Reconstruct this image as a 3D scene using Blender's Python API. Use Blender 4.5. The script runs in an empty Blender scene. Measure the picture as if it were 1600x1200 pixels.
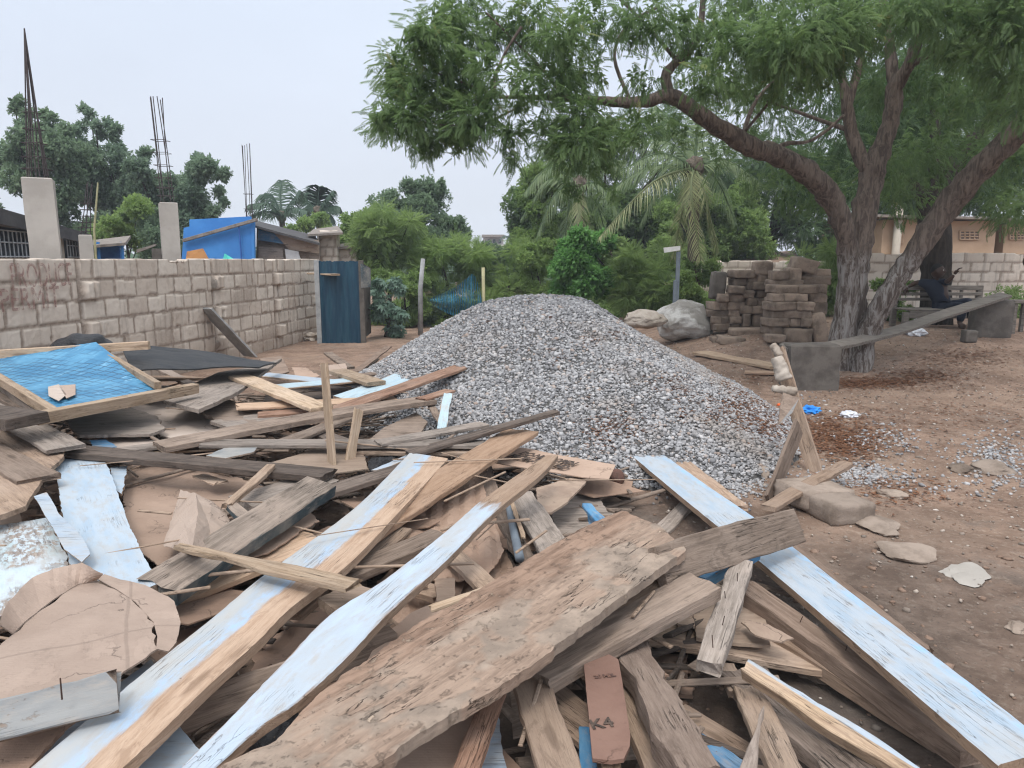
import bpy, bmesh, math, random
import numpy as np
from mathutils import Vector, Matrix, noise, geometry, Quaternion
random.seed(7); RNG = np.random.default_rng(7)
S = bpy.context.scene
COL = S.collection
R = math.radians
# ------------------------------------------------------------------ camera model (photo measured at 1600 x 1200)
F = 1150.0; CAMH = 1.6; PITCH = math.atan((600 - 405) / F)
CP, SP = math.cos(PITCH), math.sin(PITCH)
CAM = Vector((0, 0, CAMH))
def ray(px, py):
    u = (px - 800) / F; v = (600 - py) / F
    return Vector((u, CP + v * SP, -SP + v * CP))
def P(px, py, z):                      # where the sight line meets height z
    d = ray(px, py); return CAM + d * ((z - CAMH) / d.z)
def PD(px, py, Y):                     # where the sight line meets distance Y
    d = ray(px, py); return CAM + d * (Y / d.y)
def proj(p):
    q = p - CAM; f = q.y * CP - q.z * SP; u = q.x / f; v = (q.y * SP + q.z * CP) / f
    return Vector((800 + u * F, 600 - v * F))
def ss(a, b, x):
    t = min(1, max(0, (x - a) / (b - a))); return t * t * (3 - 2 * t)
def nz(x, y, z=0.0, s=1.0):
    return noise.noise(Vector((x * s, y * s, z * s)))
def gh(x, y):                          # ground height
    h = .42 * ss(8.5, 12.5, y) * ss(1.6, 4.0, x)
    h += .10 * math.exp(-(((x + .7) / 1.9) ** 2 + ((y - 3.6) / 1.8) ** 2))
    if y < 30 and abs(x) < 20:
        h += .025 * nz(x, y, 3, .55) + .012 * nz(x, y, 9, 2.1)
    return h
def Pg(px, py, lift=0.0):              # where the sight line meets the ground
    d = ray(px, py); t = 1.2
    while t < 300:
        p = CAM + d * t
        if p.z <= gh(p.x, p.y) + lift: break
        t += .02
    return Vector((p.x, p.y, gh(p.x, p.y) + lift))
# ------------------------------------------------------------------ objects
def link(name, me, mat=None, parent=None, mw=None):
    o = bpy.data.objects.new(name, me); COL.objects.link(o)
    if mat is not None and me is not None: me.materials.append(mat)
    if mw is not None: o.matrix_world = mw
    if parent is not None:
        o.parent = parent
        o.matrix_parent_inverse = PW[parent.name].inverted() if parent.name in PW else Matrix.Identity(4)
    PW[o.name] = mw.copy() if mw is not None else Matrix.Identity(4)
    return o
PW = {}
def tag(o, label=None, cat=None, group=None, kind=None):
    if label: o['label'] = label
    if cat: o['category'] = cat
    if group: o['group'] = group
    if kind or cat: o['kind'] = kind or 'thing'
    return o
def empty(name, loc, label, cat, group=None):
    mw = Matrix.Translation(loc)
    o = link(name, None, None, None, mw); o.empty_display_size = .1
    return tag(o, label, cat, group)
def mesh(name, V, Fc, smooth=False):
    me = bpy.data.meshes.new(name); me.from_pydata([tuple(v) for v in V], [], [tuple(f) for f in Fc]); me.update()
    if smooth: me.polygons.foreach_set('use_smooth', [True] * len(me.polygons))
    return me
def npmesh(name, V, Q, tone=None, smooth=False):
    V = np.asarray(V, dtype=np.float32); Q = np.asarray(Q, dtype=np.int32); n, k = Q.shape
    me = bpy.data.meshes.new(name)
    me.vertices.add(len(V)); me.vertices.foreach_set('co', V.ravel())
    me.loops.add(n * k); me.loops.foreach_set('vertex_index', Q.ravel())
    me.polygons.add(n); me.polygons.foreach_set('loop_start', np.arange(0, n * k, k, dtype=np.int32))
    try: me.polygons.foreach_set('loop_total', np.full(n, k, dtype=np.int32))
    except Exception: pass
    if smooth: me.polygons.foreach_set('use_smooth', np.ones(n, dtype=bool))
    me.update(calc_edges=True)
    if tone is not None:
        a = me.attributes.new('tone', 'FLOAT', 'POINT'); a.data.foreach_set('value', np.asarray(tone, dtype=np.float32))
    return me
class MB:                              # collects simple solids into one mesh
    def __init__(s): s.V = []; s.F = []
    def add(s, V, Fc):
        b = len(s.V); s.V += [Vector(v) for v in V]; s.F += [[i + b for i in f] for f in Fc]
    def box(s, c, sx, sy, sz, rot=None, ch=.006):
        c = Vector(c); m = rot if rot is not None else Matrix.Identity(3)
        ch = min(ch, sx * .3, sy * .3, sz * .3)
        hx, hy, hz = sx / 2, sy / 2, sz / 2; V = []
        for z in (-hz, -hz + ch, hz - ch, hz):
            i = ch if abs(z) == hz else 0
            for (x, y) in ((-hx, -hy), (hx, -hy), (hx, hy), (-hx, hy)):
                V.append(c + m @ Vector((x - math.copysign(i, x), y - math.copysign(i, y), z)))
        Fc = [(3, 2, 1, 0), (12, 13, 14, 15)]
        for k in range(3):
            for i in range(4): j = (i + 1) % 4; Fc.append((k * 4 + i, k * 4 + j, k * 4 + 4 + j, k * 4 + 4 + i))
        s.add(V, Fc); return s
    def bar(s, a, b, w, h, up=(0, 0, 1)):
        a = Vector(a); b = Vector(b); x = (b - a); L = x.length; x.normalize(); u = Vector(up)
        y = u.cross(x)
        if y.length < 1e-4: y = Vector((0, 1, 0)).cross(x)
        y.normalize(); z = x.cross(y)
        return s.box((a + b) / 2, L, w, h, Matrix((x, y, z)).transposed())
    def tube(s, pts, rads, n=8, jit=0.0, seed=0, cap=True):
        pts = [Vector(p) for p in pts]; V = []; ref = None
        for i, p in enumerate(pts):
            t = (pts[min(i + 1, len(pts) - 1)] - pts[max(i - 1, 0)]).normalized()
            if ref is None: ref = Vector((0, 1, 0)) if abs(t.y) < .8 else Vector((1, 0, 0))
            u = (ref - t * ref.dot(t)).normalized(); v = t.cross(u); ref = u
            for k in range(n):
                a = 2 * math.pi * k / n
                rr = rads[i] * (1 + jit * nz(math.cos(a) * 1.5 + seed, math.sin(a) * 1.5, i * .7 + seed))
                V.append(p + (u * math.cos(a) + v * math.sin(a)) * rr)
        Fc = []
        for i in range(len(pts) - 1):
            for k in range(n): j = (k + 1) % n; Fc.append((i * n + k, i * n + j, i * n + n + j, i * n + n + k))
        if cap:
            Fc.append(tuple(range(n - 1, -1, -1))); Fc.append(tuple(range((len(pts) - 1) * n, len(pts) * n)))
        s.add(V, Fc); return s
    def build(s, name, mat, parent=None, smooth=False, origin=None, label=None, cat=None, group=None, kind=None):
        if origin is None:
            if parent is not None and parent.name in PW: origin = PW[parent.name].translation
            else:
                lo = Vector((min(v.x for v in s.V), min(v.y for v in s.V), min(v.z for v in s.V))); hi = Vector((max(v.x for v in s.V), max(v.y for v in s.V), 0))
                origin = Vector(((lo.x + hi.x) / 2, (lo.y + hi.y) / 2, lo.z))
        me = mesh(name, [v - origin for v in s.V], s.F, smooth)
        o = link(name, me, mat, parent, Matrix.Translation(origin))
        return tag(o, label, cat, group, kind)
def smooth_path(pts, n=6):
    pts = [tuple(p) for p in pts]; out = []
    def cr(a, b, c, d, t): return .5 * (2 * b + (c - a) * t + (2 * a - 5 * b + 4 * c - d) * t * t + (3 * b - a - 3 * c + d) * t ** 3)
    for i in range(len(pts) - 1):
        p0, p1, p2, p3 = pts[max(i - 1, 0)], pts[i], pts[i + 1], pts[min(i + 2, len(pts) - 1)]
        for k in range(n): out.append(tuple(cr(p0[j], p1[j], p2[j], p3[j], k / n) for j in range(len(p1))))
    out.append(pts[-1]); return out
# ------------------------------------------------------------------ material helpers
class NT:
    def __init__(s, name):
        s.m = bpy.data.materials.new(name); s.m.use_nodes = True; s.t = s.m.node_tree; s.t.nodes.clear()
        s.out = s.n('ShaderNodeOutputMaterial'); s.p = s.n('ShaderNodeBsdfPrincipled'); s.l(s.p.outputs[0], s.out.inputs[0])
        s.p.inputs['Roughness'].default_value = .9; s.p.inputs['Specular IOR Level'].default_value = .25
    def n(s, typ, **kw):
        x = s.t.nodes.new(typ)
        for k, v in kw.items(): setattr(x, k, v)
        return x
    def l(s, a, b): s.t.links.new(a, b)
    def put(s, sock, v):
        if hasattr(v, 'is_linked') or isinstance(v, bpy.types.NodeSocket): s.l(v, sock)
        else: sock.default_value = v if not isinstance(v, tuple) or len(v) != 3 or sock.type != 'RGBA' else (*v, 1)
    def math(s, op, a, b=0.0, clamp=False):
        x = s.n('ShaderNodeMath', operation=op, use_clamp=clamp); s.put(x.inputs[0], a); s.put(x.inputs[1], b); return x.outputs[0]
    def mix(s, f, a, b, mode='MIX'):
        x = s.n('ShaderNodeMix', data_type='RGBA', blend_type=mode); s.put(x.inputs[0], f); s.put(x.inputs[6], a); s.put(x.inputs[7], b); return x.outputs[2]
    def noise(s, vec, scale, detail=6, rough=.6, dist=0.0):
        x = s.n('ShaderNodeTexNoise'); x.inputs['Scale'].default_value = scale; x.inputs['Detail'].default_value = detail
        x.inputs['Roughness'].default_value = rough; x.inputs['Distortion'].default_value = dist
        if vec is not None: s.l(vec, x.inputs['Vector'])
        return x.outputs['Fac']
    def vor(s, vec, scale, feature='F1', out='Distance'):
        x = s.n('ShaderNodeTexVoronoi', feature=feature); x.inputs['Scale'].default_value = scale
        if vec is not None: s.l(vec, x.inputs['Vector'])
        return x.outputs[out]
    def step(s, v, lo, hi):            # smooth 0..1
        x = s.n('ShaderNodeMapRange', interpolation_type='SMOOTHSTEP'); s.put(x.inputs[0], v); x.inputs[1].default_value = lo; x.inputs[2].default_value = hi
        return x.outputs[0]
    def map(s, vec, scale=(1, 1, 1), rot=(0, 0, 0), off=None):
        x = s.n('ShaderNodeMapping'); s.l(vec, x.inputs[0]); x.inputs['Scale'].default_value = scale; x.inputs['Rotation'].default_value = rot
        if off is not None: s.put(x.inputs['Location'], off)
        return x.outputs[0]
    def obj(s, rand=True):             # object coordinates shifted by a random amount per object
        tc = s.n('ShaderNodeTexCoord'); s.tc = tc
        if not rand: return tc.outputs['Object']
        oi = s.n('ShaderNodeObjectInfo'); s.rand = oi.outputs['Random']
        sc = s.math('MULTIPLY', oi.outputs['Random'], 57.0)
        a = s.n('ShaderNodeVectorMath', operation='ADD'); s.l(tc.outputs['Object'], a.inputs[0]); s.l(sc, a.inputs[1]); return a.outputs[0]
    def attr(s, name, out='Fac'):
        x = s.n('ShaderNodeAttribute', attribute_name=name); return x.outputs[out]
    def hsv(s, col, v=None, sat=None, h=None):
        x = s.n('ShaderNodeHueSaturation'); s.put(x.inputs['Color'], col)
        if v is not None: s.put(x.inputs['Value'], v)
        if sat is not None: s.put(x.inputs['Saturation'], sat)
        if h is not None: s.put(x.inputs['Hue'], h)
        return x.outputs[0]
    def bump(s, h, dist, strength=1.0):
        b = s.n('ShaderNodeBump'); b.inputs['Distance'].default_value = dist; b.inputs['Strength'].default_value = strength; s.l(h, b.inputs['Height'])
        s.l(b.outputs[0], s.p.inputs['Normal']); return s
    def color(s, c): s.put(s.p.inputs['Base Color'], c); return s
    def rough(s, v): s.put(s.p.inputs['Roughness'], v); return s

def wood(name, c1, c2, dust=.35, dustc=(.42, .33, .26), paint=None, paint2=None, chip=.42, vr=(0, 1), soft=.05, crack=.8, relief=.005, bleach=0.0, blueline=None, allface=False, gs=1.0, sides=False, bare=None):
    """c1/c2 light and dark grain; paint covers the broad upper face where v (0..1 across) lies in vr, chipped by noise"""
    warm = lambda c: (c[0] * .95, c[1] * .945, c[2] * .965)
    c1, c2, dustc = warm(c1), warm(c2), warm(dustc)
    t = NT(name); ob = t.obj()
    g = t.noise(t.map(ob, (1.6 * gs, 22 * gs, 22 * gs)), 2.2, 7, .62, .6)
    f = t.noise(t.map(ob, (4 * gs, 90 * gs, 90 * gs)), 2.0, 3, .6)
    gg = t.math('ADD', t.math('MULTIPLY', g, .68), t.math('MULTIPLY', f, .32))
    col = t.mix(t.step(gg, .36, .62), c2, c1)
    pores = t.noise(t.map(ob, (14 * gs, 130 * gs, 130 * gs)), 2, 2, .5); col = t.mix(t.math('MULTIPLY', t.step(pores, .58, .72), .5), col, tuple(x * .5 for x in c2))
    big = t.noise(ob, 3.2, 5, .6)
    dk = t.noise(t.map(ob, (1, 3, 3)), 4.5, 6, .7)
    col = t.mix(t.math('MULTIPLY', t.step(dk, .52, .74), .7), col, tuple(x * .45 for x in c2))
    col = t.mix(t.math('MULTIPLY', t.step(big, .4, .7), dust), col, dustc)
    ck = t.noise(t.map(ob, (.9, 26, 26)), 2.0, 4, .5)
    line = t.math('SUBTRACT', 1.0, t.step(t.math('ABSOLUTE', t.math('SUBTRACT', ck, .5)), .0, .011))
    line = t.math('MULTIPLY', line, t.step(t.noise(ob, 2.5, 3), .5, .6))
    col = t.mix(t.math('MULTIPLY', line, crack), col, tuple(x * .25 for x in c2))
    st_ = t.noise(t.map(ob, (2.2, 5, 5)), 2.6, 8, .7, .8); col = t.mix(t.math('MULTIPLY', t.step(st_, .56, .64), .45), col, tuple(x * .55 for x in c2))
    kn = t.vor(t.map(ob, (1.0, 4.5, 4.5)), 1.9); col = t.mix(t.math('MULTIPLY', t.math('SUBTRACT', 1.0, t.step(kn, .07, .17)), .65), col, tuple(x * .42 for x in c2))
    spot = t.math('MULTIPLY', t.math('SUBTRACT', 1.0, t.step(t.vor(ob, 11), .02, .05)), t.step(t.noise(ob, 4, 2), .52, .58)); col = t.mix(t.math('MULTIPLY', spot, .75), col, tuple(x * .22 for x in c2))
    v = t.math('ADD', t.math('MULTIPLY', t.rand, .5), .75)
    tint = t.math('FRACT', t.math('MULTIPLY', t.rand, 7.31)); col = t.mix(t.math('MULTIPLY', t.step(tint, .6, 1.0), .32), col, tuple(a * b for a, b in zip(c1, (.86, .70, .62))))
    col = t.hsv(col, v)
    h = t.math('SUBTRACT', gg, t.math('MULTIPLY', line, .6))
    rough = .92
    if paint is not None:
        nz_ = t.n('ShaderNodeSeparateXYZ'); t.l(t.tc.outputs['Normal'], nz_.inputs[0])
        uv = t.n('ShaderNodeSeparateXYZ'); t.l(t.tc.outputs['UV'], uv.inputs[0])
        wob = t.math('MULTIPLY', t.math('SUBTRACT', t.noise(t.map(ob, (1.4, 9, 9)), 3.0, 6, .7), .5), .34)
        vv = t.math('ADD', uv.outputs[1], wob)
        m = t.math('MULTIPLY', t.step(vv, vr[0] - soft, vr[0] + soft), t.math('SUBTRACT', 1.0, t.step(vv, vr[1] - soft, vr[1] + soft)))
        if sides: m = t.math('MULTIPLY', m, t.math('SUBTRACT', 1.0, t.step(nz_.outputs[2], .5, .7)))
        elif not allface: m = t.math('MULTIPLY', m, t.step(nz_.outputs[2], .3, .5))
        if bare is not None: m = t.math('MULTIPLY', m, t.step(t.math('ADD', uv.outputs[0], t.math('MULTIPLY', wob, 1.2)), bare, bare + .14))
        chips = t.noise(t.map(ob, (8, 17, 17)), 2.6, 9, .75)
        m = t.math('MULTIPLY', m, t.math('SUBTRACT', 1.0, t.math('MULTIPLY', t.step(chips, 1 - chip, 1 - chip + .06), t.step(t.noise(ob, 3.4, 4, .6), .44, .60))))
        m = t.math('MULTIPLY', m, t.math('SUBTRACT', 1.0, t.math('MULTIPLY', line, .35)))
        pn = t.noise(t.map(ob, (1.2, 5, 5)), 3.0, 5, .6)
        pc = t.mix(t.step(pn, .42, .66), paint, paint2 or paint)
        if blueline is not None:
            bl = t.math('MULTIPLY', t.step(vv, blueline[0] - .07, blueline[0] + .04), t.math('SUBTRACT', 1.0, t.step(vv, blueline[1] - .04, blueline[1] + .06)))
            bl = t.math('MULTIPLY', bl, t.step(t.noise(t.map(ob, (2.5, 6, 6)), 3.5, 8, .75), .36, .66)); pc = t.mix(t.math('MULTIPLY', bl, .85), pc, blueline[2])
        pd = t.noise(t.map(ob, (2, 6, 6)), 5.0, 7, .7)
        pc = t.mix(t.math('MULTIPLY', t.step(pd, .46, .74), .6), pc, (.36, .31, .26)); pc = t.mix(t.math('MULTIPLY', t.step(big, .5, .72), .4), pc, (.40, .36, .31))
        pc = t.mix(t.math('MULTIPLY', spot, .7), pc, (.12, .085, .065)); col = t.mix(m, col, pc)
        h = t.math('ADD', t.math('MULTIPLY', h, t.math('SUBTRACT', 1.0, t.math('MULTIPLY', m, .75))), t.math('MULTIPLY', m, .5))
        rough = t.math('SUBTRACT', .92, t.math('MULTIPLY', m, .25))
    t.color(col).rough(rough).bump(h, relief); return t.m
def simple(name, c, c2=None, scale=6, rough=.85, bump=.002, stretch=(1, 1, 1), metal=0.0, lo=.4, hi=.65, var=.0):
    t = NT(name); ob = t.obj(); n = t.noise(t.map(ob, stretch), scale, 7, .65)
    col = t.mix(t.step(n, lo, hi), c, c2 or tuple(x * .7 for x in c))
    if var: col = t.hsv(col, t.math('ADD', t.math('MULTIPLY', t.rand, var), 1 - var / 2))
    t.color(col).rough(rough); t.p.inputs['Metallic'].default_value = metal
    if bump: t.bump(t.noise(t.map(ob, stretch), scale * 4, 6, .7), bump)
    return t.m
def leafmat(name, dark, light, trans=.3, yellow=None):
    t = NT(name); tone = t.attr('tone')
    col = t.mix(tone, dark, light)
    if yellow is not None: col = t.mix(t.step(tone, .86, .98), col, yellow)
    t.color(col).rough(.55); t.p.inputs['Specular IOR Level'].default_value = .35
    tr = t.n('ShaderNodeBsdfTranslucent'); t.l(t.hsv(col, 1.5), tr.inputs[0])
    mx = t.n('ShaderNodeMixShader'); mx.inputs[0].default_value = trans
    t.l(t.p.outputs[0], mx.inputs[1]); t.l(tr.outputs[0], mx.inputs[2]); t.l(mx.outputs[0], t.out.inputs[0]); return t.m
# ------------------------------------------------------------------ materials
W = {}
W['tan']    = wood('dusty_tan_wood', (.37, .27, .19), (.235, .165, .115), .4)
W['fresh']  = wood('pale_split_wood', (.46, .35, .245), (.31, .22, .14), .35, (.44, .35, .27))
W['orange'] = wood('orange_sawn_wood', (.46, .325, .22), (.33, .22, .14), .25, (.48, .36, .27))
W['brown']  = wood('weathered_brown_wood', (.245, .185, .14), (.135, .10, .075), .38, (.36, .285, .225))
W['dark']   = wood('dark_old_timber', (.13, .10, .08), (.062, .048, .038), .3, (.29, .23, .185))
W['grey']   = wood('grey_weathered_wood', (.30, .255, .215), (.175, .145, .118), .4, (.39, .32, .26))
W['red']    = wood('reddish_hardwood', (.30, .18, .12), (.18, .10, .065), .3, (.4, .30, .23))
W['old']    = wood('fissured_old_timber', (.28, .22, .175), (.14, .105, .082), .35, (.36, .29, .235), relief=.012, crack=1.0, gs=.8)
W['board']  = wood('dusty_plywood', (.37, .28, .205), (.30, .22, .16), .5, (.41, .315, .24), crack=.1, relief=.001)
WHT, PALE, BLUE = (.365, .41, .455), (.36, .48, .60), (.26, .46, .68)
W['white']  = wood('white_painted_wood', (.40, .29, .195), (.25, .175, .115), .3, paint=WHT, paint2=(.31, .38, .46), chip=.32)
W['whitem'] = wood('white_painted_wood_bare_end', (.44, .33, .235), (.29, .205, .14), .3, paint=WHT, paint2=(.39, .46, .54), chip=.36, bare=-.88)
W['edgew'] = wood('splintered_wood_white_edge', (.45, .33, .215), (.25, .17, .11), .3, paint=WHT, paint2=(.33, .40, .47), chip=.40, vr=(.70, 1.5), relief=.008)
W['whiteb'] = wood('white_painted_wood_blue_edge', (.40, .29, .195), (.25, .175, .115), .3, paint=(.385, .425, .465), paint2=(.32, .39, .46), chip=.31, vr=(-.2, 1.2), blueline=(.84, 1.1, (.27, .46, .66)))
W['cyan']   = wood('pale_cyan_painted_wood', (.42, .29, .19), (.24, .16, .10), .3, paint=(.39, .49, .53), paint2=(.34, .455, .52), chip=.34)
W['crack']  = wood('cracked_white_paint_on_wood', (.34, .26, .19), (.19, .14, .1), .3, paint=(.37, .43, .485), paint2=(.31, .395, .48), chip=.38, crack=1.0, vr=(-.3, 1.3))
W['peel']   = wood('peeling_pale_paint_on_wood', (.34, .29, .24), (.2, .17, .15), .4, paint=(.46, .52, .56), paint2=(.36, .44, .46), chip=.54, vr=(-.3, 1.3))
W['half']   = wood('half_painted_wood', (.40, .30, .215), (.28, .195, .13), .4, (.45, .35, .26), paint=(.375, .385, .385), paint2=(.33, .375, .42), chip=.29, vr=(-.5, .58), blueline=(.36, .6, (.31, .44, .60)))
W['bluew']  = wood('bright_blue_painted_wood', (.36, .26, .18), (.2, .14, .1), .2, paint=(.065, .20, .36), paint2=(.12, .28, .44), chip=.40, vr=(-1, 2), allface=True)
W['teal']   = wood('dark_teal_painted_timber', (.27, .22, .175), (.15, .12, .095), .4, paint=(.04, .06, .072), paint2=(.055, .085, .095), chip=.36, vr=(-3, 4), sides=True)
W['greyp']  = wood('grey_painted_timber', (.27, .205, .155), (.17, .125, .092), .35, paint=(.22, .225, .225), paint2=(.28, .28, .27), chip=.44, vr=(-1, 2))
def m_rotten():
    t = NT('flaking_rotten_wood'); ob = t.obj(False); pl_ = t.attr('plate')
    g = t.noise(t.map(ob, (1.6, 9, 9)), 2.4, 9, .66, .25); f = t.noise(t.map(ob, (5, 40, 40)), 2, 5, .65)
    col = t.mix(t.step(g, .34, .66), (.20, .14, .104), (.325, .237, .178))
    col = t.mix(t.math('MULTIPLY', t.step(f, .45, .7), .5), col, (.40, .285, .21))
    grey = t.mix(t.step(t.noise(ob, 5, 7, .65), .38, .66), (.215, .168, .132), (.345, .268, .208))
    uv = t.n('ShaderNodeTexCoord'); sx_ = t.n('ShaderNodeSeparateXYZ'); t.l(uv.outputs['UV'], sx_.inputs[0]); side = t.math('ADD', sx_.outputs[1], t.math('MULTIPLY', t.math('SUBTRACT', t.noise(t.map(ob, (1.5, 5, 5)), 2.2, 6, .65), .5), .7))
    col = t.mix(t.math('MULTIPLY', t.math('SUBTRACT', 1.0, t.step(side, .22, .42)), .75), col, t.mix(t.step(g, .36, .62), (.14, .084, .057), (.275, .178, .125)))
    col = t.mix(t.math('MULTIPLY', pl_, t.step(side, .25, .5)), col, grey)
    crust = t.step(t.noise(t.map(ob, (9, 11, 11)), 2.4, 9, .75), .55, .66); zone = t.step(t.noise(ob, 2.6, 3), .46, .58)
    col = t.mix(t.math('MULTIPLY', t.math('MULTIPLY', crust, zone), .75), col, (.47, .36, .27))
    dots = t.math('MULTIPLY', t.step(t.noise(ob, 70, 4, .7), .62, .7), .5); col = t.mix(dots, col, (.085, .06, .045))
    ck = t.noise(t.map(ob, (.8, 7, 7)), 2.0, 6, .6)
    line = t.math('MULTIPLY', t.math('SUBTRACT', 1.0, t.step(t.math('ABSOLUTE', t.math('SUBTRACT', ck, .5)), 0, .007)), t.step(t.noise(ob, 3.1, 3), .53, .6))
    col = t.mix(t.math('MULTIPLY', line, .9), col, (.045, .03, .022))
    h = t.math('ADD', t.math('MULTIPLY', g, .5), t.math('MULTIPLY', f, .3)); h = t.math('ADD', h, t.math('MULTIPLY', crust, .25)); h = t.math('SUBTRACT', h, line)
    t.color(col).rough(.95).bump(h, .010); return t.m
W['rotten'] = m_rotten()
def m_card(name, c, c2, corr=0.0, lines=False):
    c, c2 = (c[0] * .94, c[1] * .925, c[2] * .97), (c2[0] * .94, c2[1] * .925, c2[2] * .97)
    t = NT(name); ob = t.obj()
    n = t.noise(ob, 4, 8, .7, .6); col = t.mix(t.step(n, .35, .7), c, c2)
    torn = t.noise(ob, 2.6, 9, .68, .8); k = t.step(torn, .585, .60); col = t.mix(t.math('MULTIPLY', k, .25), col, tuple(x * 1.18 for x in c))
    col = t.mix(t.math('MULTIPLY', t.step(t.noise(ob, 7, 8, .75), .56, .74), .5), col, tuple(x * .5 for x in c))
    col = t.mix(t.math('MULTIPLY', t.step(t.noise(ob, 40, 6, .75), .58, .7), .35), col, tuple(x * .55 for x in c))
    w_ = t.noise(ob, 3.3, 5, .55); cr = t.math('MULTIPLY', t.math('SUBTRACT', 1.0, t.step(t.math('ABSOLUTE', t.math('SUBTRACT', w_, .5)), 0, .008)), t.step(t.noise(ob, 2.2, 2), .5, .58))
    col = t.mix(t.math('MULTIPLY', cr, .7), col, tuple(x * .35 for x in c))
    sp3 = t.n('ShaderNodeSeparateXYZ'); t.l(t.tc.outputs['Object'], sp3.inputs[0]); wv = t.math('MULTIPLY', t.math('SUBTRACT', t.noise(ob, 2.5, 2), .5), .05)
    ln1 = t.math('SUBTRACT', 1.0, t.step(t.math('ABSOLUTE', t.math('ADD', t.math('ADD', sp3.outputs[1], t.math('MULTIPLY', sp3.outputs[0], -.55)), wv)), .002, .009))
    ln2 = t.math('SUBTRACT', 1.0, t.step(t.math('ABSOLUTE', t.math('ADD', t.math('ADD', sp3.outputs[0], t.math('MULTIPLY', sp3.outputs[1], .5)), t.math('ADD', wv, -.16))), .002, .009))
    lns = t.math('MULTIPLY', t.math('MAXIMUM', ln1, ln2), .55 if lines else 0.0); col = t.mix(t.math('MULTIPLY', lns, .6), col, tuple(x * .45 for x in c)); cr = t.math('MAXIMUM', cr, lns)
    spots = t.math('SUBTRACT', 1.0, t.step(t.vor(ob, 9), .03, .055))
    spots = t.math('MULTIPLY', spots, t.step(t.noise(ob, 5, 2), .5, .6)); col = t.mix(t.math('MULTIPLY', spots, .6), col, (.09, .07, .055))
    col = t.hsv(col, t.math('ADD', t.math('MULTIPLY', t.rand, .3), .82))
    t.color(col).rough(.95)
    h = t.math('ADD', t.noise(ob, 9, 6, .6), t.math('MULTIPLY', t.math('ADD', t.math('MULTIPLY', k, .3), cr), .25))
    if corr:
        w = t.n('ShaderNodeTexWave', bands_direction='Y'); w.inputs['Scale'].default_value = corr; w.inputs['Distortion'].default_value = .2; t.l(ob, w.inputs['Vector'])
        h = t.math('ADD', h, t.math('MULTIPLY', w.outputs['Fac'], .03))
    t.bump(h, .008); return t.m
W['card'] = m_card('dusty_cardboard', (.42, .325, .25), (.36, .275, .21), 30, True)
W['cardp'] = m_card('peach_cardboard', (.42, .305, .22), (.37, .265, .19), 30)
W['cardd'] = m_card('brown_cardboard', (.33, .225, .155), (.27, .185, .13), 30)
W['paper'] = m_card('pale_kraft_paper', (.48, .38, .295), (.43, .335, .255))
W['cream'] = m_card('cream_board', (.54, .455, .37), (.47, .39, .31))
W['redb'] = m_card('red_brown_hardboard', (.27, .165, .12), (.23, .135, .098))
W['corr'] = m_card('dusty_brown_corrugated_sheet', (.36, .255, .18), (.31, .21, .145))
W['chip'] = m_card('torn_chipboard', (.42, .32, .23), (.30, .22, .16))
MAT = {}
MAT['black_plastic'] = simple('black_plastic', (.012, .012, .014), (.03, .03, .032), 12, .35, .01)
MAT['black_sheet'] = simple('black_roofing_sheet', (.014, .015, .017), (.034, .033, .032), 3, .55, .003, (1, 6, 6))
MAT['ink'] = simple('dark_printing_ink', (.045, .035, .03), (.12, .085, .065), 60, .9, 0)
MAT['fadedink'] = simple('faded_stamp_ink', (.10, .06, .05), (.22, .12, .085), 60, .9, 0)
MAT['nail'] = simple('rusty_nail_iron', (.10, .06, .045), (.05, .04, .038), 30, .6, 0, metal=.6)
MAT['rebar'] = simple('rusty_rebar_iron', (.085, .07, .068), (.05, .042, .042), 20, .8, .001, metal=.2)
MAT['concrete'] = simple('smooth_concrete', (.40, .365, .325), (.33, .30, .265), 2.2, .92, .004, var=.1)
MAT['darkconc'] = simple('shade_toned_concrete', (.125, .108, .093), (.082, .07, .06), 5, .95, .006, var=.35)  # concrete colour lowered to stand for the tree's shade
MAT['blockd'] = simple('weathered_brown_block', (.25, .19, .146), (.14, .106, .082), 5, .95, .012, var=.5)
MAT['stone'] = simple('pale_grey_stone', (.29, .23, .185), (.19, .147, .115), 5, .95, .01, var=.3)
MAT['boulder'] = simple('grey_boulder_rock', (.47, .45, .42), (.25, .23, .205), 2.6, .95, .03, lo=.42, hi=.58)
MAT['sack'] = simple('pale_woven_sack', (.40, .345, .29), (.27, .22, .175), 4, .9, .006)
MAT['bluep'] = simple('blue_painted_board', (.045, .19, .48), (.06, .24, .56), 1.2, .6, .002)
MAT['blued'] = simple('dark_blue_cloth', (.03, .10, .32), (.045, .15, .42), 4, .8, .004)
MAT['tealsheet'] = simple('dark_teal_metal_sheet', (.012, .042, .072), (.022, .066, .098), 3, .5, .002, (3, 3, .5))
MAT['orangeb'] = simple('orange_brown_board', (.36, .17, .06), (.26, .12, .05), 5, .8, .002)
MAT['green'] = simple('green_plastic_sheet', (.05, .42, .33), (.03, .33, .28), 6, .5, .003)
MAT['roofsheet'] = simple('grey_rusty_roof_sheet', (.24, .205, .175), (.14, .115, .098), 4, .7, .003, (2, 8, 2))
MAT['darkroof'] = simple('dark_roof_sheet', (.07, .064, .062), (.045, .04, .04), 3, .7, .003)
MAT['darkin'] = simple('dark_window_opening', (.012, .014, .018), (.02, .022, .028), 3, .6, 0)
MAT['whitebar'] = simple('pale_grey_window_bar', (.48, .50, .52), (.36, .37, .38), 9, .6, 0)
MAT['cream'] = simple('cream_plaster', (.50, .44, .36), (.42, .36, .29), 2, .93, .003)
MAT['beige'] = simple('beige_plaster', (.46, .32, .215), (.40, .275, .18), 1.6, .93, .003)
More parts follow.
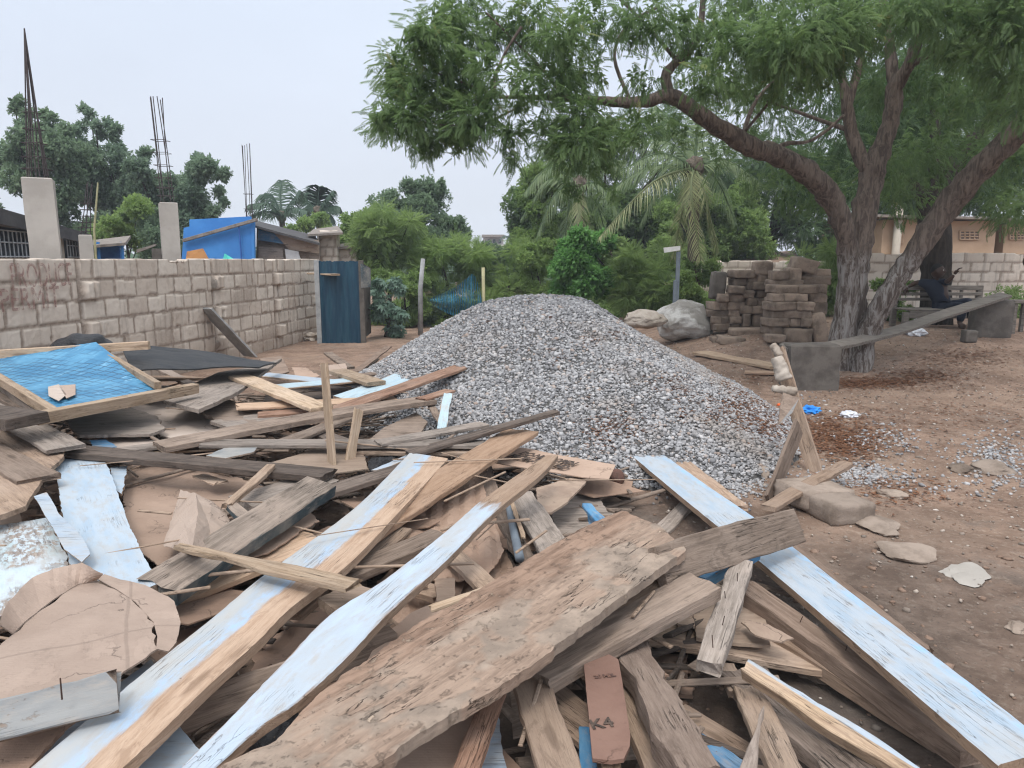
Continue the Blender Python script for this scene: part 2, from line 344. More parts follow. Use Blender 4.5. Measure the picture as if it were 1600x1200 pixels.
MAT['vent'] = simple('shaded_vent_block', (.17, .12, .09), (.12, .09, .07), 6, .9, 0)
MAT['postgrey'] = simple('grey_post', (.33, .33, .325), (.24, .24, .235), 6, .8, .002)
MAT['postyel'] = simple('pale_yellow_bamboo', (.40, .37, .21), (.30, .28, .16), 6, .8, .002)
MAT['signw'] = simple('white_sign_board', (.66, .64, .62), (.56, .54, .52), 6, .6, 0)
MAT['postblue'] = simple('blue_grey_metal_post', (.17, .20, .23), (.12, .14, .165), 6, .6, .001)
MAT['darkwood'] = simple('dark_dusty_bench_wood', (.19, .165, .14), (.105, .09, .077), 5, .9, .004, (1, 14, 14))
MAT['bpl'] = simple('blue_plastic_bag', (.03, .22, .68), (.05, .32, .8), 9, .35, .01)
MAT['wpl'] = simple('white_plastic_bag', (.70, .71, .74), (.58, .58, .62), 9, .4, .01)
MAT['redpl'] = simple('orange_plastic_cap', (.75, .14, .03), (.7, .12, .03), 9, .4, 0)
MAT['skin'] = simple('dark_brown_skin', (.055, .03, .02), (.045, .024, .016), 5, .55, 0)
MAT['navy'] = simple('navy_cloth', (.007, .010, .020), (.011, .015, .028), 12, .85, .004)
MAT['blacktr'] = simple('black_cloth', (.012, .012, .015), (.018, .018, .02), 12, .85, .004)
MAT['purple'] = simple('purple_cloth', (.13, .10, .17), (.10, .08, .14), 12, .85, .004)
MAT['hair'] = simple('black_hair', (.008, .007, .007), (.012, .01, .01), 40, .8, .004)
MAT['eye'] = simple('eye_white', (.5, .46, .42), None, 4, .4, 0)
MAT['shoe'] = simple('brown_sandal', (.06, .04, .03), None, 5, .8, 0)
MAT['wall_far'] = simple('pale_far_building', (.52, .47, .44), (.46, .42, .39), 1, .9, 0)
MAT['rustball'] = simple('rusty_round_can', (.12, .06, .045), (.06, .04, .03), 8, .7, .004)
def m_wall():                          # concrete blocks; 'tone' = block shade, 'mortar' = joint mask
    t = NT('concrete_block_wall'); ob = t.obj(False); tone = t.attr('tone'); mo = t.attr('mortar')
    n = t.noise(ob, 6, 7, .65); f = t.noise(ob, 40, 6, .7)
    b = t.mix(tone, (.53, .445, .37), (.68, .60, .515)); b = t.mix(t.math('MULTIPLY', t.step(n, .5, .75), .4), b, (.30, .235, .185))
    mt = t.mix(t.step(f, .35, .65), (.27, .212, .168), (.40, .325, .265))
    col = t.mix(mo, b, mt)
    dirt = t.n('ShaderNodeSeparateXYZ'); t.l(ob, dirt.inputs[0])
    st = t.noise(t.map(ob, (7, 7, .7)), 1.2, 5, .6)
    col = t.mix(t.math('MULTIPLY', t.step(st, .52, .72), .4), col, (.20, .155, .125))
    splash = t.math('MULTIPLY', t.math('SUBTRACT', 1.0, t.step(t.math('ADD', dirt.outputs[2], t.math('MULTIPLY', n, .5)), .25, .75)), .5)
    col = t.mix(splash, col, (.27, .19, .14))
    t.color(col).rough(.96).bump(t.math('ADD', n, t.math('MULTIPLY', f, .5)), .008); return t.m
MAT['wall'] = m_wall()
def m_fade(name, c, amt):              # worn paint on a wall: partly gone
    t = NT(name); ob = t.obj(False); t.color(c)
    tr = t.n('ShaderNodeBsdfTransparent'); mx = t.n('ShaderNodeMixShader')
    k = t.math('MULTIPLY', t.step(t.noise(t.map(ob, (1, 1, 1)), 9, 7, .7), .38, .62), amt)
    t.l(k, mx.inputs[0]); t.l(tr.outputs[0], mx.inputs[1]); t.l(t.p.outputs[0], mx.inputs[2]); t.l(mx.outputs[0], t.out.inputs[0]); return t.m
MAT['fadedred'] = m_fade('faded_red_paint', (.30, .15, .13), .55)
def m_bark(name, c1, c2, wash=None):
    t = NT(name); ob = t.obj(False)
    g = t.noise(t.map(ob, (9, 9, 1.6)), 2.2, 8, .7, .8)
    col = t.mix(t.step(g, .38, .62), c2, c1)
    h = g
    if wash is not None:
        z = t.n('ShaderNodeSeparateXYZ'); t.l(ob, z.inputs[0])
        k = t.math('ADD', z.outputs[2], t.math('MULTIPLY', t.noise(ob, 4, 5), .35))
        k = t.math('SUBTRACT', 1.0, t.step(k, wash - .12, wash + .1))
        k = t.math('MULTIPLY', k, t.step(g, .42, .62)); col = t.mix(t.math('MULTIPLY', k, .8), col, (.29, .275, .26))
    t.color(col).rough(.95).bump(h, .04); return t.m
MAT['bark'] = m_bark('brown_fissured_bark', (.19, .148, .12), (.08, .061, .05), 1.72)
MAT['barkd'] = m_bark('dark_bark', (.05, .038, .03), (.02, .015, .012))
MAT['barkp'] = m_bark('palm_bark', (.16, .13, .10), (.08, .065, .05))
L = {}
L['neem'] = leafmat('neem_leaves', (.078, .132, .048), (.17, .25, .088), .52, (.23, .24, .085))
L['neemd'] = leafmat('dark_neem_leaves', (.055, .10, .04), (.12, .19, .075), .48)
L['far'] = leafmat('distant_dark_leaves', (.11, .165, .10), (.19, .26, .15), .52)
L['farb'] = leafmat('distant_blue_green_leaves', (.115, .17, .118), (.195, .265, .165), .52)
L['mid'] = leafmat('mid_green_leaves', (.12, .19, .055), (.25, .34, .11), .52)
L['light'] = leafmat('light_green_leaves', (.13, .20, .06), (.26, .35, .12), .46)
L['bright'] = leafmat('bright_green_leaves', (.07, .175, .045), (.18, .36, .10), .42)
L['grass'] = leafmat('fresh_green_weeds', (.06, .15, .03), (.15, .30, .06), .35)
L['palm'] = leafmat('palm_fronds', (.12, .175, .09), (.24, .30, .15), .45)
L['palmy'] = leafmat('yellowing_palm_frond', (.16, .185, .085), (.33, .34, .17), .3)
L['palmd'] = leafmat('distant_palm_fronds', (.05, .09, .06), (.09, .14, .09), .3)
L['castor'] = leafmat('pale_broad_leaves', (.07, .13, .09), (.20, .29, .22), .25)
MAT['clod'] = simple('dirt_clod', (.20, .13, .092), (.29, .20, .15), 9, .97, .008, var=.5)
L['litter'] = leafmat('dry_red_leaf_litter', (.10, .045, .026), (.26, .12, .06), .1)
def m_gravel(name, ramp):
    t = NT(name); tone = t.attr('tone'); r = t.n('ShaderNodeValToRGB'); t.l(tone, r.inputs[0]); e = r.color_ramp.elements
    e[0].position, e[0].color = ramp[0][0], (*ramp[0][1], 1); e[1].position, e[1].color = ramp[-1][0], (*ramp[-1][1], 1)
    for p, c in ramp[1:-1]: x = e.new(p); x.color = (*c, 1)
    ob = t.obj(False); n = t.noise(ob, 60, 4)
    c_ = t.mix(t.math('MULTIPLY', n, .4), r.outputs[0], (.20, .19, .18)); d_ = t.step(t.noise(ob, .9, 5, .65), .52, .70)
    t.color(t.mix(t.math('MULTIPLY', d_, .45), c_, (.27, .215, .17))).rough(.85); return t.m
MAT['gravel'] = m_gravel('crushed_granite', [(0, (.14, .137, .142)), (.3, (.24, .236, .24)), (.58, (.35, .342, .342)), (.82, (.49, .48, .478)), (.89, (.33, .245, .195)), (1, (.64, .63, .62))])
MAT['gravelbase'] = simple('gravel_fines', (.12, .115, .11), (.07, .066, .063), 30, .95, .01)
MAT['pebble'] = m_gravel('scattered_pebbles', [(0, (.10, .078, .06)), (.5, (.26, .20, .155)), (.8, (.46, .38, .31)), (1, (.66, .61, .55))])
def m_ground():
    t = NT('bare_dirt'); tc = t.n('ShaderNodeTexCoord'); ob = tc.outputs['Object']
    big = t.noise(ob, .55, 5, .6); mid = t.noise(ob, 2.6, 7, .68, .4); fine = t.noise(ob, 26, 8, .75)
    col = t.mix(t.step(mid, .36, .66), (.15, .096, .068), (.28, .187, .135))
    col = t.mix(t.math('MULTIPLY', t.step(big, .46, .66), .6), col, (.31, .215, .155))
    col = t.mix(t.math('MULTIPLY', t.step(t.noise(ob, 1.3, 6, .7), .54, .66), .55), col, (.135, .112, .095))
    col = t.mix(t.math('MULTIPLY', t.step(fine, .50, .68), .65), col, (.37, .29, .225))
    col = t.mix(t.math('MULTIPLY', t.step(t.noise(ob, 55, 5, .75), .58, .66), .75), col, (.06, .042, .032))
    damp_gap_shade = t.attr('damp_gap_shade'); col = t.mix(t.math('MULTIPLY', damp_gap_shade, .85), col, t.mix(t.step(mid, .35, .65), (.045, .037, .031), (.115, .096, .082)))  # damp grey soil, painted darker to stand for shade in the heap's gaps
    t.color(col).rough(.96)
    h = t.math('ADD', t.math('MULTIPLY', mid, 1.0), t.math('MULTIPLY', fine, .35)); t.bump(h, .035); return t.m
MAT['ground'] = m_ground()
def m_mesh():                          # blue net: fine wire squares over blue plastic
    t = NT('blue_plastic_behind_wire_mesh'); ob = t.obj(False)
    br = t.n('ShaderNodeTexBrick', offset=0.0); t.l(t.map(ob, (1, 1, 1)), br.inputs['Vector']); br.inputs['Scale'].default_value = 1.0
    br.inputs['Mortar Size'].default_value = .006; br.inputs['Mortar Smooth'].default_value = .3; br.inputs['Brick Width'].default_value = .075; br.inputs['Row Height'].default_value = .075
    n = t.noise(ob, 3, 6, .6); col = t.mix(t.step(n, .36, .64), (.035, .165, .30), (.09, .27, .42))
    wr = t.noise(t.map(ob, (3, 8, 1)), 2, 6, .7); col = t.mix(t.math('MULTIPLY', t.step(wr, .56, .72), .6), col, (.30, .55, .70))
    fade = t.step(t.noise(ob, 2.2, 3), .34, .5)
    col = t.mix(t.math('MULTIPLY', t.math('MULTIPLY', br.outputs['Fac'], fade), .9), col, (.015, .06, .11))
    t.color(col).rough(.4); t.bump(t.noise(ob, 2.2, 3), .02); return t.m
MAT['bluemesh'] = m_mesh()
def m_net():
    t = NT('torn_blue_netting'); ob = t.obj(False); t.color((.03, .16, .25))
    w = t.n('ShaderNodeTexWave'); w.inputs['Scale'].default_value = 9; w.inputs['Distortion'].default_value = 3; t.l(ob, w.inputs['Vector'])
    tr = t.n('ShaderNodeBsdfTransparent'); mx = t.n('ShaderNodeMixShader'); t.l(t.step(t.math('MULTIPLY', w.outputs['Fac'], t.noise(ob, 5, 5)), .16, .42), mx.inputs[0])
    t.l(tr.outputs[0], mx.inputs[1]); t.l(t.p.outputs[0], mx.inputs[2]); t.l(mx.outputs[0], t.out.inputs[0]); return t.m
MAT['net'] = m_net()
# ------------------------------------------------------------------ generators for planks, boards, sheets
def V3(a): return a if isinstance(a, Vector) else P(*a)
PLANKS = []
def frame(a, b, roll):
    ex = (b - a).normalized(); up = Vector((0, 0, 1)); n = (up - ex * up.dot(ex)).normalized(); ey = n.cross(ex)
    m = (a + b) / 2; s = 1 if (CAM - m).dot(ey) > 0 else -1
    r = R(roll); n2 = n * math.cos(r) + ey * (s * math.sin(r)); ey2 = n2.cross(ex)
    return ex, ey2, n2
def plank(A, B, wpx, t, mat, label, cat='plank', name='wood_plank', roll=0, taper=(1, 1), jag=(.02, .02), bow=0.0, rag=.0045, nails=(), w=None, group=None, warp=0.0, ey_flip=False):
    a, b = V3(A), V3(B); ex, ey, n = frame(a, b, roll); Ln = (b - a).length; mid = (a + b) / 2
    if w is None:
        e = .01; pa = (proj(b) - proj(a)).normalized(); d = proj(mid + ey * e) - proj(mid - ey * e)
        perp = abs(d.x * -pa.y + d.y * pa.x) / (2 * e); w = wpx / max(perp, 20)
    k = int(min(48, max(8, Ln / .045))); c = min(.004, t * .2, w * .12); V = []; UVv = []
    sd = random.random() * 90
    for i in range(k + 1):
        f = i / k; x = (f - .5) * Ln; ww = w * (taper[0] + (taper[1] - taper[0]) * f) / 2
        wl = rag * 2.2 * nz(x * 5 + sd, 1.3) + rag * nz(x * 24 + sd, 4.1); wr = rag * 2.2 * nz(x * 5 + sd, 7.7) + rag * nz(x * 24 + sd, 9.1)
        zb = bow * (1 - (2 * f - 1) ** 2) + warp * nz(x * 2.2 + sd, 5.5)
        ring = [(-ww + wl, -c), (-ww + c + wl, 0), (-ww * .33, 0), (ww * .33, 0), (ww - c + wr, 0), (ww + wr, -c), (ww + wr, -t + c), (ww - c + wr, -t), (-ww + c + wl, -t), (-ww + wl, -t + c)]
        for j, (y, z) in enumerate(ring):
            xx = x
            if i == 0: xx -= jag[0] * (1.0 * nz(j * 1.7 + sd, 3) + .6 * (j % 2))
            if i == k: xx += jag[1] * (1.0 * nz(j * 1.7 + sd, 8) + .6 * (j % 2))
            V.append((xx, y + rag * .5 * nz(x * 9, j, sd), z + zb + rag * .5 * nz(x * 7 + j * .3, sd, j * .9))); UVv.append((x, y / max(w, 1e-4) + .5))
    Fc = [tuple(range(9, -1, -1)), tuple(range(k * 10, k * 10 + 10))]
    for i in range(k):
        for j in range(10): jj = (j + 1) % 10; Fc.append((i * 10 + jj, i * 10 + j, i * 10 + 10 + j, i * 10 + 10 + jj))
    Fc = [tuple(reversed(f)) for f in Fc]
    me = mesh(name, V, Fc); uv = me.uv_layers.new(name='UVMap')
    for lp in me.loops: uv.data[lp.index].uv = UVv[lp.vertex_index]
    mw = Matrix((ex, ey, n)).transposed().to_4x4(); mw.translation = mid
    o = link(name, me, W[mat] if isinstance(mat, str) else mat, None, mw); tag(o, label, cat, group)
    for (f, g, h) in nails:            # nails standing out of the upper face
        p = Vector(((f - .5) * Ln, g * w / 2, 0)); mb = MB()
        tip = p + Vector((random.uniform(-.3, .3) * h, random.uniform(-.3, .3) * h, h))
        mb.tube([p - Vector((0, 0, .01)), tip, tip + (tip - p).normalized() * .001], [.0018, .0016, .0012], 6)
        link('nail', mesh('nail', mb.V, mb.F), MAT['nail'], o, mw)
    PLANKS.append(o); return o
def slab(pts, z, t, mat, label, cat='board', name='flat_board', grain=None, dens=.05, rag=.006, bend=0.0, bs=1.6, func=None, group=None, tag_it=True, corr=None, folds=None, plates=False):
    """pts: outline in photo pixels (px,py[,z]); the sheet passes through those heights"""
    w3 = [P(p[0], p[1], p[2] if len(p) > 2 else z) for p in pts]; n = len(w3)
    c = sum(w3, Vector()) / n; sd = random.random() * 90
    gx = Vector((1, 0)) if grain is None else (P(*grain[1], z) - P(*grain[0], z)).to_2d().normalized()
    gy = Vector((-gx.y, gx.x))
    def loc(p): q = (p - c).to_2d(); return Vector((q.dot(gx), q.dot(gy)))
    out = []; zs = []
    for i in range(n):
        p, q = w3[i], w3[(i + 1) % n]; a, b = loc(p), loc(q); k = max(1, int((b - a).length / (dens * .5)))
        nn = Vector((-(b - a).y, (b - a).x)).normalized()
        for j in range(k):
            f = j / k; x = a.lerp(b, f); r = rag * (1.3 * nz(x.x * 9 + sd, x.y * 9) + 1.1 * nz(x.x * 34 + sd, x.y * 34) - (2.2 * max(0, abs(nz(x.x * 15, x.y * 15 + sd)) - .22) * 4 if name == 'cardboard_sheet' else 0)) if j else 0
            out.append(x + nn * r); zs.append(p.z + (q.z - p.z) * f)
    # plane through the outline (least squares)
    A = np.array([[o.x, o.y, 1] for o in out]); kf, *_ = np.linalg.lstsq(A, np.array(zs), rcond=None)
    mnx, mxx = min(o.x for o in out), max(o.x for o in out); mny, mxy = min(o.y for o in out), max(o.y for o in out)
    inner = []; m = len(out)
    def inside(x, y):
        r = False; j = m - 1
        for i in range(m):
            if (out[i].y > y) != (out[j].y > y) and x < (out[j].x - out[i].x) * (y - out[i].y) / (out[j].y - out[i].y) + out[i].x: r = not r
            j = i
        return r
    x = mnx + dens / 2
    while x < mxx:
        y = mny + dens / 2
        while y < mxy:
            xx, yy = x + dens * .2 * math.sin(y * 91), y + dens * .2 * math.sin(x * 77)
            if inside(xx, yy) and min((out[i] - Vector((xx, yy))).length_squared for i in range(m)) > (dens * .35) ** 2: inner.append(Vector((xx, yy)))
            y += dens
        x += dens
    vs, es, fs, *_ = geometry.delaunay_2d_cdt(out + inner, [], [list(range(m))], 1, 1e-5)
    wdt = max(mxy - mny, 1e-3); top = []; PLT = []
    if folds is None:
        folds = [(random.uniform(-3, 3), random.uniform(-.05, .22), random.uniform(-.3, .22)) for _ in range(3)] if bend and name in ('cardboard_sheet', 'kraft_paper') else []
    for v in vs:
        zz = kf[0] * v.x + kf[1] * v.y + kf[2] - c.z
        if bend: zz += bend * (nz(v.x * bs + sd, v.y * bs, 1) + .4 * nz(v.x * bs * 3 + sd, v.y * bs * 3, 2))
        if func: zz += func((v.x - mnx) / max(mxx - mnx, 1e-3), (v.y - mny) / wdt)
        for (fa, fo, fs_) in folds:
            q_ = ((v.x - mnx) / max(mxx - mnx, 1e-3) - .5) * math.cos(fa) + ((v.y - mny) / wdt - .5) * math.sin(fa) - fo
            if q_ > 0: zz += fs_ * q_
        if plates:
            pn = nz(v.x * 3.2 + sd, v.y * 7, 4) + .45 * nz(v.x * 9, v.y * 18 + sd, 6) + .25 * nz(v.x * 22, v.y * 40, sd); pv = ss(-.03, .03, pn); PLT.append(pv); zz += .0045 * pv + .002 * nz(v.x * 14, v.y * 50, 2)
        if corr: zz += corr[0] * math.sin(v.y * 2 * math.pi / corr[1])
        top.append(Vector((v.x, v.y, zz)))
    nv = len(top); V = top + [Vector((v.x, v.y, v.z - t)) for v in top]
    Fc = []; cnt = {}
    for f in fs:
        f = list(f)
        if len(f) >= 3:
            ar = sum(vs[f[i]].x * vs[f[(i + 1) % len(f)]].y - vs[f[(i + 1) % len(f)]].x * vs[f[i]].y for i in range(len(f)))
            if ar < 0: f.reverse()
            Fc.append(tuple(f)); Fc.append(tuple(i + nv for i in reversed(f)))
            for i in range(len(f)): cnt[(f[i], f[(i + 1) % len(f)])] = 1
    for (i, j) in list(cnt):
        if (j, i) not in cnt: Fc.append((j, i, i + nv, j + nv))
    me = mesh(name, V, Fc); uv = me.uv_layers.new(name='UVMap')
    for lp in me.loops: q = V[lp.vertex_index]; uv.data[lp.index].uv = (q.x, (q.y - mny) / wdt)
    if plates: at = me.attributes.new('plate', 'FLOAT', 'POINT'); at.data.foreach_set('value', np.array(PLT + PLT, dtype=np.float32))
    mw = Matrix(((gx.x, gy.x, 0, c.x), (gx.y, gy.y, 0, c.y), (0, 0, 1, c.z), (0, 0, 0, 1)))
    o = link(name, me, W[mat] if isinstance(mat, str) else mat, None, mw)
    if tag_it: tag(o, label, cat, group)
    return o
def facets(polys, t, mat, label, cat, name, crumple=.004):
    """a folded sheet: flat polygons of (px, py, height) that meet along their folds"""
    bm = bmesh.new(); w3 = [[P(*p) for p in q] for q in polys]; c = sum((v for q in w3 for v in q), Vector()) / sum(len(q) for q in w3)
    for q in w3:
        vs = [bm.verts.new(v - c) for v in q]; m = bm.verts.new(sum((v - c for v in q), Vector()) / len(q))
        for i in range(len(vs)): bm.faces.new((vs[i], vs[(i + 1) % len(vs)], m))
    bmesh.ops.remove_doubles(bm, verts=bm.verts, dist=.002); bmesh.ops.recalc_face_normals(bm, faces=bm.faces)
    for _ in range(4): bmesh.ops.subdivide_edges(bm, edges=bm.edges[:], cuts=1, use_grid_fill=True)
    for v in bm.verts: v.co += Vector((nz(v.co.x, v.co.y, 1, 23) * .5, nz(v.co.x, v.co.y, 5, 23) * .5, nz(v.co.x, v.co.y, 9, 9))) * crumple * 2.4
    bmesh.ops.solidify(bm, geom=bm.faces[:], thickness=t); me = bpy.data.meshes.new(name); bm.to_mesh(me); bm.free()
    return tag(link(name, me, W[mat], None, Matrix.Translation(c)), label, cat)
def ribbon(pairs, t, mat, label, cat='plank', name='wood_plank', n=8):
    """a plank whose two long edges wander: pairs of (lx,ly,rx,ry,z) in photo pixels"""
    pr = smooth_path(pairs, n); ls = [P(p[0], p[1], p[4]) for p in pr]; rs = [P(p[2], p[3], p[4]) for p in pr]
    c = sum(ls + rs, Vector()) / (2 * len(ls)); V = []; UVv = []
    ex = (ls[-1] + rs[-1] - ls[0] - rs[0]).normalized(); up = Vector((0, 0, 1)); nn = (up - ex * up.dot(ex)).normalized(); ey = nn.cross(ex)
    M3 = Matrix((ex, ey, nn)); Mi = M3
    for i, (l, r) in enumerate(zip(ls, rs)):
        jl = .0025 * nz(i * .9, 2); jr = .0025 * nz(i * .9, 12)
        for j, f in enumerate((0, .04, .35, .65, .96, 1, 1, .96, .04, 0)):
            p = l.lerp(r, f) - c; q = Mi @ p; dz = -.003 if j in (0, 5) else 0
            if j > 5: dz = -t
            V.append(Vector((q.x, q.y + (jl if f < .5 else jr), q.z + dz))); UVv.append((q.x, f))
    k = len(ls) - 1; Fc = [tuple(range(9, -1, -1)), tuple(range(k * 10, k * 10 + 10))]
    for i in range(k):
        for j in range(10): jj = (j + 1) % 10; Fc.append((i * 10 + jj, i * 10 + j, i * 10 + 10 + j, i * 10 + 10 + jj))
    me = mesh(name, V, Fc); bm = bmesh.new(); bm.from_mesh(me); bmesh.ops.recalc_face_normals(bm, faces=bm.faces); bm.to_mesh(me); bm.free()
    uv = me.uv_layers.new(name='UVMap')
    for lp in me.loops: uv.data[lp.index].uv = UVv[lp.vertex_index]
    mw = M3.transposed().to_4x4(); mw.translation = c
    o = link(name, me, W[mat], None, mw); tag(o, label, cat); PLANKS.append(o); return o
def text_mesh(name, body, size, mat, parent, mw, thick=.0006, spacing=1.0, sx=1.0, sy=1.0, bold=0.0):
    cu = bpy.data.curves.new(name, 'FONT'); cu.body = body; cu.size = size; cu.align_x = 'CENTER'; cu.align_y = 'CENTER'; cu.extrude = thick; cu.space_character = spacing; cu.space_line = .95; cu.offset = bold
    tmp = bpy.data.objects.new(name, cu); COL.objects.link(tmp); bpy.context.view_layer.update()
    me = bpy.data.meshes.new_from_object(tmp.evaluated_get(bpy.context.evaluated_depsgraph_get())); COL.objects.unlink(tmp); bpy.data.objects.remove(tmp)
    for v in me.vertices: v.co.x *= sx; v.co.y *= sy
    me.materials.clear(); return link(name, me, mat, parent, mw)
# ------------------------------------------------------------------ the heap of broken boards (photo pixels, height above ground)
pl = plank
# --- foreground right
ribbon([(958, 687, 1002, 685, .16), (1060, 772, 1108, 760, .19), (1140, 837, 1195, 820, .22), (1262, 940, 1330, 925, .26), (1408, 1065, 1482, 1040, .30), (1560, 1195, 1650, 1170, .34)], .035, 'whiteb', 'long white painted plank with worn blue edge, slanting down to the right edge', n=10)
pl((1022, 690, .13), (1150, 790, .16), 21, .03, 'tan', 'bare tan board lying tight along the far half of the white painted plank')
pl((1222, 838, .19), (1445, 1012, .24), 11, .03, 'brown', 'thin brown strip showing along the right side of the white painted plank')
pl((1035, 884, .47), (1250, 820, .38), 62, .042, 'brown', 'dark beam on edge crossing over the white painted plank', 'beam', 'wooden_beam', roll=62, jag=(.01, .004))
slab([(972, 797), (1030, 822), (1072, 860), (1010, 905), (950, 950), (880, 1003), (810, 1053), (700, 1122), (600, 1188), (540, 1226), (300, 1226), (352, 1195), (432, 1160), (500, 1085), (600, 1010), (668, 968), (742, 925), (800, 890), (868, 850), (925, 818)],
     .5, .034, 'rotten', 'very wide flaking rotten board with eroded surface, largest board in the foreground', 'wide board', 'rotten_board', grain=((1023, 828), (450, 1200)), dens=.017, rag=.0045, bend=.004, bs=3, plates=True)
pl((1098, 906, .42), (835, 1045, .34), 46, .055, 'brown', 'bare square brown beam running out from under the wide flaking board', 'beam', 'wooden_beam')
pl((1060, 884, .40), (900, 984, .36), 30, .02, 'tan', 'narrow tan board squeezed between the flaking board and the square brown beam')
pl((1166, 853, .33), (1085, 897, .31), 30, .05, 'bluew', 'short bright blue moulding under the dark beam on edge', 'moulding', 'blue_moulding')
pl((1159, 876, .36), (1108, 1032, .33), 36, .045, 'grey', 'short square stick studded with nails beside the blue moulding', 'stick', 'square_stick', nails=((.25, .2, .03), (.45, -.3, .025), (.7, .1, .035), (.9, .0, .04)))
pl((1165, 912, .24), (1520, 1165, .12), 28, .07, 'brown', 'upper of two long beams under the white painted plank at right', 'beam', 'wooden_beam', nails=((.3, 0, .03), (.5, .4, .03)))
pl((1150, 945, .17), (1470, 1140, .08), 24, .06, 'tan', 'lower of two long beams under the white painted plank at right', 'beam', 'wooden_beam', nails=((.8, .2, .03),))
slab([(1080, 918), (1108, 905), (1192, 945), (1204, 1008), (1130, 1003), (1088, 996)], .17, .014, 'board', 'smooth dusty plywood piece behind the nail studded stick', 'plywood piece', 'plywood_board', rag=.003)
pl((978, 975, .17), (1320, 1036, .10), 34, .03, 'tan', 'flat light board running under the plywood piece and the nail studded stick')
slab([(1158, 972), (1168, 968), (1200, 975), (1240, 997), (1222, 1003), (1180, 992)], .22, .006, 'chip', 'torn pale chip lying beside the two long beams', 'wood chip', 'wood_chip')
slab([(1040, 935), (1078, 920), (1086, 978), (1060, 975)], .18, .012, 'chip', 'splintered pale scrap under the square brown beam', 'wood chip', 'wood_chip')
pl((968, 978, .26), (1086, 1196, .42), 50, .075, 'old', 'thick deeply fissured old timber with broken end at bottom', 'timber', 'old_timber', rag=.012, jag=(.02, .02))
pl((930, 1000, .20), (1040, 1215, .26), 36, .04, 'tan', 'plain light plank left of the thick fissured timber')
o = slab([(910, 1013), (940, 1016), (966, 1030), (977, 1095), (985, 1150), (984, 1166), (975, 1185), (955, 1188), (926, 1185), (918, 1100)], .34, .012, 'redb', 'red brown hardboard with rounded corner stamped K4', 'hardboard piece', 'hardboard_piece', rag=.001, grain=((938, 1018), (955, 1185)))
def text_on(parent, body, p0, p1, z, size, mat, name='stamped_lettering', sx=1.0, lift=.003, sy=1.0, bold=.0012):
    a, b = P(*p0, z + lift), P(*p1, z + lift); x = (b - a).normalized(); n = Vector((0, 0, 1)); y = n.cross(x)
    mw = Matrix((x, y, n)).transposed().to_4x4(); mw.translation = (a + b) / 2
    return text_mesh(name, body, size, mat, parent, mw, sx=sx, sy=sy, bold=bold)
text_on(o, 'K4', (922, 1133), (958, 1128), .34, .058, MAT['ink'])
text_on(o, '20 MEL', (925, 1058), (965, 1054), .34, .022, MAT['fadedink'])
pl((955, 1180, .30), (958, 1230, .32), 30, .03, 'fresh', 'pale board end showing below the stamped K4 hardboard')
slab([(1005, 1022), (1075, 1020), (1068, 1040), (1080, 1044), (1072, 1062), (1084, 1068), (1083, 1087), (1010, 1086), (990, 1050)], .07, .012, 'corr', 'short piece of corrugated sheet with jagged end beside the fissured timber', 'corrugated sheet', 'corrugated_sheet', grain=((1000, 1052), (1084, 1056)), dens=.018, corr=(.007, .055))
pl((826, 1052, .30), (884, 1218, .36), 60, .03, 'board', 'broad brown board pointing at the viewer below the flaking board')
pl((848, 1080, .20), (945, 1150, .24), 56, .025, 'tan', 'light board wedged between broad brown board and K4 hardboard')
slab([(757, 1130), (774, 1110), (798, 1226), (750, 1226)], .22, .012, 'white', 'white and blue painted triangular board end at the bottom edge', 'board piece', 'painted_board')
slab([(690, 1130), (775, 1085), (735, 1226), (520, 1226), (610, 1185)], .30, .010, 'cardp', 'peach coloured panel under the lower side of the flaking board', 'panel', 'flat_board')
pl((776, 1078, .33), (718, 1226, .38), 36, .022, 'red', 'reddish board on the right side of the peach panel')
pl((914, 1138, .24), (920, 1226, .28), 24, .012, 'bluew', 'bright blue painted slat left of the K4 hardboard', 'slat', 'painted_strip')
pl((1060, 1108, .10), (1230, 1215, .12), 30, .03, 'tan', 'light plank crossing behind the foot of the fissured timber')
pl((1086, 1150, .13), (1185, 1216, .14), 24, .03, 'bluew', 'dark blue painted edge board near the foot of the fissured timber', 'slat', 'painted_strip')
pl((1193, 1106, .36), (1164, 1212, .42), 26, .014, 'grey', 'upright pointed splinter of grey wood at the bottom edge', 'splinter', 'wood_splinter', taper=(.12, 1.0))
pl((1162, 1048, .14), (1350, 1210, .22), 62, .05, 'old', 'knotty old timber at bottom right on the bare ground', 'timber', 'old_timber', rag=.014, jag=(.05, .01))
pl((1168, 1040, .30), (1436, 1212, .26), 26, .05, 'edgew', 'long broken edge strip with white paint and orange torn wood', 'edge strip', 'broken_strip', roll=22, rag=.006)
pl((1168, 1075, .20), (1236, 1216, .30), 44, .03, 'tan', 'short light board in front of the knotty old timber')
pl((1132, 1036, .12), (1152, 1078, .14), 18, .03, 'tan', 'small stub with bright broken end behind the knotty timber', 'stub', 'wood_stub', rag=.01)
pl((1031, 830, .06), (1074, 786, .07), 20, .03, 'grey', 'short grey stick lying on dark soil above the flaking board', 'stick', 'square_stick')
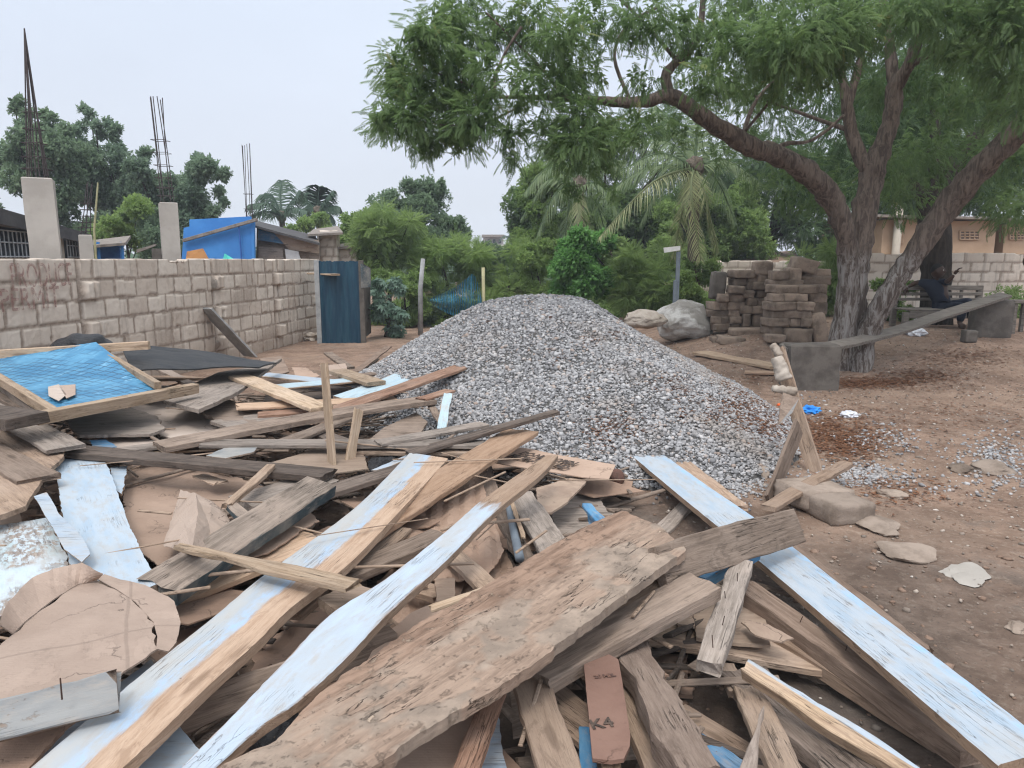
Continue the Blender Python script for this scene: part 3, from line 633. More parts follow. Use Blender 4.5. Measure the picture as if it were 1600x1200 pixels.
# --- foreground middle
ribbon([(640, 707, 700, 716, .40), (560, 788, 630, 792, .41), (470, 856, 545, 880, .42), (400, 907, 455, 948, .43), (330, 966, 400, 1003, .43), (240, 1037, 320, 1075, .43), (140, 1120, 238, 1155, .42), (40, 1205, 165, 1222, .40)], .038, 'half', 'long plank half white paint with blue stripe, half bare orange wood', n=10)
ribbon([(854, 711, 872, 711, .52), (760, 775, 842, 744, .52), (690, 835, 770, 802, .52), (600, 905, 692, 880, .51), (515, 960, 602, 962, .50), (440, 1037, 540, 1028, .49), (368, 1112, 470, 1092, .47), (296, 1184, 402, 1140, .45), (262, 1222, 330, 1205, .43)], .03, 'whitem', 'wavy white painted plank with bare wood at its far end', n=10)
pl((815, 672, .44), (548, 838, .36), 36, .03, 'orange', 'clean orange sawn plank pointing up at the gravel', jag=(.03, .02))
pl((262, 928, .26), (490, 838, .30), 34, .028, 'orange', 'orange bare plank passing beneath the half painted plank')
pl((500, 752, .46), (246, 912, .40), 44, .065, 'teal', 'thick dark timber with teal paint left of the half painted plank', 'timber', 'painted_timber', roll=12)
pl((282, 850, .49), (548, 912, .50), 20, .022, 'fresh', 'pale split stick lying across the half painted plank', 'stick', 'split_stick', taper=(.45, 1), rag=.006)
slab([(497, 935), (545, 910), (600, 925), (612, 930), (580, 960), (532, 955)], .40, .04, 'tan', 'chunky light board end with blue rim below the split stick', 'board end', 'board_end')
pl((268, 1122, .28), (618, 1000, .33), 56, .04, 'brown', 'brown board on edge running under the wavy white plank', 'board', roll=58)
o = slab([(388, 1150), (400, 1118), (440, 1105), (466, 1106), (470, 1125), (445, 1165), (415, 1178)], .16, .05, MAT['black_plastic'], 'crumpled black plastic bag between wavy plank and flaking board', 'plastic bag', 'plastic_bag', bend=.06, bs=12, dens=.025)
slab([(408, 960), (470, 905), (545, 905), (560, 985), (470, 1045), (395, 1052)], .14, .006, 'cardd', 'shadowed brown cardboard sheet under the half painted plank', 'cardboard', 'cardboard_sheet', rag=.02, bend=.022)
slab([(618, 806), (742, 722), (788, 860), (760, 905), (660, 905), (600, 870)], .26, .006, 'corr', 'upper brown corrugated sheet between half painted and wavy planks', 'corrugated sheet', 'corrugated_sheet', grain=((700, 745), (690, 900)), dens=.03, corr=(.009, .09))
slab([(590, 905), (760, 800), (806, 900), (775, 960), (650, 985), (575, 960)], .20, .006, 'corr', 'lower dusty brown corrugated sheet beside the wavy white plank', 'corrugated sheet', 'corrugated_sheet', grain=((680, 830), (665, 980)), dens=.03, corr=(.009, .09))
pl((686, 842, .34), (768, 918, .32), 26, .03, 'tan', 'short tan board on the corrugated sheets right of the wavy plank')
pl((452, 930, .31), (686, 832, .37), 24, .04, 'brown', 'brown stick under the wavy plank, ending in a short block', 'stick', 'square_stick')
pl((610, 822, .33), (518, 900, .28), 50, .02, 'tan', 'light flat board between half painted plank and brown stick')
pl((462, 955, .34), (490, 930, .36), 18, .03, 'tan', 'small stub hanging below the half painted plank', 'stub', 'wood_stub')
pl((752, 700, .30), (555, 845, .30), 24, .03, 'dark', 'dark brown plank under the orange sawn plank')
pl((628, 905, .30), (684, 925, .28), 20, .03, 'tan', 'short board stub resting on the lower corrugated sheet', 'stub', 'wood_stub')
slab([(680, 903), (711, 903), (710, 935), (682, 940)], .31, .02, 'board', 'small square board piece beside thin lath at the flaking board', 'board piece', 'board_piece')
pl((676, 948, .43), (756, 921, .46), 8, .012, 'fresh', 'thin pale lath against the upper edge of the flaking board', 'lath', 'thin_lath')
slab([(470, 1122), (545, 1070), (600, 985), (650, 955), (745, 925), (690, 990), (560, 1090)], .33, .006, 'cardp', 'peach cardboard flap above the upper edge of the flaking board', 'cardboard', 'cardboard_sheet', bend=.015)
pl((570, 955, .30), (612, 985, .30), 30, .03, 'tan', 'light board piece under the peach cardboard flap', 'board piece', 'board_piece')
pl((810, 768, .28), (872, 862, .36), 40, .03, 'grey', 'grey board slanting down to the middle of the flaking board')
pl((783, 792, .26), (828, 885, .30), 24, .03, 'brown', 'rough brown stick beside the grey slanting board', 'stick', 'square_stick', rag=.01)
mb = MB(); mb.tube([P(792, 772, .30), P(803, 830, .31), P(812, 872, .32)], [.019, .02, .021], 12)
mb.build('plastic_pipe', MAT['postblue'], smooth=True, label='short pale blue grey pipe beside the rough brown stick', cat='pipe')
pl((797, 772, .33), (818, 838, .34), 7, .01, 'fresh', 'very thin pale lath leaning beside the pale pipe', 'lath', 'thin_lath')
pl((752, 705, .22), (772, 795, .26), 24, .03, 'brown', 'brown board end behind the wavy plank near the printed carton')
slab([(838, 762), (905, 742), (916, 752), (884, 786), (862, 800), (842, 800)], .30, .012, 'chip', 'flaking torn board under the printed carton', 'board piece', 'torn_board', bend=.01)
slab([(856, 790), (920, 750), (950, 800), (990, 812), (935, 838), (880, 850)], .16, .02, 'grey', 'grey flat board behind the upper edge of the flaking board', 'board', 'flat_board')
o = slab([(740, 716), (775, 702), (800, 697), (826, 700), (868, 710), (962, 726), (951, 748), (912, 745), (850, 735), (790, 726)], .32, .006, 'cardp', 'printed peach carton flap reading do not open', 'carton', 'printed_carton', rag=.002, bend=.004)
text_on(o, 'DO NOT OPEN\nFROM THIS END', (798, 708), (902, 730), .32, .056, MAT['ink'], sx=1.12, lift=.014, sy=1.9, bold=.003)
bm = bmesh.new(); bmesh.ops.create_icosphere(bm, subdivisions=3, radius=.055)
for v in bm.verts: v.co *= 1 + .12 * nz(v.co.x, v.co.y, v.co.z, 18)
me = bpy.data.meshes.new('rusty_can'); bm.to_mesh(me); bm.free()
p = P(963, 745, .2); tag(link('rusty_can', me, MAT['rustball'], None, Matrix.Translation(p)), 'dark rusty round can at the end of the printed carton', 'can')
pl((917, 787, .34), (942, 815, .36), 12, .02, 'bluew', 'small pale blue painted strip above the flaking board', 'strip', 'painted_strip')
slab([(918, 800), (932, 800), (940, 822), (922, 822)], .3, .02, 'bluew', 'small bright blue scrap beneath the pale blue strip', 'scrap', 'painted_scrap')
# --- left foreground
slab([(84, 710), (120, 712), (158, 707), (174, 742), (202, 820), (246, 912), (205, 930), (150, 905), (108, 880)], .40, .035, 'crack', 'big cracked white painted board standing out at left', 'board', 'painted_board', grain=((122, 709), (195, 905)), rag=.004)
slab([(-30, 826), (76, 808), (110, 885), (62, 915), (22, 950), (-30, 985)], .38, .025, 'peel', 'pale board with peeling paint at the left edge', 'board', 'painted_board', grain=((30, 815), (60, 920)))
slab([(53, 777), (73, 770), (92, 802), (116, 822), (132, 845), (141, 868), (128, 880), (100, 858), (84, 826)], .45, .004, 'white', 'torn white sheet scrap between the two painted boards', 'scrap', 'painted_scrap', bend=.02, rag=.002)
slab([(172, 730), (199, 728), (190, 772), (178, 765)], .36, .02, 'crack', 'small white board end right of the cracked white board', 'board end', 'painted_board')
big_card = slab([(-40, 1040), (20, 990), (57, 957), (120, 913), (152, 905), (205, 935), (242, 975), (246, 1012), (205, 1040), (168, 1072), (100, 1095), (0, 1130), (-40, 1140)], .44, .006, 'card', 'large dusty cardboard sheet in the left foreground', 'cardboard', 'cardboard_sheet', bend=.009, bs=4, rag=.004, folds=[])
def flap(outer, inner, zo, zi, n=5):
    lin = lambda L_, z: [(L_[i][0] + (L_[i + 1][0] - L_[i][0]) * j / n, L_[i][1] + (L_[i + 1][1] - L_[i][1]) * j / n, z) for i in range(len(L_) - 1) for j in range(n)] + [(*L_[-1], z)]
    a, b = lin(outer, zo), lin(inner, zi); k = 4; V = []
    a = [(x + 2.2 * nz(x * .21, y * .21), y + 2.2 * nz(y * .23, x * .19, 4), z) for x, y, z in a]
    for p, q in zip(a, b):
        for r in range(k + 1): v = P(*p).lerp(P(*q), r / k); V.append(v + Vector((0, 0, .003 * nz(v.x * 20, v.y * 20))))
    inv = PW[big_card.name].inverted(); V = [inv @ v for v in V]; m_ = len(V); W2 = V + [v - Vector((0, 0, .004)) for v in V]; c_ = len(a)
    Fc = [(i * (k + 1) + r, i * (k + 1) + r + 1, (i + 1) * (k + 1) + r + 1, (i + 1) * (k + 1) + r) for i in range(c_ - 1) for r in range(k)]
    Fc += [tuple(m_ + x for x in reversed(f)) for f in Fc] + [(i * (k + 1), (i + 1) * (k + 1), m_ + (i + 1) * (k + 1), m_ + i * (k + 1)) for i in range(c_ - 1)]
    link('flap', mesh('flap', W2, Fc), W['card'], big_card, PW[big_card.name])
flap([(-2, 975), (12, 940), (50, 902), (92, 886), (128, 880), (160, 896)], [(20, 990), (36, 974), (64, 951), (94, 930), (122, 913), (152, 905)], .50, .441)
flap([(162, 897), (226, 914), (272, 938), (282, 972), (276, 1004), (262, 1018)], [(152, 905), (186, 923), (212, 941), (240, 972), (246, 995), (244, 1014)], .425, .441)
pl((-60, 1134, .48), (175, 1080, .50), 62, .05, 'greyp', 'short grey painted board on edge at bottom left with a nail', 'board', roll=55, nails=())
o = PLANKS[-1]; q = P(97, 1093, .52); mb = MB(); mb.tube([q, q + Vector((-.002, .005, .055))], [.0022, .0018], 6); link('nail', mesh('nail', mb.V, mb.F), MAT['nail'], o)
slab([(-30, 1150), (60, 1128), (104, 1120), (100, 1140), (70, 1170), (20, 1226), (-30, 1226)], .34, .012, 'cardd', 'reddish brown panel in the bottom left corner', 'panel', 'flat_board')
slab([(60, 1180), (130, 1120), (180, 1085), (190, 1110), (120, 1226), (50, 1226)], .28, .012, 'white', 'white painted scrap under the half painted plank at bottom left', 'board piece', 'painted_board')
slab([(172, 1078), (236, 1030), (244, 1040), (236, 1056), (185, 1095)], .36, .01, 'white', 'white painted scrap under the edge of the large cardboard sheet', 'board piece', 'painted_board')
slab([(215, 1180), (272, 1128), (300, 1158), (330, 1190), (340, 1226), (200, 1226)], .30, .014, 'crack', 'white board between half painted and wavy planks at the bottom', 'board', 'painted_board')
slab([(195, 725), (330, 733), (440, 770), (500, 830), (420, 880), (260, 900), (190, 830)], .26, .006, 'cardp', 'broad brown cardboard sheet behind the teal painted timber', 'cardboard', 'cardboard_sheet', bend=.02)
facets([[(282, 766, .38), (306, 771, .47), (309, 800, .48), (304, 835, .48), (301, 866, .46), (276, 858, .40), (255, 852, .34), (268, 812, .36)], [(306, 771, .47), (332, 782, .43), (353, 800, .38), (368, 838, .36), (332, 866, .38), (301, 866, .46), (304, 835, .48), (309, 800, .48)]], .003, 'paper', 'curled kraft paper sheet left of the teal painted timber', 'paper sheet', 'kraft_paper')
slab([(-40, 635), (20, 640), (100, 690), (100, 712), (70, 742), (40, 790), (-40, 820)], .46, .025, 'tan', 'wide tan board leaning in from the left edge', 'board', 'flat_board', grain=((-20, 640), (95, 705)))
pl((-40, 618, .56), (104, 698, .50), 34, .025, 'grey', 'upper grey board above the wide tan board at the left edge')
pl((-40, 690, .50), (60, 745, .48), 40, .03, 'brown', 'lower brown board across the wide tan board at the left edge')
slab([(-40, 745), (25, 790), (40, 830), (-40, 850)], .30, .02, 'chip', 'small splintered panel at the left edge below the tan board', 'panel', 'flat_board')
pl((-50, 648, .68), (16, 636, .68), 34, .07, 'dark', 'black timber end poking in at the left edge', 'timber', 'old_timber')
slab([(98, 652), (205, 637), (246, 650), (256, 670), (235, 678), (120, 680)], .40, .02, 'grey', 'grey board with splintered right end below the blue screen', 'board', 'flat_board', rag=.012, grain=((100, 665), (255, 664)))
slab([(200, 632), (262, 622), (348, 662), (400, 668), (300, 690), (250, 680)], .34, .008, 'cream', 'cream coloured sheet beside the splintered grey board', 'sheet', 'cream_sheet', bend=.01)
slab([(135, 690), (200, 680), (260, 692), (240, 700), (180, 700)], .34, .006, 'cream', 'small cream scrap above the long dark beam', 'scrap', 'cream_scrap', bend=.01)
slab([(140, 688), (165, 686), (183, 698), (150, 702)], .36, .004, 'bluew', 'tiny blue painted scrap below the blue screen', 'scrap', 'painted_scrap')
slab([(255, 625), (262, 618), (340, 582), (398, 572), (440, 560), (400, 590), (372, 612), (310, 640)], .52, .03, 'grey', 'wide grey board with dark edge right of the blue screen', 'board', 'flat_board', grain=((270, 628), (400, 575)))
slab([(312, 640), (350, 622), (420, 645), (400, 660), (345, 662)], .40, .03, 'brown', 'brown board with broken knot under the wide grey board', 'board', 'flat_board', rag=.012)
# --- upper heap
def upright(p0, z, p1, Y, wpx, t, mat, label, **k):
    return plank(P(*p0, z), PD(p1[0], p1[1], Y), wpx, t, mat, label, 'stick', 'upright_stick', roll=78, **k)
a = P(518, 745, .28); upright((518, 745), .28, (504, 570), a.y + .15, 9, .02, 'fresh', 'thin rough stick standing upright in the middle of the heap', rag=.006, nails=())
a = P(546, 738, .28); upright((546, 738), .28, (562, 642), a.y + .12, 14, .02, 'fresh', 'short wide stick standing upright beside the thin upright stick', taper=(1.1, .8), rag=.006)
pl((374, 586, .56), (502, 636, .50), 16, 0.031, 'fresh', 'thick pale stick slanting above the long beams', 'stick', 'square_stick')
ribbon([(672, 556, 712, 562, .52), (600, 590, 640, 598, .42), (520, 618, 560, 630, .34)], .03, 'cyan', 'pale cyan painted plank resting on the gravel slope')
pl((760, 558, .62), (478, 655, .40), 11, 0.027, 'red', 'long red brown stick sloping up onto the gravel', 'stick', 'square_stick', rag=.006)
pl((668, 622, .46), (250, 694, .44), 11, 0.041, 'brown', 'long brown beam across the heap above the two upright sticks', 'beam', 'wooden_beam', bow=.02)
pl((702, 609, .50), (658, 622, .48), 7, 0.02, 'red', 'short red brown offcut above the small cyan plank', 'offcut', 'wood_offcut')
pl((700, 615, .52), (690, 668, .36), 14, 0.014, 'cyan', 'short cyan painted plank on the gravel edge', nails=())
pl((320, 690, .43), (752, 691, .42), 9, 0.027, 'grey', 'long straight beam crossing behind both upright sticks', 'beam', 'wooden_beam')
pl((560, 702, .38), (735, 703, .38), 8, 0.027, 'tan', 'shorter beam just below the long straight beam', 'beam', 'wooden_beam')
pl((868, 641, .56), (640, 706, .40), 9, 0.027, 'dark', 'dark pointed stick lying up onto the gravel', 'stick', 'square_stick', taper=(.6, 1))
pl((755, 661, .46), (592, 690, .44), 8, 0.024, 'grey', 'light grey stick above the dark pointed stick', 'stick', 'square_stick')
pl((80, 697, .45), (512, 738, .43), 14, 0.041, 'dark', 'long dark beam from the cracked white board to the thin upright stick', 'beam', 'wooden_beam')
pl((378, 782, .36), (508, 744, .38), 25, 0.034, 'grey', 'broad grey board above the teal painted timber')
pl((500, 768, .36), (645, 724, .40), 14, 0.034, 'dark', 'dark beam between teal painted timber and half painted plank', 'beam', 'wooden_beam')
pl((422, 726, .46), (356, 786, .43), 10, 0.027, 'tan', 'short stick pointing down at the curled kraft paper', 'stick', 'square_stick')
pl((362, 786, .42), (392, 812, .42), 16, 0.034, 'teal', 'small dark stub with pale end above the teal painted timber', 'stub', 'wood_stub')
pl((345, 662, .40), (480, 640, .40), 15, 0.027, 'grey', 'grey board left of the thin upright stick below the thick pale stick')
pl((160, 705, .40), (320, 686, .42), 7, 0.02, 'grey', 'thin grey board above the long dark beam at left')
pl((240, 702, .38), (400, 695, .38), 8, 0.014, 'fresh', 'pale board between the long dark beam and long straight beam')
pl((372, 634, .46), (618, 622, .42), 8, 0.02, 'orange', 'pale orange lath behind the thin upright stick', 'lath', 'thin_lath')
pl((405, 646, .42), (500, 640, .42), 7, 0.027, 'red', 'red brown lath below the pale orange lath', 'lath', 'thin_lath')
pl((410, 584, .36), (560, 600, .36), 7, 0.02, 'white', 'thin white painted strip at the far end of the heap', 'strip', 'painted_strip')
pl((430, 604, .42), (560, 592, .40), 7, 0.02, 'cyan', 'pale cyan strip above the pale orange lath', 'strip', 'painted_strip')
slab([(420, 605), (560, 597), (560, 618), (500, 632), (410, 630)], .25, .02, 'dark', 'dark flat board in the gap under the pale cyan strip', 'board', 'flat_board')
pl((526, 577, .44), (588, 596, .44), 11, 0.041, 'fresh', 'stubby worn beam end beside the cyan painted plank', 'beam end', 'wooden_beam')
pl((512, 550, .22), (546, 573, .28), 9, 0.034, 'brown', 'short brown beam at the far tip of the heap', 'beam', 'wooden_beam')
pl((607, 541, .36), (556, 580, .26), 7, 0.02, 'brown', 'thin brown stick leaning to the gravel at the far tip', 'stick', 'square_stick')
pl((588, 560, .24), (548, 590, .22), 7, 0.02, 'grey', 'grey stick beside the thin brown stick at the far tip', 'stick', 'square_stick')
pl((535, 590, .36), (680, 568, .42), 5, 0.014, 'brown', 'thin lath along the upper edge of the cyan painted plank', 'lath', 'thin_lath')
slab([(455, 575), (478, 570), (500, 590), (470, 600)], .28, .006, 'cardp', 'folded peach cardboard scrap at the far end of the heap', 'cardboard', 'cardboard_sheet', bend=.03)
slab([(500, 578), (540, 572), (548, 590), (508, 596)], .3, .006, 'card', 'tan cardboard scrap beside the thin upright stick top', 'cardboard', 'cardboard_sheet', bend=.03)
slab([(405, 560), (440, 556), (452, 580), (430, 588)], .3, .02, 'brown', 'brown board scrap at the tip of the black roofing sheet', 'board piece', 'board_piece')
slab([(425, 722), (500, 700), (566, 706), (576, 732), (480, 745), (430, 742)], .36, .008, 'board', 'light triangular board behind the upright sticks', 'board', 'flat_board')
slab([(322, 712), (350, 700), (406, 695), (396, 706), (352, 716)], .41, .01, 'greyp', 'bluish grey painted panel above the long dark beam', 'panel', 'flat_board')
slab([(575, 690), (600, 668), (650, 645), (668, 660), (650, 685)], .34, .02, 'brown', 'dark dusty board below the small cyan plank', 'board', 'flat_board', bend=.01)
pl((455, 660, .40), (570, 700, .38), 13, 0.027, 'dark', 'dark stick crossing under the long brown beam', 'stick', 'square_stick')
pl((585, 635, .44), (440, 690, .42), 10, 0.027, 'brown', 'brown stick crossing behind the thin upright stick', 'stick', 'square_stick')
pl((640, 712, .36), (588, 734, .36), 6, 0.012, 'white', 'thin white lath beside the short wide upright stick', 'lath', 'thin_lath')
slab([(575, 722), (600, 712), (622, 712), (610, 732), (585, 738)], .33, .03, MAT['black_plastic'], 'small crumpled black plastic beside the thin white lath', 'plastic bag', 'plastic_bag', bend=.05, bs=12, dens=.03)
pl((440, 765, .34), (330, 808, .32), 11, 0.02, 'brown', 'brown board behind the curled kraft paper')
pl((310, 742, .34), (345, 752, .34), 11, 0.012, 'chip', 'broken bark coloured chip above the kraft paper', 'wood chip', 'wood_chip', rag=.01)
pl((670, 625, .42), (690, 660, .38), 11, 0.02, 'brown', 'brown offcut left of the small cyan plank', 'offcut', 'wood_offcut')
pl((405, 812, .30), (500, 775, .34), 12, 0.02, 'tan', 'tan lath under the teal painted timber', 'lath', 'thin_lath')
pl((360, 890, .26), (470, 868, .26), 11, 0.02, 'brown', 'brown lath under the orange bare plank', 'lath', 'thin_lath')
# --- blue screen on a timber frame, lying tilted on the heap
fr = {}
c0, c1, c2, c3 = P(86, 640, .66), P(250, 610, .64), PD(150, 531, 6.3), PD(-40, 562, 6.15)
root = empty('screen_frame', (c0 + c1 + c2 + c3) / 4, 'square timber frame with bright blue meshed plastic lying tilted on the heap', 'screen')
nn = (c1 - c0).cross(c3 - c0).normalized()
def rail(a, b, wd, th, mat, lab=None):
    x = (b - a).normalized(); y = nn.cross(x); k = 14; V = []; sd = random.random() * 50
    mb = MB(); L_ = (b - a).length
    for i in range(k + 1):
        f = i / k; o_ = a.lerp(b, f); e = .003
        for (yy, zz) in ((-wd / 2, -th), (-wd / 2, -.003), (-wd / 2 + .003, 0), (wd / 2 - .003, 0), (wd / 2, -.003), (wd / 2, -th)):
            V.append(Vector(((f - .5) * L_, yy + e * nz(f * 9 + sd, yy * 30), zz + e * nz(f * 7 + sd, zz * 30, 5))))
    Fc = [tuple(range(6)), tuple(range(k * 6 + 5, k * 6 - 1, -1))]
    for i in range(k):
        for j in range(6): jj = (j + 1) % 6; Fc.append((i * 6 + jj, i * 6 + j, i * 6 + 6 + j, i * 6 + 6 + jj))
    me = mesh('rail', V, Fc); bm = bmesh.new(); bm.from_mesh(me); bmesh.ops.recalc_face_normals(bm, faces=bm.faces); bm.to_mesh(me); bm.free()
    mw = Matrix((x, y, nn)).transposed().to_4x4(); mw.translation = (a + b) / 2
    return link('rail', me, W[mat], root, mw)
e01 = (c1 - c0).normalized(); e03 = (c3 - c0).normalized(); e32 = (c2 - c3).normalized(); e12 = (c2 - c1).normalized()
rail(c0 - e01 * .14 + nn * .004, c1 + e01 * .36 + nn * .004, .07, .075, 'fresh')
rail(c3 - e32 * .2 + nn * .004, c2 + e32 * .42 + nn * .004, .06, .07, 'fresh')
rail(c0 + e03 * .04, c3 - e03 * .035, .06, .06, 'fresh')
rail(c1 + e12 * .04, c2 - e12 * .035, .05, .05, 'fresh')
k = 22; V = []; Fc = []
q0, q1, q2, q3 = [p - nn * .018 for p in (c0, c1, c2, c3)]
M3 = Matrix((e01, nn.cross(e01), nn)); org = q0
for i in range(k + 1):
    for j in range(k + 1):
        p = q0.lerp(q1, i / k).lerp(q3.lerp(q2, i / k), j / k); z = -.012 * math.sin(math.pi * i / k) * math.sin(math.pi * j / k) + .008 * nz(i * .5, j * .5)
        V.append(M3 @ (p - org) + Vector((0, 0, z)))
for i in range(k):
    for j in range(k): a_ = i * (k + 1) + j; Fc.append((a_, a_ + k + 1, a_ + k + 2, a_ + 1))
mw = M3.transposed().to_4x4(); mw.translation = org
link('mesh_panel', mesh('mesh_panel', V, Fc, True), MAT['bluemesh'], root, mw)
pl((-20, 598, .60), (62, 640, .56), 26, .05, 'brown', 'brown post under the left rail of the blue screen', 'post', 'wooden_post')
pl((-30, 572, .66), (70, 644, .60), 14, .05, 'grey', 'grey rail running along the left side of the blue screen', 'rail', 'wooden_rail')
# paper scraps lying on the blue panel
for (pts, m, lab) in (([(75, 606), (92, 602), (104, 618), (92, 628), (76, 620)], 'cream', 'pale paper scrap on the near corner of the blue screen'), ([(92, 604), (118, 602), (118, 618), (104, 624)], 'card', 'tan paper scrap beside the pale scrap on the blue screen'), ([(0, 556), (20, 554), (23, 562), (0, 566)], 'cream', 'pale scrap at the far left of the blue screen')):
    ps = []
    for (px, py) in pts:
        d = ray(px, py); t_ = (c0 - CAM).dot(nn) / d.dot(nn); p = CAM + d * t_; ps.append(p + nn * .004)
    V = ps + [p + nn * .004 for p in ps]; n_ = len(ps); o_ = sum(ps, Vector()) / n_
    Fc = [tuple(range(n_, 2 * n_)), tuple(range(n_ - 1, -1, -1))] + [(i, (i + 1) % n_, n_ + (i + 1) % n_, n_ + i) for i in range(n_)]
    tag(link('paper_scrap', mesh('paper_scrap', [v - o_ for v in V], Fc), W[m], None, Matrix.Translation(o_)), lab, 'paper scrap')
# black roofing sheet and bag behind the screen
qs = [PD(188, 536, 6.9), PD(300, 547, 7.1), PD(432, 566, 7.3), PD(405, 575, 6.6), PD(330, 572, 6.3), PD(205, 578, 5.9)]
V = qs + [p - Vector((0, 0, .012)) for p in qs]; o_ = sum(qs, Vector()) / 6
mbk = MB(); mbk.add(V, [(0, 1, 4, 5), (1, 2, 3, 4), (11, 10, 7, 6), (10, 9, 8, 7)] + [(i, i + 6, (i + 1) % 6 + 6, (i + 1) % 6) for i in range(6)])
bm = bmesh.new(); bm.from_mesh(mesh('t', [v - o_ for v in mbk.V], mbk.F)); bmesh.ops.recalc_face_normals(bm, faces=bm.faces); bmesh.ops.subdivide_edges(bm, edges=bm.edges[:], cuts=5, use_grid_fill=True)
for v in bm.verts: v.co.z += .02 * nz(v.co.x, v.co.y, 3, 3)
me = bpy.data.meshes.new('roofing_sheet'); bm.to_mesh(me); bm.free()
tag(link('roofing_sheet', me, MAT['black_sheet'], None, Matrix.Translation(o_)), 'long black roofing sheet sloping behind the blue screen', 'roofing sheet')
for i, (a_, b_, wd, m, lab) in enumerate((((235, 566), (300, 600), 9, 'grey', 'grey bar leaning under the black roofing sheet'), ((215, 590), (300, 588), 7, 'tan', 'tan lath under the black roofing sheet'), ((210, 604), (300, 606), 7, 'brown', 'brown lath low under the black roofing sheet'))):
    pl((*a_, .5), (*b_, .42), wd, .03, m, lab, 'lath', 'thin_lath')
mb = MB(); base = Pg(130, 560); c = PD(130, 546, 6.9)
bm = bmesh.new(); bmesh.ops.create_icosphere(bm, subdivisions=4, radius=1)
for v in bm.verts:
    k_ = 1 + .2 * nz(v.co.x, v.co.y, v.co.z, 1.8); v.co = Vector((v.co.x * .27 * k_, v.co.y * .22 * k_, max(v.co.z, -.4) * .15 * k_))
me = bpy.data.meshes.new('black_sack'); bm.to_mesh(me); bm.free(); me.polygons.foreach_set('use_smooth', [True] * len(me.polygons))
tag(link('black_sack', me, MAT['black_plastic'], None, Matrix.Translation(c)), 'black sack behind the blue screen against the block wall', 'sack')
for (pa, za, pb, zb, wd, m, lab) in (((150, 560), .75, (190, 640), .1, 30, 'brown', 'brown prop under the blue screen'), ((60, 570), .6, (100, 660), .1, 30, 'dark', 'dark prop under the near side of the blue screen')):
    pass
# --- stakes with rags at the right edge of the gravel
sa = Pg(1272, 738); st = plank(sa, PD(1214, 545, sa.y + .25), 22, .03, 'tan', 'leaning stake wrapped with pale torn rags beside the gravel', 'stake', 'wooden_stake', roll=80)
plank(Pg(1205, 785), PD(1250, 668, Pg(1205, 785).y + .5), 17, .025, 'brown', 'stick leaning across the ragged stake', 'stick', 'leaning_stick', roll=80, nails=())
plank(Pg(1200, 790, .12), Pg(1322, 722, .18), 16, .03, 'tan', 'low stick lying across the foot of the ragged stake', 'stick', 'leaning_stick')
def rag(p, rx, rz, mat, name, lab, sq=1.0, sub=3):
    bm = bmesh.new(); bmesh.ops.create_icosphere(bm, subdivisions=sub, radius=1)
    for v in bm.verts:
        k_ = 1 + .35 * nz(v.co.x, v.co.y, v.co.z, 2.3) + .12 * nz(v.co.x, v.co.y, v.co.z, 6)
        v.co = Vector((v.co.x * rx * k_, v.co.y * rx * .7 * k_, v.co.z * rz * k_))
    me = bpy.data.meshes.new(name); bm.to_mesh(me); bm.free()
    return tag(link(name, me, mat, None, Matrix.Translation(p)), lab, 'rag')
yy = sa.y
def wrap(p0, p1, r0, r1, label, seed):
    mb = MB(); n = 14; pts = [p0.lerp(p1, q / n) for q in range(n + 1)]
    mb.tube(pts, [(r0 + (r1 - r0) * q / n) * (.85 + .15 * min(1, q / 2, (n - q) / 2)) * (1 + .07 * nz(q * .45, seed)) for q in range(n + 1)], 22, .34, seed)
    return mb.build('torn_rag', MAT['sack'], None, True, label=label, cat='rag')
wrap(PD(1207, 538, yy + .24), PD(1219, 557, yy + .19), .028, .032, 'knotted pale rag on top of the leaning stake', 1)
wrap(PD(1214, 558, yy + .16), PD(1226, 594, yy + .1), .046, .058, 'long pale rag wound round the upper part of the leaning stake', 4)
wrap(PD(1207, 607, yy + .02), PD(1244, 612, yy + .02), .026, .034, 'flat pale rag tied across the middle of the leaning stake', 8)
qs = [PD(1224, 613, yy - .02), PD(1249, 622, yy + .02), PD(1238, 645, yy - .05), PD(1217, 664, yy - .12), PD(1219, 636, yy - .07)]
o_ = sum(qs, Vector()) / 5; V = qs + [q + Vector((0, .012, 0)) for q in qs]
Fc = [(4, 3, 2, 1, 0), (5, 6, 7, 8, 9)] + [(i, (i + 1) % 5, (i + 1) % 5 + 5, i + 5) for i in range(5)]
tag(link('hanging_flap', mesh('hanging_flap', [v - o_ for v in V], Fc), W['greyp'], None, Matrix.Translation(o_)), 'grey triangular flap hanging from the leaning stake', 'flap')
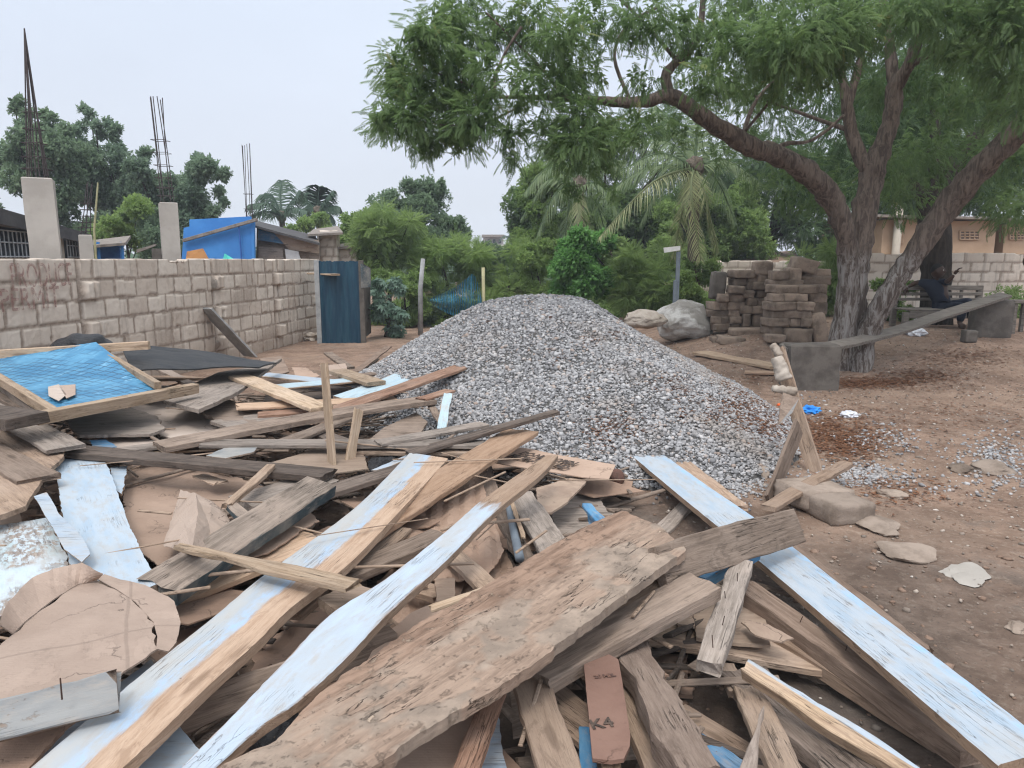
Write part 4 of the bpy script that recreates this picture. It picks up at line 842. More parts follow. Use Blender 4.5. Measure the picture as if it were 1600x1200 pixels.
# --- broken wood and card scraps nobody could count, under the big pieces
bits = MB(); cb = MB()
def pile_ok(x, y):
    q = proj(Vector((x, y, .1)))
    return q.x > -250 and q.y < 1500 and q.y > 575 and (q.x < 980 or (q.y > 880 and q.x < 1130)) and not (q.x > 640 and q.y < 720)
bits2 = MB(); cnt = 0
while cnt < 2200:
    x, y = random.uniform(-4.6, 1.2), random.uniform(1.3, 8.2)
    if not pile_ok(x, y): continue
    cnt += 1; big = cnt % 3 == 0
    Ln = random.uniform(.25, .8) if big else random.uniform(.05, .25); wd = random.uniform(.015, .045) if big else random.uniform(.006, .025); th = random.uniform(.008, .022)
    hi = .12 + .18 * ss(3.6, 4.8, y) * (1 - ss(6.3, 7.4, y)) * (1 - ss(-.9, .2, x))
    z = gh(x, y) + random.uniform(.01, hi); ca = math.pi * random.random(); d = Vector((math.cos(ca), math.sin(ca), random.uniform(-.2, .2)))
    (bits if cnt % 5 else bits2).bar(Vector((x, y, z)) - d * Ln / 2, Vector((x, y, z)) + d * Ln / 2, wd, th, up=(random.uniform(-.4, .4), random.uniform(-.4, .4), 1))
bits.build('broken_wood_scraps', W['brown'], label='loose broken wood scraps covering the ground under the heap', cat='wood scraps', kind='stuff')
bits2.build('dark_wood_scraps', W['dark'], label='loose dark wood scraps mixed into the bottom of the heap', cat='wood scraps', kind='stuff')  # both scrap layers coloured dark to deepen the shade between boards
sp_ = MB(); cnt = 0
while cnt < 120:
    x, y = random.uniform(-3.8, .6), random.uniform(2.0, 7.2)
    if not pile_ok(x, y): continue
    cnt += 1; Ln = random.uniform(.15, .7); wd = random.uniform(.006, .018); ca = random.choice((-.3, .2, .5, 1.0, 2.4)) + random.uniform(-.5, .5); d = Vector((math.cos(ca), math.sin(ca), random.uniform(-.14, .14)))
    z = gh(x, y) + random.uniform(.18, .38); sp_.bar(Vector((x, y, z)) - d * Ln / 2, Vector((x, y, z)) + d * Ln / 2, wd, wd * .7, up=(random.uniform(-.6, .6), random.uniform(-.6, .6), 1))
sp_.build('wood_splinters', W['tan'], label='thin pale splinters and laths tangled over the heap', cat='splinters', kind='stuff')
cnt = 0
while cnt < 75:
    x, y = random.uniform(-4.2, .8), random.uniform(1.5, 7.6)
    if not pile_ok(x, y): continue
    cnt += 1; z = gh(x, y) + random.uniform(.10, .2); sx, sy = random.uniform(.12, .3), random.uniform(.1, .25); a_ = random.random() * 6.3; m3 = Matrix.Rotation(a_, 3, 'Z') @ Matrix.Rotation(random.uniform(-.25, .25), 3, 'X')
    n_ = random.choice((4, 5, 6)); ring = [Vector((sx * math.cos(2 * math.pi * i / n_ + random.uniform(-.3, .3)), sy * math.sin(2 * math.pi * i / n_ + random.uniform(-.3, .3)), random.uniform(-.02, .02))) for i in range(n_)]
    V = [m3 @ r + Vector((x, y, z)) for r in ring]; V += [v - Vector((0, 0, .006)) for v in V]
    cb.add(V, [tuple(range(n_)), tuple(range(2 * n_ - 1, n_ - 1, -1))] + [(i, i + n_, (i + 1) % n_ + n_, (i + 1) % n_) for i in range(n_)])
cb.build('cardboard_scraps', W['cardd'], label='torn cardboard scraps lying between the boards of the heap', cat='cardboard scraps', kind='stuff')
# ------------------------------------------------------------------ ground
def axis(lo, hi, st, far):
    a = list(np.arange(lo, hi, st)); g = st; x = lo; left = []
    while x > -far: g *= 1.35; x -= g; left.append(x)
    g = st; x = a[-1]; right = []
    while x < far: g *= 1.35; x += g; right.append(x)
    return left[::-1] + a + right
XS, YS = axis(-6.5, 9.5, .08, 160), axis(.4, 17, .08, 160)
V = [(x, y, gh(x, y) + (.011 * nz(x, y, 1, 5) + .007 * nz(x, y, 5, 13) if -7 < x < 10 and .3 < y < 18 else 0)) for y in YS for x in XS]
nx = len(XS); Q = [(j * nx + i, j * nx + i + 1, (j + 1) * nx + i + 1, (j + 1) * nx + i) for j in range(len(YS) - 1) for i in range(nx - 1)]
me = npmesh('ground', V, Q, smooth=True)
a = me.attributes.new('damp_gap_shade', 'FLOAT', 'POINT')
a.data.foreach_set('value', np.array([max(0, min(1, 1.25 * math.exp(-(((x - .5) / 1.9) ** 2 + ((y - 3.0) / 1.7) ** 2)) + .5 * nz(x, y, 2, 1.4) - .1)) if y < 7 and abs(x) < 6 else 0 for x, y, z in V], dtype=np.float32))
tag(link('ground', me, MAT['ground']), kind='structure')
# ------------------------------------------------------------------ gravel heap
GX, GY = .62, 8.55
def gz(x, y):                          # height of the heap above z = 0
    dx, dy = x - GX, y - GY
    a = math.atan2(dy, dx); r = math.hypot(dx / (2.26 if dx > 0 else 2.63), dy / (3.35 if dy < 0 else 2.3))
    r *= 1 + .10 * nz(math.cos(a) * 1.3, math.sin(a) * 1.3, 4)
    h = 1.24 * (math.sqrt((1 - r) ** 2 + .012) + (1 - r)) / 2.0 if r < 1.25 else 0
    h = 1.20 * (1 - math.sqrt(r * r + .03)) + .12 if r < 1.06 else -.1
    sh = .23 * math.exp(-(((x - GX + 1.1) / .9) ** 2 + ((y - GY + .1) / 1.1) ** 2)) - .06 * math.exp(-(((x - GX - 1.5) / .8) ** 2 + ((y - GY + .3) / 1.2) ** 2))
    return h + sh + .075 * nz(x, y, 6, 1.1) + .03 * nz(x, y, 2, 2.6)
xs = np.arange(GX - 3.6, GX + 3.4, .06); ys = np.arange(GY - 3.8, GY + 3.0, .06)
V = [(x - GX, y - GY, max(gz(x, y), gh(x, y) - .05)) for y in ys for x in xs]; nx = len(xs)
Q = [(j * nx + i, j * nx + i + 1, (j + 1) * nx + i + 1, (j + 1) * nx + i) for j in range(len(ys) - 1) for i in range(nx - 1)]
mw = Matrix.Translation((GX, GY, 0))
heap = tag(link('gravel_heap', npmesh('gravel_heap', V, Q, smooth=True), MAT['gravelbase'], None, mw), 'big heap of grey crushed stone in the middle of the yard', 'gravel heap')
def rotmats(n, rng):
    q = rng.normal(size=(n, 4)); q /= np.linalg.norm(q, axis=1)[:, None]; w, x, y, z = q.T
    return np.stack([np.stack([1 - 2 * (y * y + z * z), 2 * (x * y - z * w), 2 * (x * z + y * w)], -1), np.stack([2 * (x * y + z * w), 1 - 2 * (x * x + z * z), 2 * (y * z - x * w)], -1), np.stack([2 * (x * z - y * w), 2 * (y * z + x * w), 1 - 2 * (x * x + y * y)], -1)], 1)
OV = np.array([(1, 0, 0), (-1, 0, 0), (0, 1, 0), (0, -1, 0), (0, 0, 1), (0, 0, -1)], float)
OF = np.array([(0, 2, 4), (2, 1, 4), (1, 3, 4), (3, 0, 4), (2, 0, 5), (1, 2, 5), (3, 1, 5), (0, 3, 5)])
def _cut():                            # a chipped 12-vertex pebble
    bm = bmesh.new(); bmesh.ops.create_icosphere(bm, subdivisions=1, radius=1); v = np.array([tuple(a.co) for a in bm.verts]); f = np.array([[a.index for a in p.verts] for p in bm.faces]); bm.free(); return v, f
IV, IF = _cut()
def stones(C, size, tone, rng, flat=.7):
    n = len(C); v = IV[None] * (1 + rng.uniform(-.28, .28, size=(n, len(IV), 1))); v = v * (rng.uniform(.6, 1.15, size=(n, 1, 3))) * size[:, None, None]
    v = np.einsum('nij,nkj->nki', rotmats(n, rng), v); v[:, :, 2] *= flat; v += C[:, None]
    f = IF[None] + (np.arange(n) * len(IV))[:, None, None]
    return v.reshape(-1, 3), f.reshape(-1, 3), np.repeat(tone, len(IV))
rng = np.random.default_rng(3); C = []
while len(C) < 84000:
    x, y = rng.uniform(GX - 3.3, GX + 3.1), rng.uniform(GY - 3.7, GY + 1.6)
    z = gz(x, y); g = gh(x, y)
    if z < g + .0:
        e = g - z
        if e > .12 or rng.random() > .35 * math.exp(-e * 30): continue
        z = g
    C.append((x - GX, y - GY, z + rng.uniform(-.004, .012)))
C = np.array(C); n = len(C); tone = np.clip(rng.beta(1.6, 1.5, n), 0, 1); size = rng.uniform(.0070, .0165, n) * rng.choice([.7, .85, 1, 1, 1.2, 1.7], n)
v, f, t = stones(C, size, tone, rng, .8)
tag(link('gravel', npmesh('gravel', v, f, t), MAT['gravel'], heap, mw), kind='stuff')
# loose gravel, pebbles and leaf litter on the bare ground at right
C = []
for (px, py, rx, ry, n) in ((1130, 745, 70, 30, 1500), (1345, 745, 60, 14, 500), (1180, 690, 60, 30, 500), (1560, 720, 60, 35, 500), (1380, 690, 60, 20, 200), (1040, 735, 60, 20, 500)):
    for _ in range(n):
        p = Pg(px + rx * random.gauss(0, .6), py + ry * random.gauss(0, .6)); C.append((p.x, p.y, p.z + .006))
C = np.array(C); n = len(C); v, f, t = stones(C, rng.uniform(.008, .019, n), np.clip(rng.beta(2, 2, n), 0, 1), rng, .8)
tag(link('scattered_gravel', npmesh('scattered_gravel', v, f, t), MAT['gravel']), 'loose grey gravel spilled over the dirt at right', 'gravel', kind='stuff')
C = []
while len(C) < 3600:
    x, y = random.uniform(-.3, 7.5), random.uniform(2.0, 12.5)
    q = proj(Vector((x, y, 0)))
    if q.x < 1000 or q.x > 1700: continue
    if random.random() > .35 + .65 * max(0, nz(x, y, 4, .9) + .3): continue
    C.append((x, y, gh(x, y) + .004))
C = np.array(C); n = len(C); v, f, t = stones(C, rng.uniform(.004, .012, n) * rng.choice([1, 1, 1, 1.8], n), np.clip(rng.beta(1.6, 1.6, n), 0, 1), rng, .7)
tag(link('pebbles', npmesh('pebbles', v, f, t), MAT['pebble']), 'small pale pebbles strewn on the brown dirt', 'pebbles', kind='stuff')
C = []
while len(C) < 6500:
    x, y = random.uniform(-.3, 8.5), random.uniform(2.0, 14)
    q = proj(Vector((x, y, 0)))
    if q.x < 1010 or q.x > 1750: continue
    C.append((x, y, gh(x, y)))
C = np.array(C); n = len(C); v, f, t = stones(C, rng.uniform(.003, .012, n) * rng.choice([1, 1, 1, 1, 1, 1, 1, 2.6], n), rng.random(n), rng, .6)
tag(link('dirt_clods', npmesh('dirt_clods', v, f, t, True), MAT['clod']), 'crumbly brown dirt clods over the bare yard', 'dirt clods', kind='stuff')
LC = []
for (px, py, rx, ry, n) in ((1295, 675, 85, 30, 2300), (1190, 690, 40, 22, 900), (1320, 700, 50, 20, 700), (1350, 600, 60, 8, 1500), (1430, 590, 70, 12, 1300), (1500, 560, 80, 14, 900), (1500, 640, 120, 40, 500), (1130, 700, 40, 14, 300), (1400, 770, 80, 20, 250), (950, 725, 40, 12, 260), (1160, 655, 40, 30, 900), (1060, 690, 40, 14, 200), (1180, 590, 20, 10, 200)):
    for _ in range(n):
        p = Pg(px + rx * random.gauss(0, .6), py + ry * random.gauss(0, .6)); LC.append((p.x, p.y, max(p.z, gz(p.x, p.y)) + .012))
for (px, py, r, n) in ((920, 535, 12, 60), (965, 525, 8, 60), (870, 560, 10, 25), (860, 500, 8, 20), (1130, 600, 14, 60), (1140, 635, 10, 40), (1070, 650, 12, 40), (770, 500, 10, 25), (975, 495, 8, 25)):
    for _ in range(n):
        d = ray(px + random.gauss(0, r), py + random.gauss(0, r * .6)); tt = 4
        while tt < 14 and (CAM + d * tt).z > gz((CAM + d * tt).x, (CAM + d * tt).y): tt += .02
        p = CAM + d * tt; LC.append((p.x, p.y, p.z + .014))
LC = np.array(LC); n = len(LC)
lq = np.array([(-1, 0, .0), (-.2, -.42, .18), (1, 0, .1), (-.2, .42, .18)]); sc = rng.uniform(.012, .034, n)
ang = rng.uniform(0, 2 * math.pi, n); ca, sa_ = np.cos(ang), np.sin(ang); v = lq[None] * sc[:, None, None]; v = v * np.stack([np.ones(n), rng.uniform(.5, 1, n), rng.uniform(-1, 2, n)], -1)[:, None]
v = np.stack([v[..., 0] * ca[:, None] - v[..., 1] * sa_[:, None], v[..., 0] * sa_[:, None] + v[..., 1] * ca[:, None], v[..., 2]], -1) + LC[:, None]
tag(link('leaf_litter', npmesh('leaf_litter', v.reshape(-1, 3), np.arange(n * 4).reshape(n, 4), np.repeat(rng.random(n), 4)), L['litter']), 'dry reddish leaves littering the dirt and gravel edge', 'leaf litter', kind='stuff')
# ------------------------------------------------------------------ block walls (one relief surface each)
def blockwall(name, p0, p1, z0, z1, course, bl, label, joints=(), thick=.16, ds=.02, sd=0, bevel=.007, rows_tone=None, smear=.5):
    a = Vector((p0.x, p0.y, z0)); x = Vector((p1.x - p0.x, p1.y - p0.y, 0)); Ln = x.length; x.normalize(); n = Vector((x.y, -x.x, 0))
    if (CAM - a).dot(n) < 0: n = -n
    H = z1 - z0; ns, nh = int(Ln / ds), int(H / ds); rnd = random.Random(sd); rows = int(math.ceil(H / course)); lay = []
    for r in range(rows):
        xs_ = [0.0]; xx = -rnd.random() * bl[1]
        while xx < Ln: xx += rnd.choice(bl); xs_.append(xx)
        for j in joints: xs_ = [q for q in xs_ if abs(q - j) > .10] + [j]
        xs_.sort(); lay.append([(xs_[i], xs_[i + 1], rnd.random(), rnd.uniform(-.010, .010), rnd.uniform(-.014, .014)) for i in range(len(xs_) - 1)])
    V = []; mort = []; tone = []
    for j in range(nh + 1):
        h = H * j / nh; rr = (H - h) / course; r = min(rows - 1, int(rr))
        for i in range(ns + 1):
            s = Ln * i / ns; ww = .012 * nz(s * 2.3, r * 3.1 + sd, 1)
            hh = (H - h) + ww; r = min(rows - 1, max(0, int(hh / course))); fr_ = hh - r * course
            for (u0, u1, tn, bg, tl) in lay[r]:
                if u0 <= s <= u1: break
            jw = .016 + .010 * nz(s * 3, h * 3, 4 + sd)
            d = min(s - u0, u1 - s, fr_ + (.006 if r == 0 else 0) if r else 9, course - fr_)
            d += .010 * nz(s * 9, h * 9, 2 + sd)
            m = 1 - ss(jw, jw + bevel, d)
            sm = smear * ss(.18, .5, nz(s * .8, h * 1.6, 7 + sd)); m2 = max(m, sm * .9)
            tooth = 0
            for q in joints:
                if q - .02 < s < q + .24 and r % 2: tooth = .075
                elif q - .05 < s < q + .03: m = m2 = 1; tooth = -.035
            off = (1 - m) * (.006 + bg * .7 + tl * .5 * ((s - u0) / max(u1 - u0, .01) - .5) * 2 + tooth) + m * (-.003 + tooth * (tooth < 0) + .014 * nz(s * 16, h * 16, 3)) + .004 * nz(s * 22, h * 22, 5)
            off = off * (1 - .6 * sm) + sm * .008
            top = .018 * nz(s * 5, 3 + sd) - (.05 * ss(.12, .3, nz(s * 1.7, 8 + sd))) if j == nh else 0
            V.append(x * s + n * off + Vector((0, 0, h + top))); mort.append(m2); tone.append(min(1, max(0, tn * .75 + .25 * (nz(s * 4, h * 4, 6) + .5))))
    nf = len(V); Fq = [(j * (ns + 1) + i, j * (ns + 1) + i + 1, (j + 1) * (ns + 1) + i + 1, (j + 1) * (ns + 1) + i) for j in range(nh) for i in range(ns)]
    ring = list(range(ns + 1)) + [j * (ns + 1) + ns for j in range(1, nh + 1)] + [nh * (ns + 1) + i for i in range(ns - 1, -1, -1)] + [j * (ns + 1) for j in range(nh - 1, 0, -1)]
    for i in ring: V.append(V[i] - n * thick); mort.append(.3); tone.append(.6)
    k = len(ring); Fq += [(ring[(i + 1) % k], ring[i], nf + i, nf + (i + 1) % k) for i in range(k)]
    me = npmesh(name, [tuple(v) for v in V], Fq, tone); at = me.attributes.new('mortar', 'FLOAT', 'POINT'); at.data.foreach_set('value', np.array(mort, dtype=np.float32))
    mw = Matrix.Translation(a); o = link(name, me, MAT['wall'], None, mw); tag(o, label, 'wall'); return o, a, x, n, Ln
wd = Vector((1.04, 8.15, 0)).normalized(); w0 = Vector((-5.05, 7.25, 0)) - wd * 4.2; w1 = Vector((-5.05, 7.25, 0)) + wd * 8.25
def s_at(px): k = (px - 800) / F * 1.0; return (k * w0.y - w0.x) / (wd.x - k * wd.y)
# distance along the wall seen at photo column px (ray ground direction x = u, y = CP at eye level)
def s_at(px):
    d = ray(px, 480); k = d.x / d.y; return (k * w0.y - w0.x) / (wd.x - k * wd.y)
JO = [s_at(128), s_at(335), s_at(430)]
wall, wa, wx, wn, wl = blockwall('block_wall', w0, w1, -.05, 1.60, .232, (.40, .42, .44, .40, .42, .2, .3), 'long pale concrete block wall with faded red lettering along the left side', JO, sd=4, ds=.0185, smear=.6)
def on_wall(px, py):
    d = ray(px, py); t = (wa - CAM).dot(wn) / d.dot(wn); return CAM + d * t
for body, (pa, pb), (ya, yb), sx in (('PRODUCE', (12, 108), (433, 430), 1.0), ('PERMIT', (-4, 88), (472, 465), 1.0)):
    a, b = on_wall(pa, ya), on_wall(pb, yb); c = (a + b) / 2 + wn * .034
    tmp = Matrix((wx, Vector((0, 0, 1)), wn)).transposed().to_4x4(); tmp.translation = c
    W_ = (b - a).length; sz = .36 if body == 'PRODUCE' else .33
    o = text_mesh('painted_lettering', body, sz, MAT['fadedred'], wall, tmp, .001)
    xsz = max(v.co.x for v in o.data.vertices) - min(v.co.x for v in o.data.vertices)
    for v in o.data.vertices: v.co.x *= W_ / xsz
# wall closing the yard on the right, seen behind the tree
blockwall('block_wall', PD(1095, 414, 22), PD(1338, 399, 17.6), -.1, 1.56, .21, (.40, .42, .44), 'weathered low block wall behind the stacked blocks, running away', (), sd=9, ds=.04, smear=.3)
blockwall('block_wall', PD(1336, 398, 17.5), PD(1720, 395, 17.2), -.1, 1.74, .218, (.44, .46, .45), 'clean pale block wall behind the seated person and bench', (), sd=12, ds=.03, smear=.1)
# ------------------------------------------------------------------ stones
def rock(p, rx, ry, rz, mat, name, label, seed, cat='stone', flatf=0.0, sub=4, yaw=0.0, amp=.36):
    bm = bmesh.new(); bmesh.ops.create_icosphere(bm, subdivisions=sub, radius=1)
    for v in bm.verts:
        c = v.co.copy(); k = 1 + amp * 1.4 * nz(c.x + seed, c.y, c.z, 1.1) + amp * .5 * nz(c.x, c.y + seed, c.z, 2.6) + amp * .15 * nz(c.x, c.y, c.z + seed, 7)
        c *= k
        if flatf: c.x, c.y, c.z = [math.copysign(abs(q) ** (1 - flatf), q) for q in c]
        for pn, pd in ((Vector((.5, -.6, .6)).normalized(), .80), (Vector((-.7, -.5, .5)).normalized(), .86), (Vector((.2, -.3, .93)).normalized(), .82)):
            e = c.dot(pn) - pd
            if e > 0: c -= pn * e * .8
        v.co = Vector((c.x * rx, c.y * ry, c.z * rz))
    me = bpy.data.meshes.new(name); bm.to_mesh(me); bm.free()
    mw = Matrix.Translation(p) @ Matrix.Rotation(yaw, 4, 'Z'); return tag(link(name, me, mat, None, mw), label, cat)
def px2m(p): return (p - CAM).length / F
p = Pg(1076, 533); s = px2m(p); rock(p + Vector((0, .3, 28 * s)), 41 * s, 36 * s, 33 * s, MAT['boulder'], 'boulder', 'large grey boulder between the gravel heap and the block stacks', 3, 'boulder', sub=5, amp=.2)
p = PD(1008, 498, 12.2); s = px2m(p); rock(p, 33 * s, 22 * s, 14 * s, MAT['sack'], 'filled_sack', 'pale filled sack lying behind the gravel heap beside the boulder', 5, 'sack', amp=.3)
for (px, py, wx_, hz, lab, sd, m, fl) in ((1080, 716, 22, 12, 'grey stone at the gravel foot right of the white painted plank', 1, 'stone', .25), (1216, 722, 22, 15, 'squared pale stone left of the crossed sticks', 2, 'stone', .45), (1368, 826, 30, 8, 'crumbling flat stone right of the two slabs', 5, 'stone', .2), (1415, 868, 36, 9, 'low rough stone half sunk in the dirt below the slabs', 6, 'stone', .2), (1508, 902, 36, 5, 'pale flat stone added in place of a lens smear at right', 7, 'concrete', 0), (1262, 1052, 30, 9, 'rough concrete lump in the gap under the two long beams', 8, 'stone', .2), (1395, 775, 20, 7, 'small pale stone on the dirt above the crumbling stone', 9, 'stone', .1), (1500, 735, 18, 6, 'small reddish clod near the right hand pebbles', 10, 'blockd', .1), (1548, 735, 26, 8, 'pale flat stone near the right edge of the yard', 11, 'stone', .2), (1180, 742, 20, 11, 'half buried stone in the spilled gravel', 12, 'stone', .3), (1590, 985, 16, 6, 'small pale stone at the right edge', 13, 'stone', .1)):  # the concrete-coloured flat stone is made up, standing for a lens smear
    p = Pg(px, py); s = px2m(p); rock(p + Vector((0, 0, hz * s * .34)), wx_ * s, wx_ * s * .75, hz * s, MAT[m], 'flat_stone' if fl > .3 else 'stone', lab, sd * 3.7, 'stone', fl, 4, sd)
for (px, py, rr, m, lab) in ((1265, 645, 12, 'bpl', 'crumpled bright blue plastic bag on the leaf litter'), (1325, 652, 11, 'wpl', 'small crumpled white plastic on the leaf litter'), (1430, 524, 13, 'wpl', 'white plastic bag under the long sagging plank'), (1422, 502, 9, 'wpl', 'white scrap beside the bench leg'), (1218, 634, 4, 'redpl', 'small orange cap by the leaning stake'), (563, 528, 7, 'signw', 'white scrap at the foot of the teal metal sheet'), (488, 532, 14, 'sack', 'grey rag on the ground at the end of the block wall')):
    p = Pg(px, py); s = px2m(p)
    bm = bmesh.new(); bmesh.ops.create_icosphere(bm, subdivisions=3, radius=1)
    for v in bm.verts:
        k = 1 + .5 * nz(v.co.x + px, v.co.y, v.co.z, 2.2) + .25 * nz(v.co.x, v.co.y + px, v.co.z, 5); v.co = Vector((v.co.x * rr * s * k, v.co.y * rr * s * k, v.co.z * rr * s * .55 * k))
    me = bpy.data.meshes.new('plastic_bag'); bm.to_mesh(me); bm.free()
    nm = {'bpl': 'plastic_bag', 'wpl': 'plastic_bag', 'redpl': 'bottle_top', 'signw': 'paper_scrap', 'sack': 'cloth_rag'}[m]
    tag(link(nm, me, MAT[m], None, Matrix.Translation(p + Vector((0, 0, rr * s * .3)))), lab, nm.split('_')[1])
# ------------------------------------------------------------------ stacks of old blocks
def block(x0, y0, x1, y1, Y, dep, label, seed, rot=0.0, mat='blockd', zoom=True, yaw=0.0, name='stacked_block', cat='block', group='stacked old blocks'):
    if zoom: x0, x1 = 1100 + x0 / 7.27, 1100 + x1 / 7.27; y0, y1 = 390 + y0 / 7.27, 390 + y1 / 7.27
    c = PD((x0 + x1) / 2, (y0 + y1) / 2, Y); s = px2m(c); w_, h_ = (x1 - x0) * s, (y1 - y0) * s * 1.02
    bm = bmesh.new(); bmesh.ops.create_cube(bm, size=2); bmesh.ops.subdivide_edges(bm, edges=bm.edges[:], cuts=5, use_grid_fill=True)
    for v in bm.verts:
        c_ = v.co.copy(); r = .17; q = Vector([max(-1 + r, min(1 - r, t)) for t in c_]); d = c_ - q
        if d.length > 1e-6: c_ = q + d.normalized() * r if d.length > r else c_
        c_ *= 1 + .07 * nz(c_.x * 1.3 + seed * 3.1, c_.y * 1.3, c_.z * 1.3) + .03 * nz(c_.x * 4, c_.y * 4 + seed, c_.z * 4)
        v.co = Vector((c_.x * w_ / 2, c_.y * dep / 2, c_.z * h_ / 2))
    me = bpy.data.meshes.new(name); bm.to_mesh(me); bm.free(); me.polygons.foreach_set('use_smooth', [True] * len(me.polygons))
    mw = Matrix.Translation(c + Vector((0, dep / 2, 0))) @ Matrix.Rotation(yaw, 4, 'Z') @ Matrix.Rotation(rot, 4, 'Y')
    return tag(link(name, me, MAT[mat], None, mw), label, cat, group)
YL, YM, YR = Pg(1140, 521).y, Pg(1185, 517).y - .1, Pg(1262, 540).y
NTH = ('lowest', 'second', 'third', 'fourth', 'fifth', 'sixth', 'seventh', 'eighth', 'ninth')
def course(stack, Y, rows, dep):
    for i, (y0, y1, xs_) in enumerate(rows):
        for k, (x0, x1) in enumerate(xs_):
            side = '' if len(xs_) == 1 else (', left one', ', right one')[k] if len(xs_) == 2 else (', left one', ', middle one', ', right one')[k]
            sz = 'long' if (x1 - x0) > 250 else 'broad' if (x1 - x0) > 150 else 'short'
            j_ = random.uniform(-9, 9); block(x0 + j_, y0, x1 + j_ + random.uniform(-6, 6), y1 - random.uniform(2, 7), Y + random.uniform(-.05, .12), dep, f'{sz} old block in the {NTH[i]} course up of the {stack} stack{side}', i * 7 + k + Y, random.uniform(-.05, .05), yaw=random.uniform(-.2, .2))
course('left block', YL, [(845, 925, [(118, 290), (292, 430)]), (765, 850, [(95, 208), (210, 292), (294, 430)]), (688, 768, [(60, 288), (290, 420)]), (598, 690, [(100, 182), (184, 268), (270, 465)]), (510, 600, [(180, 300), (302, 470)]), (415, 505, [(310, 475)]), (325, 412, [(345, 490)]), (235, 325, [(345, 590)])], .36)
course('middle block', YM, [(735, 890, [(440, 525), (540, 760)]), (640, 735, [(420, 550), (552, 770)]), (552, 640, [(475, 580), (582, 780)]), (465, 552, [(470, 585), (587, 790)]), (370, 462, [(485, 582), (584, 810)]), (278, 372, [(515, 598), (600, 790)])], .4)
course('right block', YR, [(880, 975, [(755, 935)]), (785, 882, [(750, 985), (987, 1130), (1132, 1240)]), (695, 788, [(770, 905), (908, 1235)]), (600, 697, [(772, 1060), (1062, 1250)]), (505, 600, [(795, 912), (925, 1200)]), (408, 508, [(815, 1085), (1090, 1300)])], .40)
block(940, 905, 1230, 1080, YR - .02, .3, 'upright square block at the foot of the right block stack', 50)
block(1240, 740, 1400, 1055, YR + .05, .16, 'tall thin slab leaning against the right block stack', 51, -.22, name='leaning_slab', cat='slab')
block(330, 900, 705, 985, YM - .25, .45, 'long flat slab on the ground before the middle block stack', 52, name='flat_slab', cat='slab')
block(200, 1000, 470, 1095, YM - .7, .35, 'broken slab on the ground farthest in front of the block stacks', 53, .1, name='flat_slab', cat='slab')
block(110, 1000, 255, 1060, YM - .45, .3, 'small broken slab beside the boulder before the block stacks', 54, name='flat_slab', cat='slab')
block(750, 975, 930, 1060, YR - .1, .3, 'half sunken block under the lowest course of the right block stack', 55)
block(600, 140, 785, 285, YM + .02, .3, 'rounded light brown block crowning the middle block stack', 56)
block(805, 245, 975, 345, YR + .35, .3, 'dark block lying between the tops of middle and right block stacks', 57)
block(970, 215, 1110, 365, YR + .4, .3, 'squat grey block at the top left of the right block stack', 58)
block(1050, 110, 1300, 250, YR + .4, .35, 'big tilted block on the very top of the right block stack', 59, .25)
block(1170, 225, 1440, 305, YR + .5, .4, 'dark block under the big tilted block', 60)
block(1115, 300, 1445, 400, YR + .45, .4, 'long slab capping the right end of the right block stack', 61)
for i, (y0, y1) in enumerate(((400, 500), (500, 605), (605, 745))):
    block(1200, y0, 1400, y1, YR + .42, .4, f'dark block at the shaded rear of the right block stack, {("top", "middle", "bottom")[i]} one', 62 + i)
for i, (y0, y1) in enumerate(((345, 430),)):
    block(790, y0, 1130, y1, YR + .38, .4, 'dark long block beneath the squat grey block', 66)
block(745, 560, 830, 1000, YR + .5, .3, 'dark upright block in the shade between middle and right stacks', 67)
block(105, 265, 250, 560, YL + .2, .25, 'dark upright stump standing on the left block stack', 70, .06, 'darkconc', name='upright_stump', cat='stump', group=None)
block(1243, 770, 1332, 798, Pg(1290, 800).y, .34, 'flat grey brown slab behind the end of the dark beam on edge', 90, .06, 'stone', False, .35, 'flat_slab', 'slab', None)
block(1290, 790, 1362, 822, Pg(1325, 822).y, .3, 'flat slab resting in front of the grey brown slab', 91, .04, 'stone', False, .25, 'flat_slab', 'slab', None)
# ------------------------------------------------------------------ long sagging plank on its supports
sp = Pg(1272, 611); s = px2m(sp); seat_h = 66 * s
cb_ = MB(); cb_.box((sp.x, sp.y + .2, sp.z + seat_h / 2 - .02), 72 * s, .36, seat_h + .04, None, .02)
bm = bmesh.new(); bm.from_mesh(mesh('t', cb_.V, cb_.F)); bmesh.ops.subdivide_edges(bm, edges=bm.edges[:], cuts=5, use_grid_fill=True)
for v in bm.verts: v.co += Vector((nz(v.co.x, v.co.y, v.co.z, 6), nz(v.co.y, v.co.z, v.co.x, 6), nz(v.co.z, v.co.x, v.co.y, 6))) * .012
for v in bm.verts: v.co -= sp
me = bpy.data.meshes.new('concrete_block'); bm.to_mesh(me); bm.free()
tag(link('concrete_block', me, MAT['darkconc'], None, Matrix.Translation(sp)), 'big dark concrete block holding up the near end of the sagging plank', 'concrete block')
ep = Pg(1545, 530); Ye = ep.y
path = smooth_path([tuple(PD(1224, 541, sp.y + .20)), tuple(PD(1306, 537, sp.y + .42)), tuple(PD(1400, 515, sp.y + (Ye - sp.y) * .45)), tuple(PD(1480, 488, sp.y + (Ye - sp.y) * .75)), tuple(PD(1572, 459, Ye + .1))], 10)
V = []; k = len(path)
